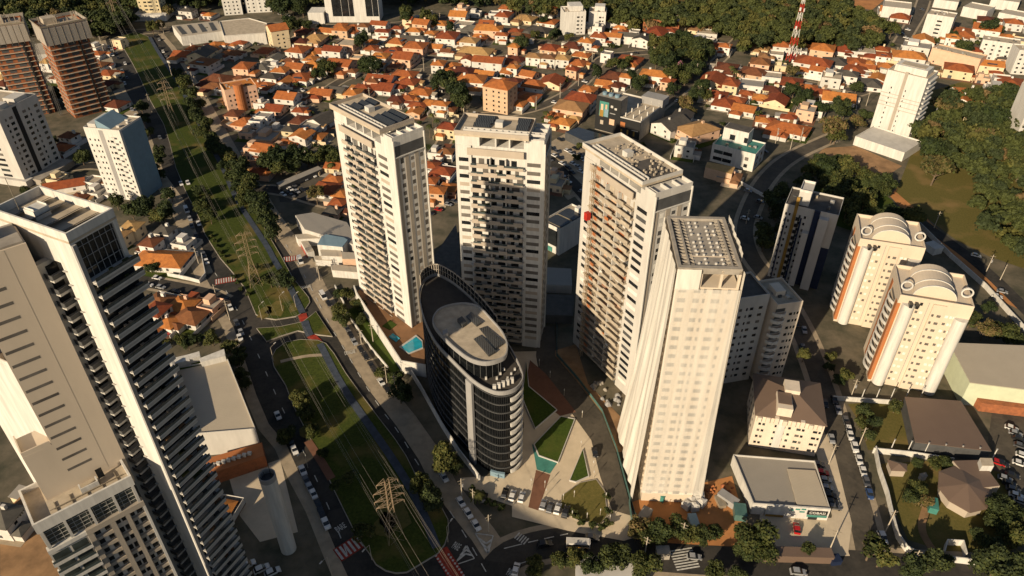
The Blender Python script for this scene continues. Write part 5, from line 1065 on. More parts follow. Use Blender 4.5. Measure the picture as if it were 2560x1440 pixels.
# walls of the walled garden
for pts, lab, hh in (([(2185, 1128), (2195, 1180), (2215, 1240), (2228, 1300), (2240, 1345), (2262, 1378), (2300, 1398), (2400, 1408), (2495, 1420)], 'long curved white garden wall along both streets at the corner', 2.6), ([(2180, 1132), (2280, 1142), (2380, 1158)], 'straight white wall behind the garden huts', 2.4), ([(2510, 1270), (2540, 1320), (2570, 1350)], 'short white wall between the garden trees and the car park', 2.4), ([(2355, 1390), (2362, 1362), (2402, 1364), (2410, 1396)], 'small white U-shaped gate enclosure in the walled garden', 2.6), ([(1835, 1178), (1875, 1262), (1905, 1290)], 'white boundary wall between building site and shop', 2.4), ([(2080, 1000), (2250, 1012)], 'pale wall between lawn and the barrel-roofed tower', 2.0), ([(2290, 560), (2370, 640), (2460, 720), (2560, 830)], 'long pale boundary wall below the dirt road', 2.4), ([(1840, 455), (1920, 500), (1960, 560)], 'low grey wall in the shade beside the steep street', 2.0), ([(1290, 440), (1350, 470), (1370, 495)], 'short white wall by the car park canopy', 2.0), ([(420, 690), (470, 700), (500, 708), (515, 690), (505, 640)], 'rounded white garden wall at the street corner near the avenue', 1.8)):
    tag(MB().wallstrip(ats(pts), .3, 0, hh).build('boundary_wall', 'white'), lab, 'wall')
# ------------------------------------------------------------------ houses
OCC = []        # (x, y, r) taken ground
def ppm(px, py):
    a = at(px, py, 4); b = at(px + 10, py, 4); return 10 / max(.1, math.hypot(a[0] - b[0], a[1] - b[1]))
ROOFD = dict(o='orange', d='brown', t='tan', k='grey')
WALLD = dict(w='white', c='cream', p='peach')
hr = random.Random(77)
def house(px, py, wm, typ, rot=None, dm=None, st=None):
    """typ: roof letter o d t k, or f for a flat-roofed box; optional g gable, wall letter w c p"""
    x, y = at(px, py, 4.2); roofk = typ[0]; gab = 'g' in typ; wk = next((c for c in typ[1:] if c in 'wcp'), 'w' if hr.random() < .72 else hr.choice('cp'))
    W = wm; D = dm or min(15, max(7.5, wm * hr.uniform(.75, 1.1))); st = st or (2 if hr.random() < .34 else 1); H = 3.0 * st + .1
    if rot is None: rot = -14 + hr.uniform(-5, 5) if px < 1280 else (-24 + hr.uniform(-6, 6)); rot += hr.choice((0, 0, 90)) if roofk != 'f' else 0
    wall = {'w': 'hwhite', 'c': 'cream', 'p': 'peach'}[wk]; OCC.append((x, y, max(W, D) * .55))
    t = thing('flat_roofed_house' if roofk == 'f' else 'tiled_house', '', 'house', (x, y, 0), rot, 'houses of the neighbourhood')
    x0, x1, y0, y1 = -W / 2, W / 2, -D / 2, D / 2; tone = {'o': 'tile', 'd': 'tiled', 't': 'tilet', 'k': 'tileg'}.get(roofk)
    MB().box(x0, x1, y0, y1, 0, H).build('wall', wall, t)
    ca, sa = math.cos(R(rot)), math.sin(R(rot)); feat = ''
    if roofk == 'f':
        r = MB().box(x0 + .2, x1 - .2, y0 + .2, y1 - .2, H, H + .1).build('roof', hr.choice(['roofgravel', 'metalroofd', 'concrete']), t)
        MB().wallstrip([(x0 + .1, y0 + .1), (x1 - .1, y0 + .1), (x1 - .1, y1 - .1), (x0 + .1, y1 - .1)], .22, H - .05, H + .9, True).build('parapet', wall, r)
        if hr.random() < .6: MB().box(x0 + W * .15, x0 + W * .55, y0 + D * .4, y1 - .4, H, H + 2.6).build('upper_room', wall, t); feat = ' with upper room'
        elif hr.random() < .4: MB().box(x0 + 1, x1 - 1, y0 + 1, y0 + 3, H + .2, H + .35).build('solar_panel', 'solar', t); feat = ' with solar panels'
    else:
        rh = min(W, D) * hr.uniform(.17, .23)
        if gab:
            along = 'x' if W > D else 'y'; gable(MB(), x0, x1, y0, y1, H, rh, .45, along).build('roof', tone, t)
            e = .02; b_ = [(x0 + e, y0 + e), (x1 - e, y0 + e), (x1 - e, y1 - e), (x0 + e, y1 - e)]
            tp = [(x0 + e, -.02), (x1 - e, -.02), (x1 - e, .02), (x0 + e, .02)] if along == 'x' else [(-.02, y0 + e), (.02, y0 + e), (.02, y1 - e), (-.02, y1 - e)]
            MB().prism(b_, H, H + rh - .5, tp).build('gable_wall', wall, t)
        else: hip(MB(), x0, x1, y0, y1, H, rh, .55).build('roof', tone, t)
        q = hr.random()
        if q < .45:      # a lower wing
            ww, wd = W * hr.uniform(.4, .6), D * hr.uniform(.35, .5); sx = hr.choice((-1, 1)); a0 = x0 + .3 if sx < 0 else x1 - ww - .3; h2 = 2.9 if st == 2 or hr.random() < .5 else 2.6
            wg = MB().box(a0, a0 + ww, y0 - wd, y0 - .01, 0, h2).build('wing', wall, t); hip(MB(), a0, a0 + ww, y0 - wd, y0 - .05, h2, rh * .55, .35).build('wing_roof', tone, wg); feat = ' with front wing'
        if hr.random() < .4:
            cx, cy = x0 + W * hr.uniform(.25, .75), D * hr.uniform(-.1, .25); MB().box(cx, cx + hr.uniform(.9, 1.8), cy, cy + 1.2, H + .2, H + rh + .9).build('water_tank_box', wall, t); feat = feat or ' with tank box'
        elif hr.random() < .15: MB().box(-W * .2, W * .2, -D * .42, -D * .2, H + rh * .35, H + rh * .5).build('solar_panel', 'solar', t); feat = ' with solar panels'
    # yard surface, lean-tos and garage
    m_ = hr.uniform(2.5, 4.5); zy = .05 + .01 * hr.randrange(14)
    MB().box(x0 - 1.4, x1 + 1.4, y0 - m_ - .2, y1 + m_ * .6, .02, zy).build('yard', hr.choice(['pave', 'concrete', 'rpave', 'grassd', 'grassd', 'asphalt2', 'plaza']), t)
    for q in range(hr.choice((0, 1, 1, 2))):
        gw, gd, gh = hr.uniform(2.6, 5), hr.uniform(2.4, 4.5), hr.uniform(2.3, 3.0); s_ = hr.choice((0, 1, 2)); gx = (x0 - gw + .02, x1 - .02, hr.uniform(x0, max(x0 + .1, x1 - gw)))[s_]; gy = hr.uniform(y0, y1 - gd) if s_ < 2 else y1 - .02
        ax = MB().box(gx, gx + gw, gy, gy + gd, 0, gh).build('garage', wall, t); MB().add([(gx - .3, gy - .3, gh), (gx + gw + .3, gy - .3, gh), (gx + gw + .3, gy + gd + .3, gh + .5), (gx - .3, gy + gd + .3, gh + .5), (gx - .3, gy - .3, gh - .12), (gx + gw + .3, gy - .3, gh - .12), (gx + gw + .3, gy + gd + .3, gh + .38), (gx - .3, gy + gd + .3, gh + .38)], [(0, 1, 2, 3), (7, 6, 5, 4), (0, 4, 5, 1), (1, 5, 6, 2), (2, 6, 7, 3), (3, 7, 4, 0)]).build('garage_roof', hr.choice([tone or 'concrete', 'tiled', 'metalroofd', 'metalroof', 'tilet']), ax)
    # openings on the faces seen
    for (nx, ny, L, f) in ((0, -1, W, 0), (1, 0, D, 1), (-1, 0, D, 3)):
        wx, wy = ca * nx - sa * ny, sa * nx + ca * ny
        if wx * -x + wy * -y < 0: continue
        for s_ in range(st):
            for k in range(2 if L > 8 else 1):
                u = L * ((k + .5) / 2 if L > 8 else .5) + hr.uniform(-.5, .5) - .6; ww = hr.uniform(1.1, 1.9); z = s_ * 3.1 + .9; h_ = hr.uniform(1.0, 1.4)
                if s_ == 0 and k == 0 and f == 0: z, h_, ww = .02, 2.2, hr.choice((1.0, 2.4)); nm = 'door'
                else: nm = 'window'
                if f == 0: b = (x0 + u, x0 + u + ww, y0 - .05, y0 + .1, z, z + h_)
                elif f == 1: b = (x1 - .1, x1 + .05, y0 + u, y0 + u + ww, z, z + h_)
                else: b = (x0 - .05, x0 + .1, y0 + u, y0 + u + ww, z, z + h_)
                box(*b).build(nm, hr.choice(['glass', 'glass', 'shade', 'dgrey']) if nm == 'window' else hr.choice(['dgrey', 'brown']), t)
    if hr.random() < .6:   # yard wall
        yw = MB().wallstrip([(x0 - 1.2, y0 - m_), (x0 - 1.2, y1 + m_ * .6), (x1 + 1.2, y1 + m_ * .6), (x1 + 1.2, y0 - m_)], .2, 0, hr.uniform(1.9, 2.6)); yw.build('yard_wall', wall, t)
    feat = feat if len(feat) < 20 else feat; d = ('%s flat-roofed house%s' % (WALLD[wk], feat)) if roofk == 'f' else '%s %s-roofed %s-storey %s house%s' % (ROOFD[roofk], 'gable' if gab else 'hip', 'two' if st == 2 else 'one', WALLD[wk], feat)
    pend(t, d, x, y); return t
def zl(ox, oy, k, L):
    for r_ in L:
        zx, zy, zw, typ = r_[:4]; px, py = ox + zx / k, oy + zy / k; wm = max(7.5, min(24, 1.22 * zw / k / ppm(px, py))); house(px, py, wm, typ, *(r_[4:]))
zl(640, 0, 4, [(80, 350, 110, 'o'), (440, 390, 150, 'd'), (590, 360, 170, 't'), (480, 290, 120, 'd'), (715, 290, 130, 'og'), (860, 305, 130, 'o'), (985, 265, 140, 'o'), (1085, 275, 100, 'd'), (850, 235, 100, 'o'), (1240, 255, 140, 'og'), (1275, 330, 110, 'o'), (1390, 310, 90, 'd'), (1410, 395, 140, 'oc'), (1170, 400, 90, 'o'), (925, 455, 160, 'f'), (1555, 370, 160, 'kg'), (1660, 400, 60, 'k'), (1580, 285, 120, 'o'), (1525, 205, 80, 'og'), (1665, 245, 130, 'og'), (1755, 310, 90, 'o'), (1830, 215, 150, 'o'), (2030, 165, 140, 'og'), (2080, 225, 150, 'f'), (2190, 275, 200, 'k'), (2310, 215, 120, 'og'), (2330, 300, 220, 'o'), (2460, 365, 100, 'o'), (2480, 165, 150, 'o'), (2510, 95, 110, 'o'), (2400, 120, 110, 'f'), (2060, 100, 100, 'f'), (2190, 115, 100, 'f'), (1920, 375, 190, 'o'), (2090, 395, 110, 'o'), (1840, 330, 80, 'd'), (1805, 450, 110, 'og'), (1900, 490, 80, 'pg'.replace('p', 'd')), (2140, 425, 140, 't'), (2200, 490, 300, 'tc'), (1600, 475, 170, 'o'), (1390, 490, 140, 'o'), (1455, 530, 150, 'o'), (80, 490, 140, 'o'), (430, 515, 170, 'o'), (620, 490, 140, 'og'), (785, 510, 160, 'og'), (185, 565, 120, 'kg'), (550, 570, 100, 'o'), (345, 590, 110, 'd'), (60, 650, 140, 'k'), (200, 640, 120, 'f'), (575, 645, 190, 'o'), (405, 685, 150, 'og'), (255, 720, 130, 'o'), (855, 650, 200, 'og'), (1060, 585, 120, 'k'), (1250, 580, 130, 'o'), (1490, 585, 160, 'og'), (1380, 640, 80, 'd'), (1830, 655, 120, 'o'), (1965, 640, 140, 'o'), (2050, 690, 230, 'd'), (2115, 610, 80, 'og'), (1930, 700, 140, 'o'), (2330, 620, 250, 'ogw', -14, 13, 2), (2485, 590, 170, 'o'), (2510, 690, 120, 'o'), (2090, 745, 220, 'd'), (2150, 810, 240, 'o'), (2290, 720, 160, 'og'), (2370, 800, 130, 'f'), (2490, 800, 150, 'o'), (2510, 880, 130, 'o'), (1490, 720, 190, 'o'), (1530, 795, 150, 'o'), (1250, 770, 220, 'ogw'), (1275, 850, 180, 'og'), (1080, 865, 170, 'op'), (980, 945, 150, 'op'), (100, 830, 120, 'o'), (15, 820, 80, 'o'), (160, 785, 140, 'k'), (290, 790, 140, 'og'), (455, 750, 170, 'o'), (570, 715, 100, 'd'), (325, 985, 170, 'og'), (435, 1080, 100, 'o'), (195, 1060, 150, 'og'), (665, 905, 170, 'og'), (590, 890, 90, 'og'), (815, 880, 130, 'kg'), (440, 1180, 160, 'd'), (660, 1175, 200, 'kg', 60), (1660, 900, 170, 'o'), (1620, 1030, 140, 'o'), (1590, 1095, 120, 'og'), (1760, 1010, 150, 'o'), (1410, 970, 130, 'd'), (1520, 955, 110, 'o'), (1850, 1060, 130, 'o'), (1935, 1070, 100, 'd'), (1935, 1290, 160, 'oc'), (50, 1010, 90, 'f'), (60, 1090, 100, 'o'), (80, 1190, 130, 'f'), (20, 1230, 100, 'f'), (210, 1270, 110, 'f'), (350, 1310, 130, 'k'), (465, 1370, 150, 'og'), (620, 1340, 130, 'o'), (310, 1400, 80, 'o'), (540, 1240, 160, 'f'), (100, 1345, 180, 'f'), (1180, 830, 90, 'd'), (1730, 880, 90, 'o'), (690, 470, 70, 'd'), (1700, 150, 90, 'f'), (1250, 480, 100, 'd'), (1150, 460, 110, 'o'), (1010, 600, 90, 'f'), (960, 690, 80, 'd'), (1420, 300, 60, 'o'), (2250, 370, 90, 'o')])
zl(1280, 0, 4, [(135, 165, 160, 'tc'), (330, 100, 180, 'o'), (375, 200, 130, 'o'), (270, 280, 200, 'k'), (40, 290, 100, 'o'), (60, 350, 200, 'd'), (1090, 220, 200, 'og'), (1080, 305, 130, 'o'), (880, 375, 140, 'o'), (1010, 375, 140, 'ogw', -16, 10, 2), (1165, 370, 170, 'kgw', -16, 10, 2), (1305, 400, 130, 'kg'), (1425, 400, 120, 'og'), (1450, 335, 220, 'o'), (620, 440, 150, 'd'), (745, 430, 110, 'o'), (390, 460, 150, 'o'), (500, 480, 90, 'o'), (225, 580, 120, 'tw', -16, 10, 2), (372, 590, 120, 'tw', -16, 10, 2), (510, 600, 120, 'tw', -16, 10, 2), (700, 530, 140, 'o'), (665, 610, 130, 'o'), (610, 710, 70, 'op'), (1180, 580, 190, 'o'), (170, 720, 120, 'og'), (40, 570, 150, 'd'), (15, 690, 80, 'o'), (220, 820, 200, 'o'), (400, 795, 190, 'og'), (40, 830, 90, 'd'), (160, 950, 180, 'o'), (60, 1010, 130, 'o'), (1030, 740, 180, 'd'), (930, 810, 140, 'og'), (1040, 830, 110, 'd'), (1140, 785, 90, 'o'), (1430, 760, 230, 'ow', -20, 12, 2), (1560, 830, 100, 'o'), (765, 915, 130, 'op'), (690, 1000, 230, 'o'), (590, 1085, 250, 'tp'), (440, 1130, 130, 'o'), (510, 1190, 180, 'o'), (1590, 1260, 260, 'kgw', 40), (1700, 1180, 160, 'kg'), (1850, 1310, 300, 'tp', 30), (2010, 775, 230, 'og'), (2030, 925, 200, 'o'), (2130, 1010, 180, 'o'), (2250, 980, 140, 'o'), (2330, 1060, 180, 'og'), (2190, 860, 120, 'o'), (2350, 910, 100, 'o'), (2420, 700, 200, 'd'), (2480, 640, 150, 'd'), (2150, 650, 170, 'd'), (2490, 460, 130, 'tc'), (2530, 540, 110, 't'), (2400, 820, 190, 'f'), (2520, 1180, 120, 'o'), (2500, 950, 140, 'o'), (1690, 350, 200, 'd'), (1900, 390, 180, 'f'), (1960, 310, 160, 'f'), (2080, 440, 110, 'oc'), (2130, 480, 90, 'o'), (950, 560, 60, 'f'), (30, 480, 100, 'o'), (760, 250, 70, 'f'), (860, 290, 80, 'f'), (1700, 220, 90, 'tc'), (1850, 270, 120, 'tc'), (1230, 300, 70, 'f'), (1570, 320, 120, 'o')])
zl(1920, 0, 4, [(1270, 85, 220, 'ogw'), (1330, 150, 140, 'o'), (180, 415, 130, 'o'), (140, 470, 140, 'o'), (350, 440, 110, 'o'), (90, 520, 110, 'f'), (330, 490, 100, 'f'), (545, 500, 180, 'o'), (760, 465, 210, 'o'), (920, 485, 230, 'f'), (1140, 470, 120, 'o'), (1050, 545, 120, 'o'), (1150, 570, 110, 'o'), (360, 560, 120, 'o'), (450, 640, 280, 'o'), (490, 715, 110, 'og'), (680, 600, 190, 'k'), (880, 600, 170, 'o'), (870, 685, 220, 'o'), (1000, 650, 120, 'og'), (1100, 765, 140, 'og'), (1040, 815, 190, 'k'), (630, 790, 150, 'f'), (790, 760, 160, 'k'), (960, 720, 110, 'f'), (240, 805, 200, 'o'), (400, 855, 150, 'o'), (520, 895, 150, 'og'), (710, 955, 250, 'og'), (90, 985, 180, 'og'), (210, 1150, 120, 'o'), (210, 1260, 320, 'ow', -30), (10, 1180, 70, 'o'), (440, 1060, 200, 'f'), (380, 1120, 140, 'f'), (1400, 575, 240, 'o'), (1550, 420, 150, 'og'), (1480, 480, 200, 'f'), (1250, 590, 90, 'f'), (1900, 700, 210, 'o'), (1960, 310, 260, 'o'), (2180, 300, 200, 'og'), (2190, 180, 150, 'd'), (2450, 240, 130, 'o'), (2410, 355, 140, 'o'), (2010, 905, 190, 'o'), (1920, 1020, 190, 'og'), (1900, 1110, 110, 'o'), (1780, 1110, 130, 'f'), (2430, 805, 240, 'o'), (2220, 660, 180, 'og'), (2150, 760, 100, 'f'), (2350, 760, 130, 'f'), (2330, 870, 180, 'f'), (1180, 640, 110, 'o'), (1850, 390, 110, 'o'), (2060, 520, 110, 'o'), (1740, 480, 110, 'f'), (2330, 500, 90, 'f'), (2250, 430, 100, 'o'), (40, 740, 150, 'f'), (40, 870, 130, 'd'), (130, 640, 90, 'f'), (2400, 560, 150, 'k'), (2540, 430, 130, 'f'), (1700, 270, 80, 'f')])
zl(0, 0, 4, [(965, 515, 110, 'o'), (950, 455, 100, 'f'), (1000, 625, 110, 'd'), (1070, 710, 130, 'oc'), (1065, 815, 120, 'd'), (530, 600, 80, 'o'), (470, 640, 90, 't'), (575, 755, 110, 'd'), (45, 860, 120, 'd'), (40, 1050, 150, 'o'), (15, 750, 100, 'tc'), (1830, 525, 150, 'og'), (1950, 505, 110, 'o'), (2030, 550, 200, 'kg'), (2150, 425, 110, 'o'), (2100, 470, 90, 'og'), (2310, 510, 150, 'd'), (2400, 405, 110, 'o'), (2450, 680, 160, 'o'), (2180, 770, 220, 'd'), (2150, 840, 180, 'd'), (2400, 760, 100, 'd'), (2520, 800, 120, 'o'), (2050, 640, 180, 'd'), (2260, 870, 140, 'f'), (2390, 900, 120, 'f'), (1880, 120, 120, 'kw', -14, 9, 2), (1780, 60, 160, 'k'), (2090, 130, 80, 'o'), (1780, 20, 120, 'f'), (2350, 1160, 130, 'd'), (2450, 1200, 170, 'o'), (2290, 960, 110, 'tc'), (2530, 1260, 140, 'f'), (2480, 1300, 120, 'f'), (1150, 1020, 150, 'd'), (700, 1380, 120, 'd'), (1200, 420, 70, 'f')])
zl(0, 360, 4, [(640, 380, 300, 'ogw', 22, 9, 1), (930, 345, 110, 'f'), (950, 450, 130, 'f'), (620, 15, 130, 'o'), (780, 510, 110, 'd'), (1330, 850, 140, 'tc'), (1210, 930, 100, 'tc'), (1165, 880, 70, 'o'), (1660, 890, 110, 'kw', -12, 7, 2), (1830, 960, 150, 'f'), (1610, 1125, 420, 'ow', -6, 12, 1), (1520, 1010, 120, 'd'), (560, 320, 100, 'f'), (2540, 60, 120, 'f'), (2500, 180, 110, 'tc'), (2570, 250, 110, 'op'), (2620, 90, 120, 'd')])
zl(0, 720, 4, [(1590, 110, 200, 'd'), (1820, 140, 200, 'op'), (1580, 250, 150, 'ow'), (1900, 250, 230, 'd'), (2100, 140, 150, 'f'), (1680, 310, 110, 'ow')])
zl(640, 360, 4, [(780, 330, 150, 'o'), (700, 420, 200, 'ow'), (780, 190, 130, 'og'), (850, 470, 90, 'o'), (120, 70, 230, 'og'), (230, 20, 100, 'f'), (1760, 190, 110, 'o'), (1870, 245, 170, 'o'), (1930, 410, 130, 'o'), (1810, 490, 140, 'op'), (1740, 340, 90, 'o'), (1900, 50, 120, 'd'), (820, 560, 100, 'op'), (770, 640, 60, 'k'), (1800, 60, 90, 'f')])
zl(1280, 360, 4, [(430, 290, 110, 'f'), (440, 370, 140, 'f'), (1730, 40, 150, 'f'), (2220, 300, 100, 'tp')])
zl(0, 1080, 4, [(60, 880, 140, 'k'), (300, 660, 120, 'tc'), (2170, 760, 60, 'o')])
# ------------------------------------------------------------------ trees
def crown_mesh(name, m, rx, rz, n, leaf, seed, blobs=7, m2=None):
    """leaf clumps: small two-sided faces spread through several lobes, ragged outline, gaps between"""
    g_ = np.random.default_rng(seed); B_ = []
    for i in range(blobs):
        a = g_.uniform(0, 6.28); d = g_.uniform(.3, .78) * rx if i else 0; B_.append((d * math.cos(a), d * math.sin(a), g_.uniform(-.4, .5) * rz if i else .15 * rz, g_.uniform(.26, .52) * rx if i else .55 * rx, g_.uniform(.3, .56) * rz))
    B_ = np.array(B_); w_ = B_[:, 3] ** 2; bi = g_.choice(blobs, n, p=w_ / w_.sum())
    d = g_.normal(size=(n, 3)); d /= np.linalg.norm(d, axis=1)[:, None]; d[:, 2] = np.where(d[:, 2] < -.45, -d[:, 2] * .6, d[:, 2])
    r = g_.uniform(.6, 1.18, n) ** .7
    c = B_[bi, :3] + d * r[:, None] * np.stack([B_[bi, 3], B_[bi, 3], B_[bi, 4]], 1)
    nn = d + g_.normal(size=(n, 3)) * .55; nn /= np.linalg.norm(nn, axis=1)[:, None]
    u = np.cross(nn, g_.normal(size=(n, 3))); u /= np.linalg.norm(u, axis=1)[:, None]; v = np.cross(nn, u)
    s = leaf * g_.uniform(.6, 1.3, n)[:, None]; s2 = s * g_.uniform(.6, 1.0, n)[:, None]
    V = np.stack([c - u * s - v * s2 * .3, c + u * s * .2 - v * s2, c + u * s + v * s2 * .3, c - u * s * .2 + v * s2], 1).reshape(-1, 3)
    me = bpy.data.meshes.new(name); me.vertices.add(4 * n); me.vertices.foreach_set('co', V.astype('f').ravel())
    me.loops.add(4 * n); me.loops.foreach_set('vertex_index', np.arange(4 * n, dtype='i')); me.polygons.add(n); me.polygons.foreach_set('loop_start', np.arange(0, 4 * n, 4, dtype='i'))
    me.materials.append(M[m])
    if m2: me.materials.append(M[m2]); me.polygons.foreach_set('material_index', (g_.random(n) < .3).astype('i'))
    me.update(calc_edges=True); return me
def trunk_mesh(h, r, seed, limbs=5, spread=2.2):
    rg = random.Random(seed); mb = MB(); mb.bar((0, 0, 0), (.1, .05, h * .55), r, 7, r * .7).bar((.1, .05, h * .53), (.15, 0, h), r * .7, 6, r * .25)
    for k in range(limbs): a = k * 6.28 / limbs + rg.uniform(-.4, .4); z = h * rg.uniform(.4, .7); mb.bar((.1, .05, z), (math.cos(a) * spread, math.sin(a) * spread, z + h * rg.uniform(.25, .5)), r * .45, 5, r * .12)
    me = bpy.data.meshes.new('trunk'); me.from_pydata(mb.v, [], mb.f); me.materials.append(M['bark']); me.update(); return me
KINDS_T = {}
def proto(key, m, rx, rz, hb, n, leaf, desc, vars_=3, m2=None, blobs=11): KINDS_T[key] = [(crown_mesh('crown', m, rx, rz, n, leaf, 10 * k + len(KINDS_T) * 97, blobs, m2), trunk_mesh(hb + rz * .6, .12 + rx * .035, k), hb + rz * .75, desc, rx) for k in range(vars_)]
proto('a', 'leaf_a', 4.5, 4.0, 1.6, 2600, .36, 'dark green round-crowned tree', 4, 'leaf_c')
proto('b', 'leaf_b', 4.5, 4.2, 1.8, 2300, .36, 'light olive spreading tree', 4, 'leaf_a')
proto('c', 'leaf_c', 4.0, 4.8, 1.4, 2500, .35, 'deep green dense tree', 3, 'leaf_a')
proto('d', 'leaf_d', 4.6, 4.0, 2.0, 1500, .42, 'pale brownish dry-crowned tree', 2, 'leaf_b')
proto('e', 'leaf_b', 3.2, 3.0, 1.8, 420, .40, 'young thin open-crowned street tree', 3, 'leaf_a', 6)
proto('s', 'leaf_a', 1.6, 1.3, .15, 420, .26, 'low round garden shrub', 3, 'leaf_b', 5)
proto('k', 'leaf_pink', 3.6, 3.4, 2.0, 1300, .40, 'pink flowering tree', 1, 'leaf_b')
tr = random.Random(5); TREES = []
def tree(px, py, key, rad=None, z=None, xy=None):
    """px, py: crown centre in the photograph; rad in metres"""
    P_ = KINDS_T[key]; cm, tm, hb, desc, rx = P_[tr.randrange(len(P_))]; s = (rad or tr.uniform(3.2, 5.4)) / rx if key != 's' else (rad or tr.uniform(.8, 1.5)) / rx
    x, y = xy or at(px, py, hb * s); nm = 'shrub' if key == 's' else 'broadleaf_tree'
    t = thing(nm, '', 'shrub' if key == 's' else 'tree', (x, y, 0), tr.uniform(0, 360), 'garden shrubs' if key == 's' else 'trees of the district'); t.scale = (s, s, s * tr.uniform(.9, 1.15))
    c = bpy.data.objects.new('crown', cm); COL.objects.link(c); c.parent = t; c.location = (0, 0, hb)
    if key != 's': b = bpy.data.objects.new('trunk', tm); COL.objects.link(b); b.parent = t
    OCC.append((x, y, rx * s * .7)); TREES.append(t)
    pend(t, desc if key == 's' else desc.replace('tree', 'tree').strip(), x, y); return t
def free(x, y, r):
    if any((x - a) ** 2 + (y - b) ** 2 < (r + c) ** 2 for a, b, c in OCC): return False
    for P_, hw in ROADS:
        for a, b in zip(P_, P_[1:]):
            dx, dy = b[0] - a[0], b[1] - a[1]; L2 = dx * dx + dy * dy or 1; u = max(0, min(1, ((x - a[0]) * dx + (y - a[1]) * dy) / L2))
            if (x - a[0] - u * dx) ** 2 + (y - a[1] - u * dy) ** 2 < (hw + r * .4) ** 2: return False
    return True
def inpoly(x, y, P_):
    c = False
    for (x1, y1), (x2, y2) in zip(P_, P_[1:] + P_[:1]):
        if (y1 > y) != (y2 > y) and x < (x2 - x1) * (y - y1) / (y2 - y1) + x1: c = not c
    return c
def wood(poly, n, keys, rmin, rmax, sp=.75):
    P_ = ats(poly, 3); xs = [p[0] for p in P_]; ys = [p[1] for p in P_]; got = []; tries = 0
    while len(got) < n and tries < 9000:
        tries += 1; x, y = tr.uniform(min(xs), max(xs)), tr.uniform(min(ys), max(ys)); r = tr.uniform(rmin, rmax)
        if inpoly(x, y, P_) and all((x - a) ** 2 + (y - b) ** 2 > (sp * (r + c)) ** 2 for a, b, c in got): got.append((x, y, r)); tree(0, 0, tr.choice(keys), r, None, (x, y))
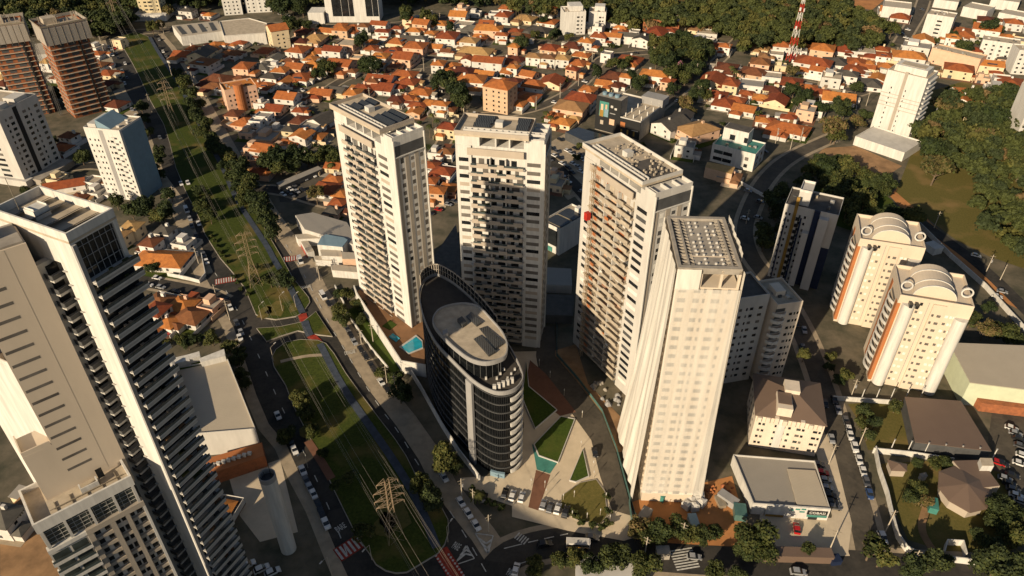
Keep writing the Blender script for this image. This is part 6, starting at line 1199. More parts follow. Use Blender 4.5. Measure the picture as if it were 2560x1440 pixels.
# trees set one by one where the photograph shows them: (px, py, kind, crown radius)
for q in [(203, 392, 'a', 5), (290, 506, 'b', 4), (330, 532, 'a', 4.5), (372, 522, 'c', 5), (408, 532, 'c', 5), (426, 486, 'a', 4.4), (395, 545, 'b', 4.5), (350, 510, 'c', 4), (497, 478, 'a', 4), (512, 508, 'b', 5), (524, 540, 'b', 4.5), (395, 400, 'a', 4), (380, 428, 'c', 4), (398, 385, 'c', 3.5), (555, 378, 'a', 5), (580, 396, 'b', 5), (600, 438, 'a', 5.4), (622, 470, 'b', 5.4), (637, 492, 'a', 5.6), (652, 522, 'c', 5.6), (668, 550, 'a', 5.4), (684, 578, 'c', 4.6), (608, 505, 'b', 3.6), (590, 468, 'a', 4), (575, 440, 'b', 4), (565, 415, 'a', 4), (478, 275, 'a', 4.5), (490, 290, 'c', 4.6), (500, 303, 'a', 4.4), (512, 325, 'b', 4.6), (524, 345, 'a', 4.6), (536, 360, 'c', 4.6), (546, 372, 'a', 4.6), (600, 418, 'c', 4.8), (612, 448, 'a', 5), (632, 452, 'b', 4.6), (646, 500, 'a', 5), (662, 535, 'c', 5), (640, 520, 'b', 4.4), (398, 440, 'a', 4), (360, 300, 'a', 4), (372, 330, 'b', 4), (352, 270, 'c', 4), (462, 212, 'b', 5.5), (480, 235, 'a', 6), (456, 196, 'a', 5), (500, 260, 'a', 5), (520, 312, 'b', 4.4), (508, 330, 'a', 4), (480, 262, 'c', 5), (445, 190, 'c', 4), (665, 408, 'a', 6), (690, 400, 'c', 6), (715, 393, 'a', 6), (742, 390, 'c', 6), (768, 396, 'a', 5.5), (792, 392, 'b', 5), (820, 376, 'a', 5.5), (700, 420, 'b', 5), (738, 414, 'a', 5), (835, 395, 'b', 4.5), (790, 490, 'd', 4.6), (1110, 195, 'a', 7), (1126, 217, 'a', 7.5), (1142, 237, 'c', 7), (1153, 257, 'a', 6), (1098, 210, 'c', 5), (1165, 245, 'b', 4), (906, 108, 'c', 6), (920, 160, 'a', 7), (940, 172, 'c', 5), (910, 175, 'a', 4.5), (1128, 64, 'c', 4), (830, 172, 'b', 5), (812, 165, 'b', 5), (800, 185, 'a', 5), (800, 158, 'b', 4), (1495, 178, 'c', 4.6), (1530, 160, 'b', 5), (1552, 162, 'a', 5), (1565, 155, 'b', 4.4), (1582, 190, 'c', 4.4), (1602, 200, 'a', 5), (1594, 212, 'c', 4.4), (1686, 225, 'c', 4.6), (1712, 262, 'd', 5), (1722, 275, 'd', 4.4), (1756, 214, 'a', 5.4), (1742, 235, 'c', 5), (1762, 240, 'b', 4), (1700, 172, 'k', 4.5), (1985, 227, 'a', 5.4), (2010, 240, 'c', 5), (2000, 252, 'a', 5), (1975, 222, 'c', 4), (2062, 268, 'a', 6), (2100, 268, 'c', 6), (2112, 280, 'a', 4.6), (2085, 325, 'd', 8), (2092, 335, 'b', 6), (2145, 300, 'd', 5), (2165, 290, 'a', 5), (1975, 180, 'd', 5), (1985, 172, 'b', 4), (2143, 215, 'a', 5), (2405, 112, 'a', 7), (2420, 128, 'a', 5), (2475, 66, 'c', 7), (2490, 72, 'a', 5), (2380, 85, 'c', 4), (2230, 75, 'b', 6), (2298, 1225, 'b', 3), (2285, 1240, 'a', 3), (2310, 1250, 'd', 2.8), (2500, 1262, 'c', 3.6), (2535, 1280, 'a', 4), (2520, 1325, 'a', 4), (2545, 1350, 'b', 4), (2440, 1338, 'c', 2), (2475, 1300, 'a', 3), (2555, 1310, 'd', 3.6), (2480, 1370, 'a', 3.6), (2330, 1112, 'b', 2), (2360, 1155, 'a', 2.6), (2335, 1160, 'b', 2.4), (2290, 1155, 'a', 2), (2160, 1030, 'a', 3), (2240, 1015, 'b', 3), (2185, 1060, 'c', 2.6), (2170, 1090, 'a', 2.4), (2150, 1060, 'b', 2.2), (2430, 795, 'b', 4.5), (2462, 828, 'd', 4.5), (2505, 822, 'b', 4.5), (2540, 850, 'a', 4), (2410, 760, 'a', 3), (2470, 770, 'a', 3), (2335, 690, 'b', 2.6), (2010, 890, 'b', 2.8), (2115, 940, 'b', 3), (2100, 950, 'a', 2.6), (2082, 890, 'b', 2.4), (2075, 920, 'a', 2), (1342, 1408, 'b', 2.6), (1332, 1425, 'b', 2.2), (1395, 1398, 'b', 2.4), (1412, 1405, 'a', 2.6), (1440, 1395, 'b', 3), (1545, 1392, 'a', 4.6), (1610, 1412, 'b', 4.2), (1600, 1312, 'd', 3.2), (1645, 1325, 'a', 4), (1690, 1325, 'a', 3.8), (1722, 1338, 'b', 3), (1756, 1338, 'a', 3.2), (1785, 1330, 'a', 2.6), (1618, 1345, 'b', 3), (1880, 1345, 'b', 5.6), (1912, 1375, 'b', 3.8), (1865, 1375, 'a', 3.4), (1590, 1340, 'd', 2.6), (2180, 1370, 'e', 4.6), (2205, 1390, 'e', 4), (2020, 1375, 'b', 2.4), (2290, 1420, 'c', 4), (2325, 1408, 'c', 3.6), (2370, 1405, 'b', 2.4), (2490, 1420, 'c', 5), (2540, 1420, 'c', 4), (1480, 1420, 'a', 3.4), (1780, 1430, 'b', 3), (1840, 1435, 'a', 3), (1115, 1152, 'b', 4.6), (1135, 1165, 'a', 3.4), (1102, 1140, 'b', 3), (1050, 1212, 'b', 3.6), (1085, 1245, 'c', 4), (1070, 1235, 'b', 2.6), (848, 785, 'b', 3.4), (862, 802, 'a', 3.6), (850, 770, 'b', 3), (890, 760, 'b', 2.6), (905, 795, 'b', 2.6), (868, 735, 'b', 3), (852, 735, 'a', 3), (905, 765, 'a', 3), (955, 930, 'b', 3), (990, 955, 'a', 3.4), (1000, 985, 'c', 3.8), (1015, 975, 'b', 2.4), (745, 998, 'b', 3.6), (766, 1034, 'b', 3.4), (780, 1080, 'b', 2.8), (722, 1085, 'b', 3.2), (705, 1095, 'a', 2.6), (806, 1132, 'b', 2.2), (900, 1325, 'e', 3), (925, 1330, 'e', 2.4), (875, 1190, 'e', 2.8), (840, 1215, 'e', 2.2), (695, 702, 'a', 4), (715, 708, 'c', 3.6), (676, 702, 'b', 3.6), (700, 690, 'a', 3), (640, 668, 'e', 2.4), (628, 700, 'b', 2.6), (450, 850, 'b', 2.8), (490, 848, 'a', 3), (528, 846, 'b', 3.4), (412, 858, 'b', 3), (470, 862, 'a', 2.6), (572, 868, 'b', 3.6), (590, 900, 'b', 3.4), (603, 932, 'b', 3.2), (612, 958, 'b', 2.8), (598, 885, 'a', 3), (375, 668, 'a', 3), (395, 660, 'b', 2.4), (645, 60, 'a', 5), (720, 60, 'a', 6), (735, 66, 'b', 6), (760, 60, 'a', 6), (680, 12, 'a', 7), (700, 18, 'c', 8), (730, 14, 'a', 8), (755, 18, 'c', 7), (1015, 32, 'b', 7), (1020, 45, 'a', 6), (1065, 38, 'b', 7), (1080, 48, 'b', 6), (420, 20, 'd', 7), (400, 60, 'd', 5), (380, 70, 'b', 5), (280, 45, 'd', 7), (560, 8, 'a', 6), (500, 12, 'a', 6), (1300, 105, 'a', 5), (1310, 110, 'c', 5), (1380, 90, 'c', 4.5), (1395, 88, 'a', 4.5), (1420, 90, 'b', 4), (1360, 52, 'c', 4), (1340, 85, 'b', 4), (155, 240, 'a', 5), (148, 232, 'c', 4), (35, 245, 'a', 6), (28, 262, 'b', 5), (0, 235, 'a', 5), (60, 480, 'a', 3), (130, 350, 'a', 3.6)]: tree(*q)
wood([(1618, 168), (1640, 112), (1700, 92), (1762, 118), (1802, 128), (1772, 180), (1722, 205), (1680, 198), (1640, 190)], 27, 'aacbk'[:4], 5, 7.5, .62)
wood([(2262, 402), (2300, 330), (2330, 275), (2400, 242), (2575, 232), (2610, 690), (2490, 640), (2410, 560), (2352, 506), (2425, 470), (2362, 440), (2292, 478)], 12, 'abbbad', 5.5, 9, .6)
wood([(2015, 430), (2060, 400), (2108, 432), (2200, 452), (2222, 490), (2290, 560), (2286, 590), (2240, 582), (2170, 560), (2100, 560), (2042, 502)], 24, 'aabb', 4.5, 7, .6)
wood([(1925, 470), (2008, 440), (2015, 600), (1900, 640), (1905, 540)], 12, 'ac', 4, 6, .7)
# shrubs between the houses and along the verge
for q in [(528, 590), (536, 603), (544, 616), (552, 630), (560, 642), (570, 655), (586, 692), (596, 706), (604, 722), (622, 735), (1455, 1306), (1480, 1314), (1505, 1318), (1520, 1310), (1520, 1280), (1516, 1240), (1442, 1292), (1436, 1282), (1235, 1262), (1218, 1252), (1200, 1236), (1255, 1270), (1180, 1225)]: tree(*q, 's', 1.5)
k = 0; tries = 0
while k < 150 and tries < 12000:
    tries += 1; px, py = tr.uniform(470, 2540), tr.uniform(60, 420)
    if px > 1700 and py > 330 or (py < 70 and px > 1250): continue
    x, y = at(px, py)
    if free(x, y, 1.8): tree(0, 0, 's', tr.uniform(1.5, 2.8), None, (x, y)); k += 1
# the far wood: one mass of crowns
def forest(name, label, poly, sp, seed, zt=9):
    P_ = ats(poly, zt); g_ = np.random.default_rng(seed); xs = [p[0] for p in P_]; ys = [p[1] for p in P_]; Vs = []; Ms = []; pts = []; y = min(ys)
    while y < max(ys):
        x = min(xs)
        while x < max(xs):
            a, b = x + g_.uniform(-.4, .4) * sp, y + g_.uniform(-.4, .4) * sp
            if inpoly(a, b, P_): pts.append((a, b))
            x += sp
        y += sp * .9
    src = [(np.array([v.co[:] for v in KINDS_T[kk][j][0].vertices]).reshape(-1, 4, 3)[::3 if kk != 'd' else 3], mi) for kk, j, mi in (('a', 0, 0), ('a', 1, 0), ('c', 0, 1), ('b', 0, 2), ('c', 1, 1), ('d', 0, 3), ('b', 1, 2), ('a', 2, 0))]
    wts = np.array([.2, .2, .16, .13, .1, .06, .05, .1])
    for a, b in pts:
        q, mi = src[g_.choice(8, p=wts)]; s = sp / 7.2 * g_.uniform(.8, 1.35); th = g_.uniform(0, 6.28); c, s_ = math.cos(th), math.sin(th)
        m_ = q.mean(1, keepdims=True); q2 = m_ + (q - m_) * 1.55
        V = q2 @ np.array([[c, s_, 0], [-s_, c, 0], [0, 0, 1]]) * s; V = V + np.array([a, b, g_.uniform(5.5, 11)]); Vs.append(V.reshape(-1, 3)); Ms.append(np.full(len(q), mi))
    V = np.concatenate(Vs); n = len(V) // 4; me = bpy.data.meshes.new(name); me.vertices.add(4 * n); me.vertices.foreach_set('co', V.astype('f').ravel()); me.loops.add(4 * n); me.loops.foreach_set('vertex_index', np.arange(4 * n, dtype='i')); me.polygons.add(n); me.polygons.foreach_set('loop_start', np.arange(0, 4 * n, 4, dtype='i'))
    for k_ in 'acbd': me.materials.append(M['leaf_' + k_])
    me.polygons.foreach_set('material_index', np.concatenate(Ms).astype('i')); me.update(calc_edges=True)
    o = bpy.data.objects.new(name, me); COL.objects.link(o); return tag(o, label, 'woodland', None, 'stuff')
forest('forest', 'dense dark wood filling the far edge above the houses', [(1250, -25), (1262, 10), (1345, 28), (1420, 20), (1530, 45), (1640, 60), (1760, 62), (1830, 85), (1842, 118), (1900, 112), (1960, 102), (2080, 108), (2170, 112), (2215, 95), (2205, 60), (2150, 20), (2080, -25)], 8.5, 3)
forest('forest', 'dark far wood behind the cream tower and warehouses', [(345, -40), (700, -40), (1000, -40), (1250, -30), (1250, -5), (960, -8), (690, 0), (560, -4), (420, 4), (345, 20)], 11, 4)
forest('forest', 'olive canopy thick on the slope behind the barrel-roofed towers', [(2300, 345), (2340, 280), (2400, 245), (2600, 235), (2640, 690), (2500, 645), (2430, 570), (2440, 480), (2370, 430)], 8.0, 8, 4)
forest('forest', 'dark wood in the corner beyond the brick towers', [(-60, -10), (345, -5), (340, 55), (230, 78), (-60, 66)], 9.0, 6)
# palms
def palm(px, py, h, lab=None):
    x, y = at(px, py); t = thing('palm_tree', '', 'palm', (x, y, 0), tr.uniform(0, 360), 'palms among the houses'); mb = MB()
    mb.bar((0, 0, 0), (.15, 0, h * .5), .22, 7, .17).bar((.15, 0, h * .5), (.1, .1, h), .17, 7, .13); mb.build('trunk', 'bark', t); f = MB()
    for k in range(16):
        a = k * 6.283 / 16 + tr.uniform(-.15, .15); up = tr.uniform(-.1, .7); L = 2.7; pr = None
        for j in range(6):
            u = j / 5; r_ = L * u; z = h + up * u * 2 - 2.0 * u * u; c = Vector((.1 + math.cos(a) * r_, .1 + math.sin(a) * r_, z)); wd = .42 * math.sin(math.pi * (.15 + .8 * u)) + .04; n = Vector((-math.sin(a), math.cos(a), 0)) * wd
            if pr: f.add([tuple(pr[0] - pr[1]), tuple(c - n), tuple(c), tuple(pr[0]), tuple(c + n), tuple(pr[0] + pr[1])], [(0, 1, 2, 3), (3, 2, 4, 5)])
            pr = (c + Vector((0, 0, .1)), n)
    f.build('crown', M['leaf_b'], t); pend(t, 'palm with drooping fronds', x, y)
for q in [(1290, 62, 14), (1297, 66, 14), (1303, 60, 13), (1330, 55, 14), (1362, 62, 12), (1830, 205, 9), (1836, 210, 9), (1825, 195, 8), (1082, 320, 9), (1095, 335, 9), (1075, 345, 8), (1365, 310, 8), (1375, 318, 7), (2010, 285, 6), (1025, 55, 9), (520, 92, 7), (55, 1310, 6), (2280, 250, 5), (830, 430, 5), (1195, 1250, 3)]: palm(*q)
# ------------------------------------------------------------------ cars
def car_meshes(kind):
    L, W_, H = dict(car=(4.2, 1.72, 1.45), suv=(4.5, 1.82, 1.7), van=(5.2, 1.95, 2.3))[kind]; a = L / 2
    def prof(P_, y0, y1, ins=0):
        n = len(P_); return MB().add([(x, y0 + (ins if z > .95 * H * .7 else 0), z) for x, z in P_] + [(x, y1 - (ins if z > .95 * H * .7 else 0), z) for x, z in P_], [tuple(range(n)), tuple(range(2 * n - 1, n - 1, -1))] + [(i, n + i, n + (i + 1) % n, (i + 1) % n) for i in range(n)])
    hb = H * .58 if kind != 'van' else H * .5
    body = prof([(-a, .32), (-a + .1, hb * .75), (-a + .25, hb), (a * .45, hb), (a - .35, hb * .86), (a - .05, hb * .6), (a, .3)][::-1], -W_ / 2, W_ / 2)
    if kind == 'van': cab = [(-a + .12, hb), (-a + .2, H - .08), (a * .45, H - .08), (a * .82, hb * .98)]; top = [(-a + .2, H - .1), (-a + .25, H), (a * .42, H), (a * .45, H - .1)]
    else: cab = [(-a + .3, hb), (-a + .75, H - .06), (a * .12, H - .06), (a * .48, hb)]; top = [(-a + .74, H - .08), (-a + .85, H), (a * .06, H), (a * .13, H - .08)]
    glass = prof(cab[::-1], -W_ / 2 + .1, W_ / 2 - .1); roof = prof(top[::-1], -W_ / 2 + .12, W_ / 2 - .12)
    wh = []
    for sx in (-1, 1):
        for sy in (-1, 1): wh.append(MB().bar((sx * L * .31, sy * (W_ / 2 - .2), .32), (sx * L * .31, sy * (W_ / 2 + .02), .32), .33, 12))
    li = [MB().box(a - .09, a - .01, sy * W_ * .36 - .18, sy * W_ * .36 + .18, hb * .62, hb * .8) for sy in (-1, 1)]
    def me(mb, n): q = bpy.data.meshes.new(n); q.from_pydata(mb.v, [], mb.f); q.update(); return q
    return [('body', me(body, 'body'), None), ('cabin_glass', me(glass, 'cabin_glass'), 'glass'), ('roof', me(roof, 'roof'), None)] + [('wheel', me(w_, 'wheel'), 'black') for w_ in wh] + [('headlight', me(l, 'headlight'), 'white2') for l in li]
CARM = {}
def car(px, py, dx, dy, col, kind='car', where=''):
    key = (kind, col)
    if key not in CARM:
        CARM[key] = car_meshes(kind)
        for n, m_, mm in CARM[key]: m_.materials.append(M[mm] if mm else M['car_' + col])
    x, y = at(px, py, .5); X, Y = at(px + dx, py + dy, .5); a = math.degrees(math.atan2(Y - y, X - x))
    t = thing('parked_' + kind, '', 'van' if kind == 'van' else 'car', (x, y, .3), a, 'vehicles on the streets and in car parks'); far = math.hypot(x, y) > 330
    for n, m_, mm in CARM[key]:
        if far and n in ('wheel', 'headlight'): continue
        o = bpy.data.objects.new(n, m_); COL.objects.link(o); o.parent = t
    pend(t, '%s %s' % (col, {'car': 'car', 'suv': 'tall car', 'van': 'van'}[kind]) + where, x, y)
cw = ['white', 'silver', 'black', 'grey', 'white', 'black']
w1 = ' parked on the avenue'
for q in [(868, 823, 'grey'), (877, 839, 'black'), (886, 856, 'silver'), (902, 874, 'black'), (914, 892, 'black', 'suv'), (928, 913, 'black'), (939, 931, 'black', 'suv'), (953, 956, 'white'), (967, 973, 'black'), (1110, 1194, 'white'), (1152, 1256, 'white'), (1170, 1284, 'white'), (1190, 1314, 'white'), (808, 742, 'white', 'van'), (822, 760, 'black')]: car(q[0], q[1], 50, 78, q[2], q[3] if len(q) > 3 else 'car', w1)
for q in [(736, 1126, 'white'), (729, 1107, 'black'), (757, 1178, 'white', 'suv'), (766, 1202, 'grey'), (775, 1220, 'silver'), (784, 1236, 'white'), (815, 1310, 'white', 'suv'), (695, 1040, 'white'), (796, 1262, 'black'), (804, 1283, 'black'), (603, 832, 'silver'), (592, 808, 'grey'), (576, 770, 'white'), (568, 752, 'black'), (517, 655, 'white'), (510, 638, 'grey'), (497, 560, 'white'), (490, 590, 'black'), (467, 527, 'white', 'van'), (475, 548, 'silver'), (480, 566, 'grey'), (453, 460, 'white'), (470, 458, 'white'), (600, 845, 'white'), (340, 290, 'white'), (330, 275, 'silver'), (400, 345, 'grey')]: car(q[0], q[1], 38, 85, q[2], q[3] if len(q) > 3 else 'car', w1)
for i, q in enumerate([(272, 118), (279, 124), (287, 121), (292, 133), (282, 138), (296, 146), (313, 160), (306, 178), (318, 196), (302, 196), (312, 210), (400, 120), (408, 130), (398, 100), (388, 92), (415, 140)]): car(*q, 25, 60, 'red' if i == 2 else cw[i % 6], 'car', w1)
for q in [(372, 713, 'white'), (402, 719, 'silver'), (393, 696, 'white'), (484, 748, 'silver'), (440, 730, 'black'), (398, 834, 'red'), (412, 836, 'red')]: car(q[0], q[1], 40, 8, q[2], 'car', ' beside the corner houses')
w2 = ' parked beside the plaza'
for q in [(1281, 1240, 'white'), (1304, 1244, 'white'), (1262, 1234, 'black'), (1358, 1263, 'silver'), (1375, 1270, 'grey'), (1394, 1273, 'white'), (1414, 1281, 'black', 'suv'), (1210, 1246, 'black')]: car(q[0], q[1], 8, -26, q[2], q[3] if len(q) > 3 else 'car', w2)
car(1487, 1132, 6, 30, 'black', 'car', ' alone on the plaza ramp'); car(1290, 1424, 8, -30, 'white', 'car', ' waiting at the junction'); car(1362, 1362, 40, -6, 'black', 'suv', ' on the lower street'); car(1480, 1345, 40, 6, 'grey', 'car', ' on the lower street'); car(1735, 1394, 40, 3, 'silver', 'car', ' on the lower street'); car(1995, 1432, 40, 4, 'silver', 'suv', ' on the lower street'); car(2205, 1345, 14, 32, 'white', 'suv', ' at the walled corner'); car(1991, 1322, -4, -30, 'red', 'car', ' on the sunny shop forecourt')
for q in [(2125, 1090, 'white'), (2136, 1120, 'white', 'suv'), (2147, 1151, 'white'), (2157, 1180, 'white'), (2165, 1206, 'grey'), (2173, 1236, 'blue'), (2078, 1098, 'silver'), (2113, 1052, 'grey'), (2121, 1075, 'white'), (2095, 1026, 'silver'), (2010, 826, 'silver'), (2006, 870, 'grey'), (2062, 1010, 'black'), (2118, 1066, 'black'), (1990, 810, 'black'), (2085, 1000, 'black')]: car(q[0], q[1], 12, 40, q[2], q[3] if len(q) > 3 else 'car', ' parked on the slope street')
for q in [(2055, 1183, 'red'), (2063, 1201, 'silver'), (2067, 1221, 'silver'), (2073, 1241, 'black', 'suv'), (2079, 1256, 'black'), (2085, 1269, 'grey'), (2045, 1162, 'grey')]: car(q[0], q[1], 30, 4, q[2], q[3] if len(q) > 3 else 'car', ' in the shop side bays')
for i, q in enumerate([(2528, 1072), (2538, 1085), (2546, 1098), (2550, 1116), (2556, 1140), (2505, 1160), (2494, 1158), (2512, 1198), (2522, 1210), (2532, 1225), (2540, 1240), (2530, 1190), (2548, 1160), (2552, 1255)]): car(*q, 30, 10, 'red' if i == 6 else cw[i % 6], 'car', ' in the garden car park')
for i, q in enumerate([(1378, 372), (1392, 380), (1386, 390), (1398, 396), (1418, 378), (1428, 384), (1438, 372), (1450, 388), (1405, 410), (1420, 420), (1432, 410), (1445, 418), (1400, 350), (1375, 400), (1455, 400), (1430, 432), (1452, 430)]): car(*q, 24, 12, cw[(i + 2) % 6], 'car', ' in the lot with the dark canopy')
for i, q in enumerate([(784, 440), (762, 448), (746, 455), (734, 464), (726, 474), (716, 480), (708, 487), (742, 480), (756, 476), (730, 490), (775, 436)]): car(*q, 20, 10, cw[i % 6], 'car', ' in the carport lot')
for q in [(755, 227, 'white'), (748, 236, 'white'), (1188, 286, 'white', 'suv'), (1386, 257, 'white'), (1694, 254, 'white'), (1096, 525, 'red'), (1120, 512, 'silver'), (1135, 505, 'grey'), (1075, 535, 'black'), (1430, 228, 'grey'), (1462, 205, 'white'), (1590, 133, 'black'), (1024, 214, 'grey'), (1003, 193, 'black'), (880, 130, 'silver'), (950, 136, 'white'), (1110, 148, 'grey'), (1180, 150, 'black'), (640, 225, 'white'), (660, 228, 'silver'), (610, 64, 'white'), (560, 66, 'silver'), (700, 36, 'silver'), (720, 40, 'white'), (490, 92, 'white'), (510, 88, 'grey'), (470, 96, 'silver'), (2270, 75, 'white'), (2255, 85, 'grey'), (2265, 95, 'white'), (2305, 25, 'grey'), (1870, 478, 'silver'), (1895, 545, 'silver'), (1862, 547, 'white'), (1900, 505, 'grey'), (1912, 380, 'black'), (2505, 730, 'silver'), (2492, 742, 'white'), (2440, 640, 'white'), (1150, 460, 'grey'), (1420, 455, 'white'), (1405, 440, 'silver'), (1455, 480, 'silver'), (1340, 560, 'grey')]: car(q[0], q[1], 34, 8, q[2], q[3] if len(q) > 3 else 'car', ' on a side street')
for q in [(620, 1414), (655, 1424), (682, 1432)]: car(*q, 30, -14, 'white', 'suv', ' below the water tower')
car(751, 653, 10, 26, 'white', 'van', ' on the red crossing')
x, y = at(1445, 1365, .5); t = thing('minibus', 'white minibus with a yellow stripe on the lower street', 'minibus', (x, y, .3), -3)
MB().prism([(-3.4, -1.1), (3.2, -1.1), (3.4, -.8), (3.4, .8), (3.2, 1.1), (-3.4, 1.1)], .5, 2.6).build('body', 'car_white', t); MB().box(-3.42, 3.0, -1.13, 1.13, .9, 1.25).build('stripe', 'car_yellow', t); MB().box(-3.2, 3.1, -1.12, 1.12, 1.5, 2.2).build('window_band', 'glass', t); MB().prism([(-3.3, -1.0), (3.1, -1.0), (3.1, 1.0), (-3.3, 1.0)], 2.6, 2.75).build('roof', 'white2', t)
for sx in (-2.1, 2.1):
    for sy in (-1, 1): MB().bar((sx, sy * .9, .42), (sx, sy * 1.14, .42), .45, 12).build('wheel', 'black', t)
# ------------------------------------------------------------------ poles, lamps, pylons, cables
def pole(px, py, h, kind='utility'):
    x, y = at(px, py); 
    if kind == 'utility':
        t = thing('utility_pole', '', 'pole', (x, y, 0), tr.uniform(-40, 40), 'concrete poles along the streets'); MB().bar((0, 0, 0), (0, 0, h), .2, 8, .13).build('shaft', 'polec', t)
        MB().box(-1.1, 1.1, -.08, .08, h - .9, h - .75).box(-.8, .8, -.08, .08, h - 2.2, h - 2.08).build('crossarm', 'steel', t)
        if tr.random() < .3: MB().bar((.45, .1, h - 4), (.45, .1, h - 2.8), .3, 8).build('transformer', 'grey', t)
        pend(t, 'pale concrete utility pole with crossarms', x, y)
    elif kind == 'lamp':
        t = thing('street_lamp', '', 'street lamp', (x, y, 0), tr.choice((60, 240)), 'street lamps'); MB().bar((0, 0, 0), (0, 0, h), .11, 7, .07).build('pole', 'polec', t); MB().bar((0, 0, h), (2.2, 0, h + .5), .06, 5).build('arm', 'polec', t); MB().box(1.9, 2.9, -.18, .18, h + .42, h + .58).build('lamp_head', 'white2', t)
        pend(t, 'tall street lamp with one arm', x, y)
    else:
        t = thing('plaza_lamp', '', 'lamp', (x, y, 0), 0, 'slim lamps of the plaza'); MB().bar((0, 0, 0), (0, 0, h), .07, 6).build('pole', 'polec', t); MB().bar((0, 0, h), (0, 0, h + .8), .14, 8).build('lamp_head', 'white', t); pend(t, 'slim white plaza lamp', x, y)
for q in [(2071, 1162, 9.5), (2070, 1384, 11), (2213, 1330, 10), (2146, 1117, 9), (2128, 990, 8), (1703, 1350, 8), (1612, 1386, 8), (2525, 1360, 7), (2270, 1430, 10), (1155, 1245, 9), (1183, 1260, 7), (1222, 1330, 8), (905, 868, 9), (933, 855, 9), (968, 960, 9), (990, 985, 9), (700, 240, 9), (640, 500, 9), (440, 505, 9), (575, 800, 10), (545, 755, 9), (497, 660, 9), (1180, 120, 9), (1060, 178, 10), (1120, 300, 9), (1160, 285, 9), (925, 252, 9), (1400, 245, 10), (1446, 215, 9), (1480, 155, 10), (1340, 275, 9), (1820, 140, 9), (1788, 178, 9), (1740, 190, 9), (2000, 355, 9), (1975, 375, 10), (1938, 360, 10), (1865, 560, 8), (1420, 470, 8), (1455, 490, 7), (240, 88, 12), (330, 70, 14), (260, 130, 12), (285, 130, 10), (430, 190, 10), (485, 215, 10), (492, 222, 9), (380, 280, 12), (555, 225, 9), (410, 85, 9), (860, 145, 9), (720, 122, 9), (1100, 60, 9), (2335, 570, 9), (2465, 680, 9), (2500, 700, 8), (2165, 265, 10), (800, 700, 8), (795, 690, 8), (2060, 205, 8)]: pole(*q)
for q in [(707, 780, 8), (740, 770, 6), (830, 1440, 9), (655, 800, 7), (1120, 1355, 7), (685, 905, 7), (930, 1400, 7), (770, 1170, 8)]: pole(*q, 'lamp')
for q in [(1348, 915), (1375, 945), (1410, 990), (1455, 1045), (1328, 1215), (1362, 1220), (1365, 1240), (1408, 1252), (1435, 1245), (1467, 1300), (1514, 1250), (1483, 1170), (1484, 1195), (1524, 1305), (1430, 1295), (1452, 1120), (1500, 1290)]: pole(*q, 2.6, 'plaza')
for k in range(7): x, y = at(2225 + k * 42, 1128 + k * 4); t = thing('fence_post', '', 'post', (x, y, 0), 0, 'tall white posts round the open shed'); MB().bar((0, 0, 0), (0, 0, 5.5), .16, 6).build('shaft', 'white', t); MB().box(-.2, .2, -.2, .2, 5.5, 5.7).build('cap', 'grey', t); pend(t, 'tall white post beside the open shed', x, y)
for k in range(5): x, y = at(2152 + k * 37, 1000 - k * 1); t = thing('fence_post', '', 'post', (x, y, 0), 0, 'tall white posts round the open shed'); MB().bar((0, 0, 0), (0, 0, 5.0), .16, 6).build('shaft', 'white', t); MB().box(-.2, .2, -.2, .2, 5.0, 5.2).build('cap', 'grey', t); pend(t, 'tall white post below the barrel-roofed tower', x, y)
def pylon(px, py, h, rot, lab):
    x, y = at(px, py); t = thing('transmission_pylon', lab, 'pylon', (x, y, 0), rot, 'pylons along the grass median'); b = 2.6; mb = MB(); lev = [0, .14, .27, .39, .5, .6, .69, .77, .85, .93, 1.0]
    wd = lambda u: b * (1 - u * 1.55) if u < .5 else max(.45, b * .225 + (1 - u) * .3)
    for sx in (-1, 1):
        for sy in (-1, 1):
            for u, v in zip(lev, lev[1:]): mb.bar((sx * wd(u), sy * wd(u), u * h), (sx * wd(v), sy * wd(v), v * h), .075, 4)
    for u, v in zip(lev, lev[1:]):
        for s in (-1, 1):
            a, c = wd(u), wd(v); mb.bar((-a, s * a, u * h), (c, s * c, v * h), .038).bar((a, s * a, u * h), (-c, s * c, v * h), .038).bar((s * a, -a, u * h), (s * c, c, v * h), .038).bar((s * a, a, u * h), (s * c, -c, v * h), .038)
    mb.build('lattice_mast', 'rust', t); tips = []
    for u, L in ((.97, 3.0), (.84, 4.2), (.71, 4.2), (.6, 4.0)):
        m_ = MB()
        for s in (-1, 1):
            q = (s * L, 0, u * h); a = wd(u)
            for sy in (-1, 1): m_.bar((s * a, sy * a, u * h), q, .055).bar((s * a, sy * a, u * h + 1.2), q, .045)
            m_.bar((s * L * .5, -a * .5, u * h), (s * L * .5, a * .5, u * h + .6), .05); m_.bar(q, (s * L, 0, u * h - 1.1), .09); tips.append((*loc2(t, s * L, 0), u * h - 1.1))
        m_.build('crossarm', 'rust', t)
    LAND.append(('the ' + ('pylon at the junction end' if px > 900 else 'middle pylon' if px > 600 else 'far pylon' if py > 200 else 'last far pylon'), x, y)); return tips
P1 = pylon(988, 1342, 25, 24, 'lattice pylon on the median end nearest the junction'); P2 = pylon(640, 712, 26, 24, 'lattice pylon on the median by the red crossing'); P3 = pylon(437, 312, 27, 22, 'thin lattice pylon on the bright median between brick towers and houses'); P4 = pylon(298, 72, 34, 20, 'farthest lattice pylon in front of the dark wood')
P0 = [(x + 74, y - 112, z) for x, y, z in P1]
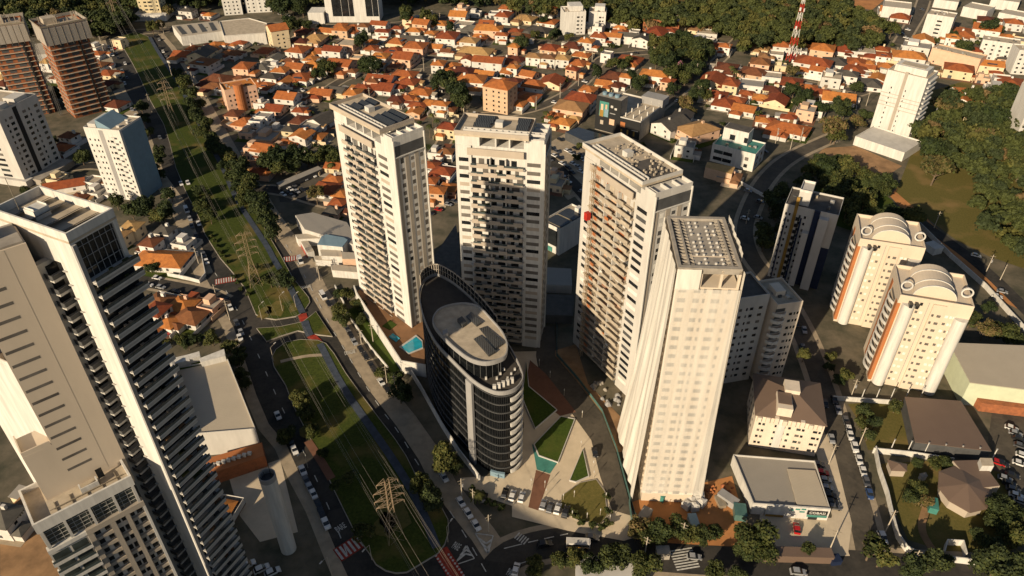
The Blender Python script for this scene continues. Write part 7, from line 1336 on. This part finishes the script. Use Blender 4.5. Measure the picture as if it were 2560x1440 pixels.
for A_, B_ in ((P0, P1), (P1, P2), (P2, P3), (P3, P4)):
    for a, b in zip(A_, B_):
        pts = []; n = 14
        for k in range(n + 1): u = k / n; pts.append((a[0] + (b[0] - a[0]) * u, a[1] + (b[1] - a[1]) * u, a[2] + (b[2] - a[2]) * u - 4 * u * (1 - u) * 4.0))
        mb = MB()
        for p, q in zip(pts, pts[1:]): mb.bar(p, q, .022 if p[1] < 330 else .038, 3)
        o = tag(mb.build('power_line', 'wire'), '', 'power line', 'power lines of the avenue'); pend(o, 'thin sagging power line', pts[7][0], pts[7][1])
# red and white mast
x, y = at(1975, 152); t = thing('radio_mast', 'red and white banded lattice mast with white antenna drums', 'mast', (x, y, 0), 20); LAND.append(('the red and white mast', x, y))
H = 46
for k in range(8):
    mb = MB(); z0, z1 = H * k / 8, H * (k + 1) / 8; w0, w1 = 2.2 * (1 - z0 / H * .72), 2.2 * (1 - z1 / H * .72)
    for sx in (-1, 1):
        for sy in (-1, 1): mb.bar((sx * w0, sy * w0, z0), (sx * w1, sy * w1, z1), .2, 5)
    for s in (-1, 1): mb.bar((-w0, s * w0, z0), (w1, s * w1, z1), .12).bar((w0, s * w0, z0), (-w1, s * w1, z1), .12).bar((s * w0, -w0, z0), (s * w1, w1, z1), .12).bar((s * w0, w0, z0), (s * w1, -w1, z1), .12)
    mb.build('mast_section', 'red' if k % 2 == 0 else 'white', t)
for z, s in ((H * .78, 0), (H * .76, 1), (H * .97, 0), (H * .95, 1), (H * .5, 0)): MB().bar((1.6 * (1 if s else -1), -.8, z), (1.6 * (1 if s else -1), -.8, z + 2.2), .7, 10).build('antenna_drum', 'white', t)
# ------------------------------------------------------------------ the building site and small things
sr = random.Random(9)
def clutter(name, lab, cat, px, py, mk, rot=None):
    x, y = at(px, py); t = thing(name, lab, cat, (x, y, .05), sr.uniform(0, 90) if rot is None else rot); mk(t); return t
def silo(t):
    MB().prism([(-1.2, -1.2), (1.2, -1.2), (1.2, 1.2), (-1.2, 1.2)], 0, 2.3).build('bag', 'white', t); MB().prism([(-1.0, -1.0), (1.0, -1.0), (1.0, 1.0), (-1.0, 1.0)], 2.3, 2.7, [(-.4, -.4), (.4, -.4), (.4, .4), (-.4, .4)]).build('bag_top', 'white2', t)
for i, (px, py) in enumerate([(1716, 1268), (1726, 1255), (1734, 1272), (1742, 1252), (1732, 1250), (1752, 1262), (1748, 1248)]):
    t = clutter('bulk_bag', '', 'bag', px, py, silo); t['group'] = 'white bulk bags on the building site'; pend(t, 'white bulk bag on the red soil of the site', t.location.x, t.location.y)
def heap(m_, s):
    def f(t):
        mb = MB()
        for k in range(9): a, b = sr.uniform(-s, s), sr.uniform(-s, s); r_ = sr.uniform(.3, .8) * s * .6; mb.prism([(a + r_ * math.cos(q), b + r_ * math.sin(q)) for q in (0, 1, 2.1, 3, 4.2, 5.2)], 0, r_ * .9, [(a + .3 * r_ * math.cos(q), b + .3 * r_ * math.sin(q)) for q in (0, 1, 2.1, 3, 4.2, 5.2)])
        mb.build('heap', m_, t)
    return f
def crate(m_, w_, d_, h_):
    def f(t): MB().box(-w_, w_, -d_, d_, .0, h_).build('case', m_, t); MB().box(-w_ - .1, w_ + .1, -d_ - .1, d_ + .1, h_, h_ + .15).build('lid', m_ if m_ != 'white' else 'white2', t)
    return f
for q in [('rubble_heap', 'pale rubble heap at the foot of the hoist tower', 'heap', 1500, 965, heap('concrete', 3.0)), ('rubble_heap', 'grey rubble heap beside timber at the foot of the hoist tower', 'heap', 1525, 1000, heap('grey', 3.2)), ('sand_heap', 'orange sand heap in the site yard near the shop wall', 'heap', 1775, 1225, heap('orange', 1.5)), ('sand_heap', 'second orange heap close to the netted tower corner', 'heap', 1765, 1232, heap('soil', 1.8)), ('brick_stack', 'red brick pallet stack by the shop boundary wall', 'stack', 1818, 1222, heap('brick', 2.0)), ('site_container', 'green-roofed site container at the yard gate', 'container', 1847, 1288, crate('fenceglass', 1.7, 2.2, 2.6), -8), ('site_container', 'grey container with open top beside the green-roofed one', 'container', 1818, 1255, crate('grey', 1.3, 3.0, 2.4)), ('tipper_skip', 'rusty skip beside the grey container', 'skip', 1800, 1258, crate('steel', 1.1, 2.0, 1.3)), ('site_hut', 'blue and white site hut under the street trees', 'hut', 1735, 1322, crate('blue', 1.2, 3.6, 2.2)), ('tool_shed', 'small teal tool box in front of the netted tower', 'box', 1648, 1246, crate('teal', .8, 1.8, 2.4)), ('plank_stack', 'stack of pale planks in front of the netted tower', 'stack', 1690, 1245, crate('deck', 2.4, .8, .9)), ('site_wall', 'low ruined wall of the site by the trees', 'wall', 1608, 1300, crate('concrete', 3.2, 1.4, 2.2)), ('bus_shelter', 'long brown-roofed shelter along the lower street', 'shelter', 1990, 1396, crate('brownroof', 9.5, 1.5, 2.9), -2), ('waste_bin', 'blue bin cluster at the street corner', 'bin', 2085, 1405, crate('navy', 1.4, 1.2, 1.8)), ('playset', 'teal awning with two white posts in the garden', 'awning', 2328, 1270, crate('teal', 2.2, 1.2, 2.2)), ('roof_house', 'white tank with brown rim in the hill garden', 'tank', 2330, 628, crate('white', 2.5, 3, 3.2)), ('white_wall_house', 'low white house beyond the street trees at the frame bottom', 'house', 1520, 1442, crate('white', 9, 4, 3.2), -4), ('gate_lodge', 'small concrete gate lodge by the shop parking', 'lodge', 1655, 1390, crate('concrete', 1.8, 1.3, 2.8)), ('site_fence_hut', 'brick red hut at the avenue corner under the tallest tower', 'hut', 545, 1272, crate('orange', 1.2, 1.2, 2))]: clutter(*q)
for q in [(1245, 1425), (1600, 1440)]: pass
finish_labels()
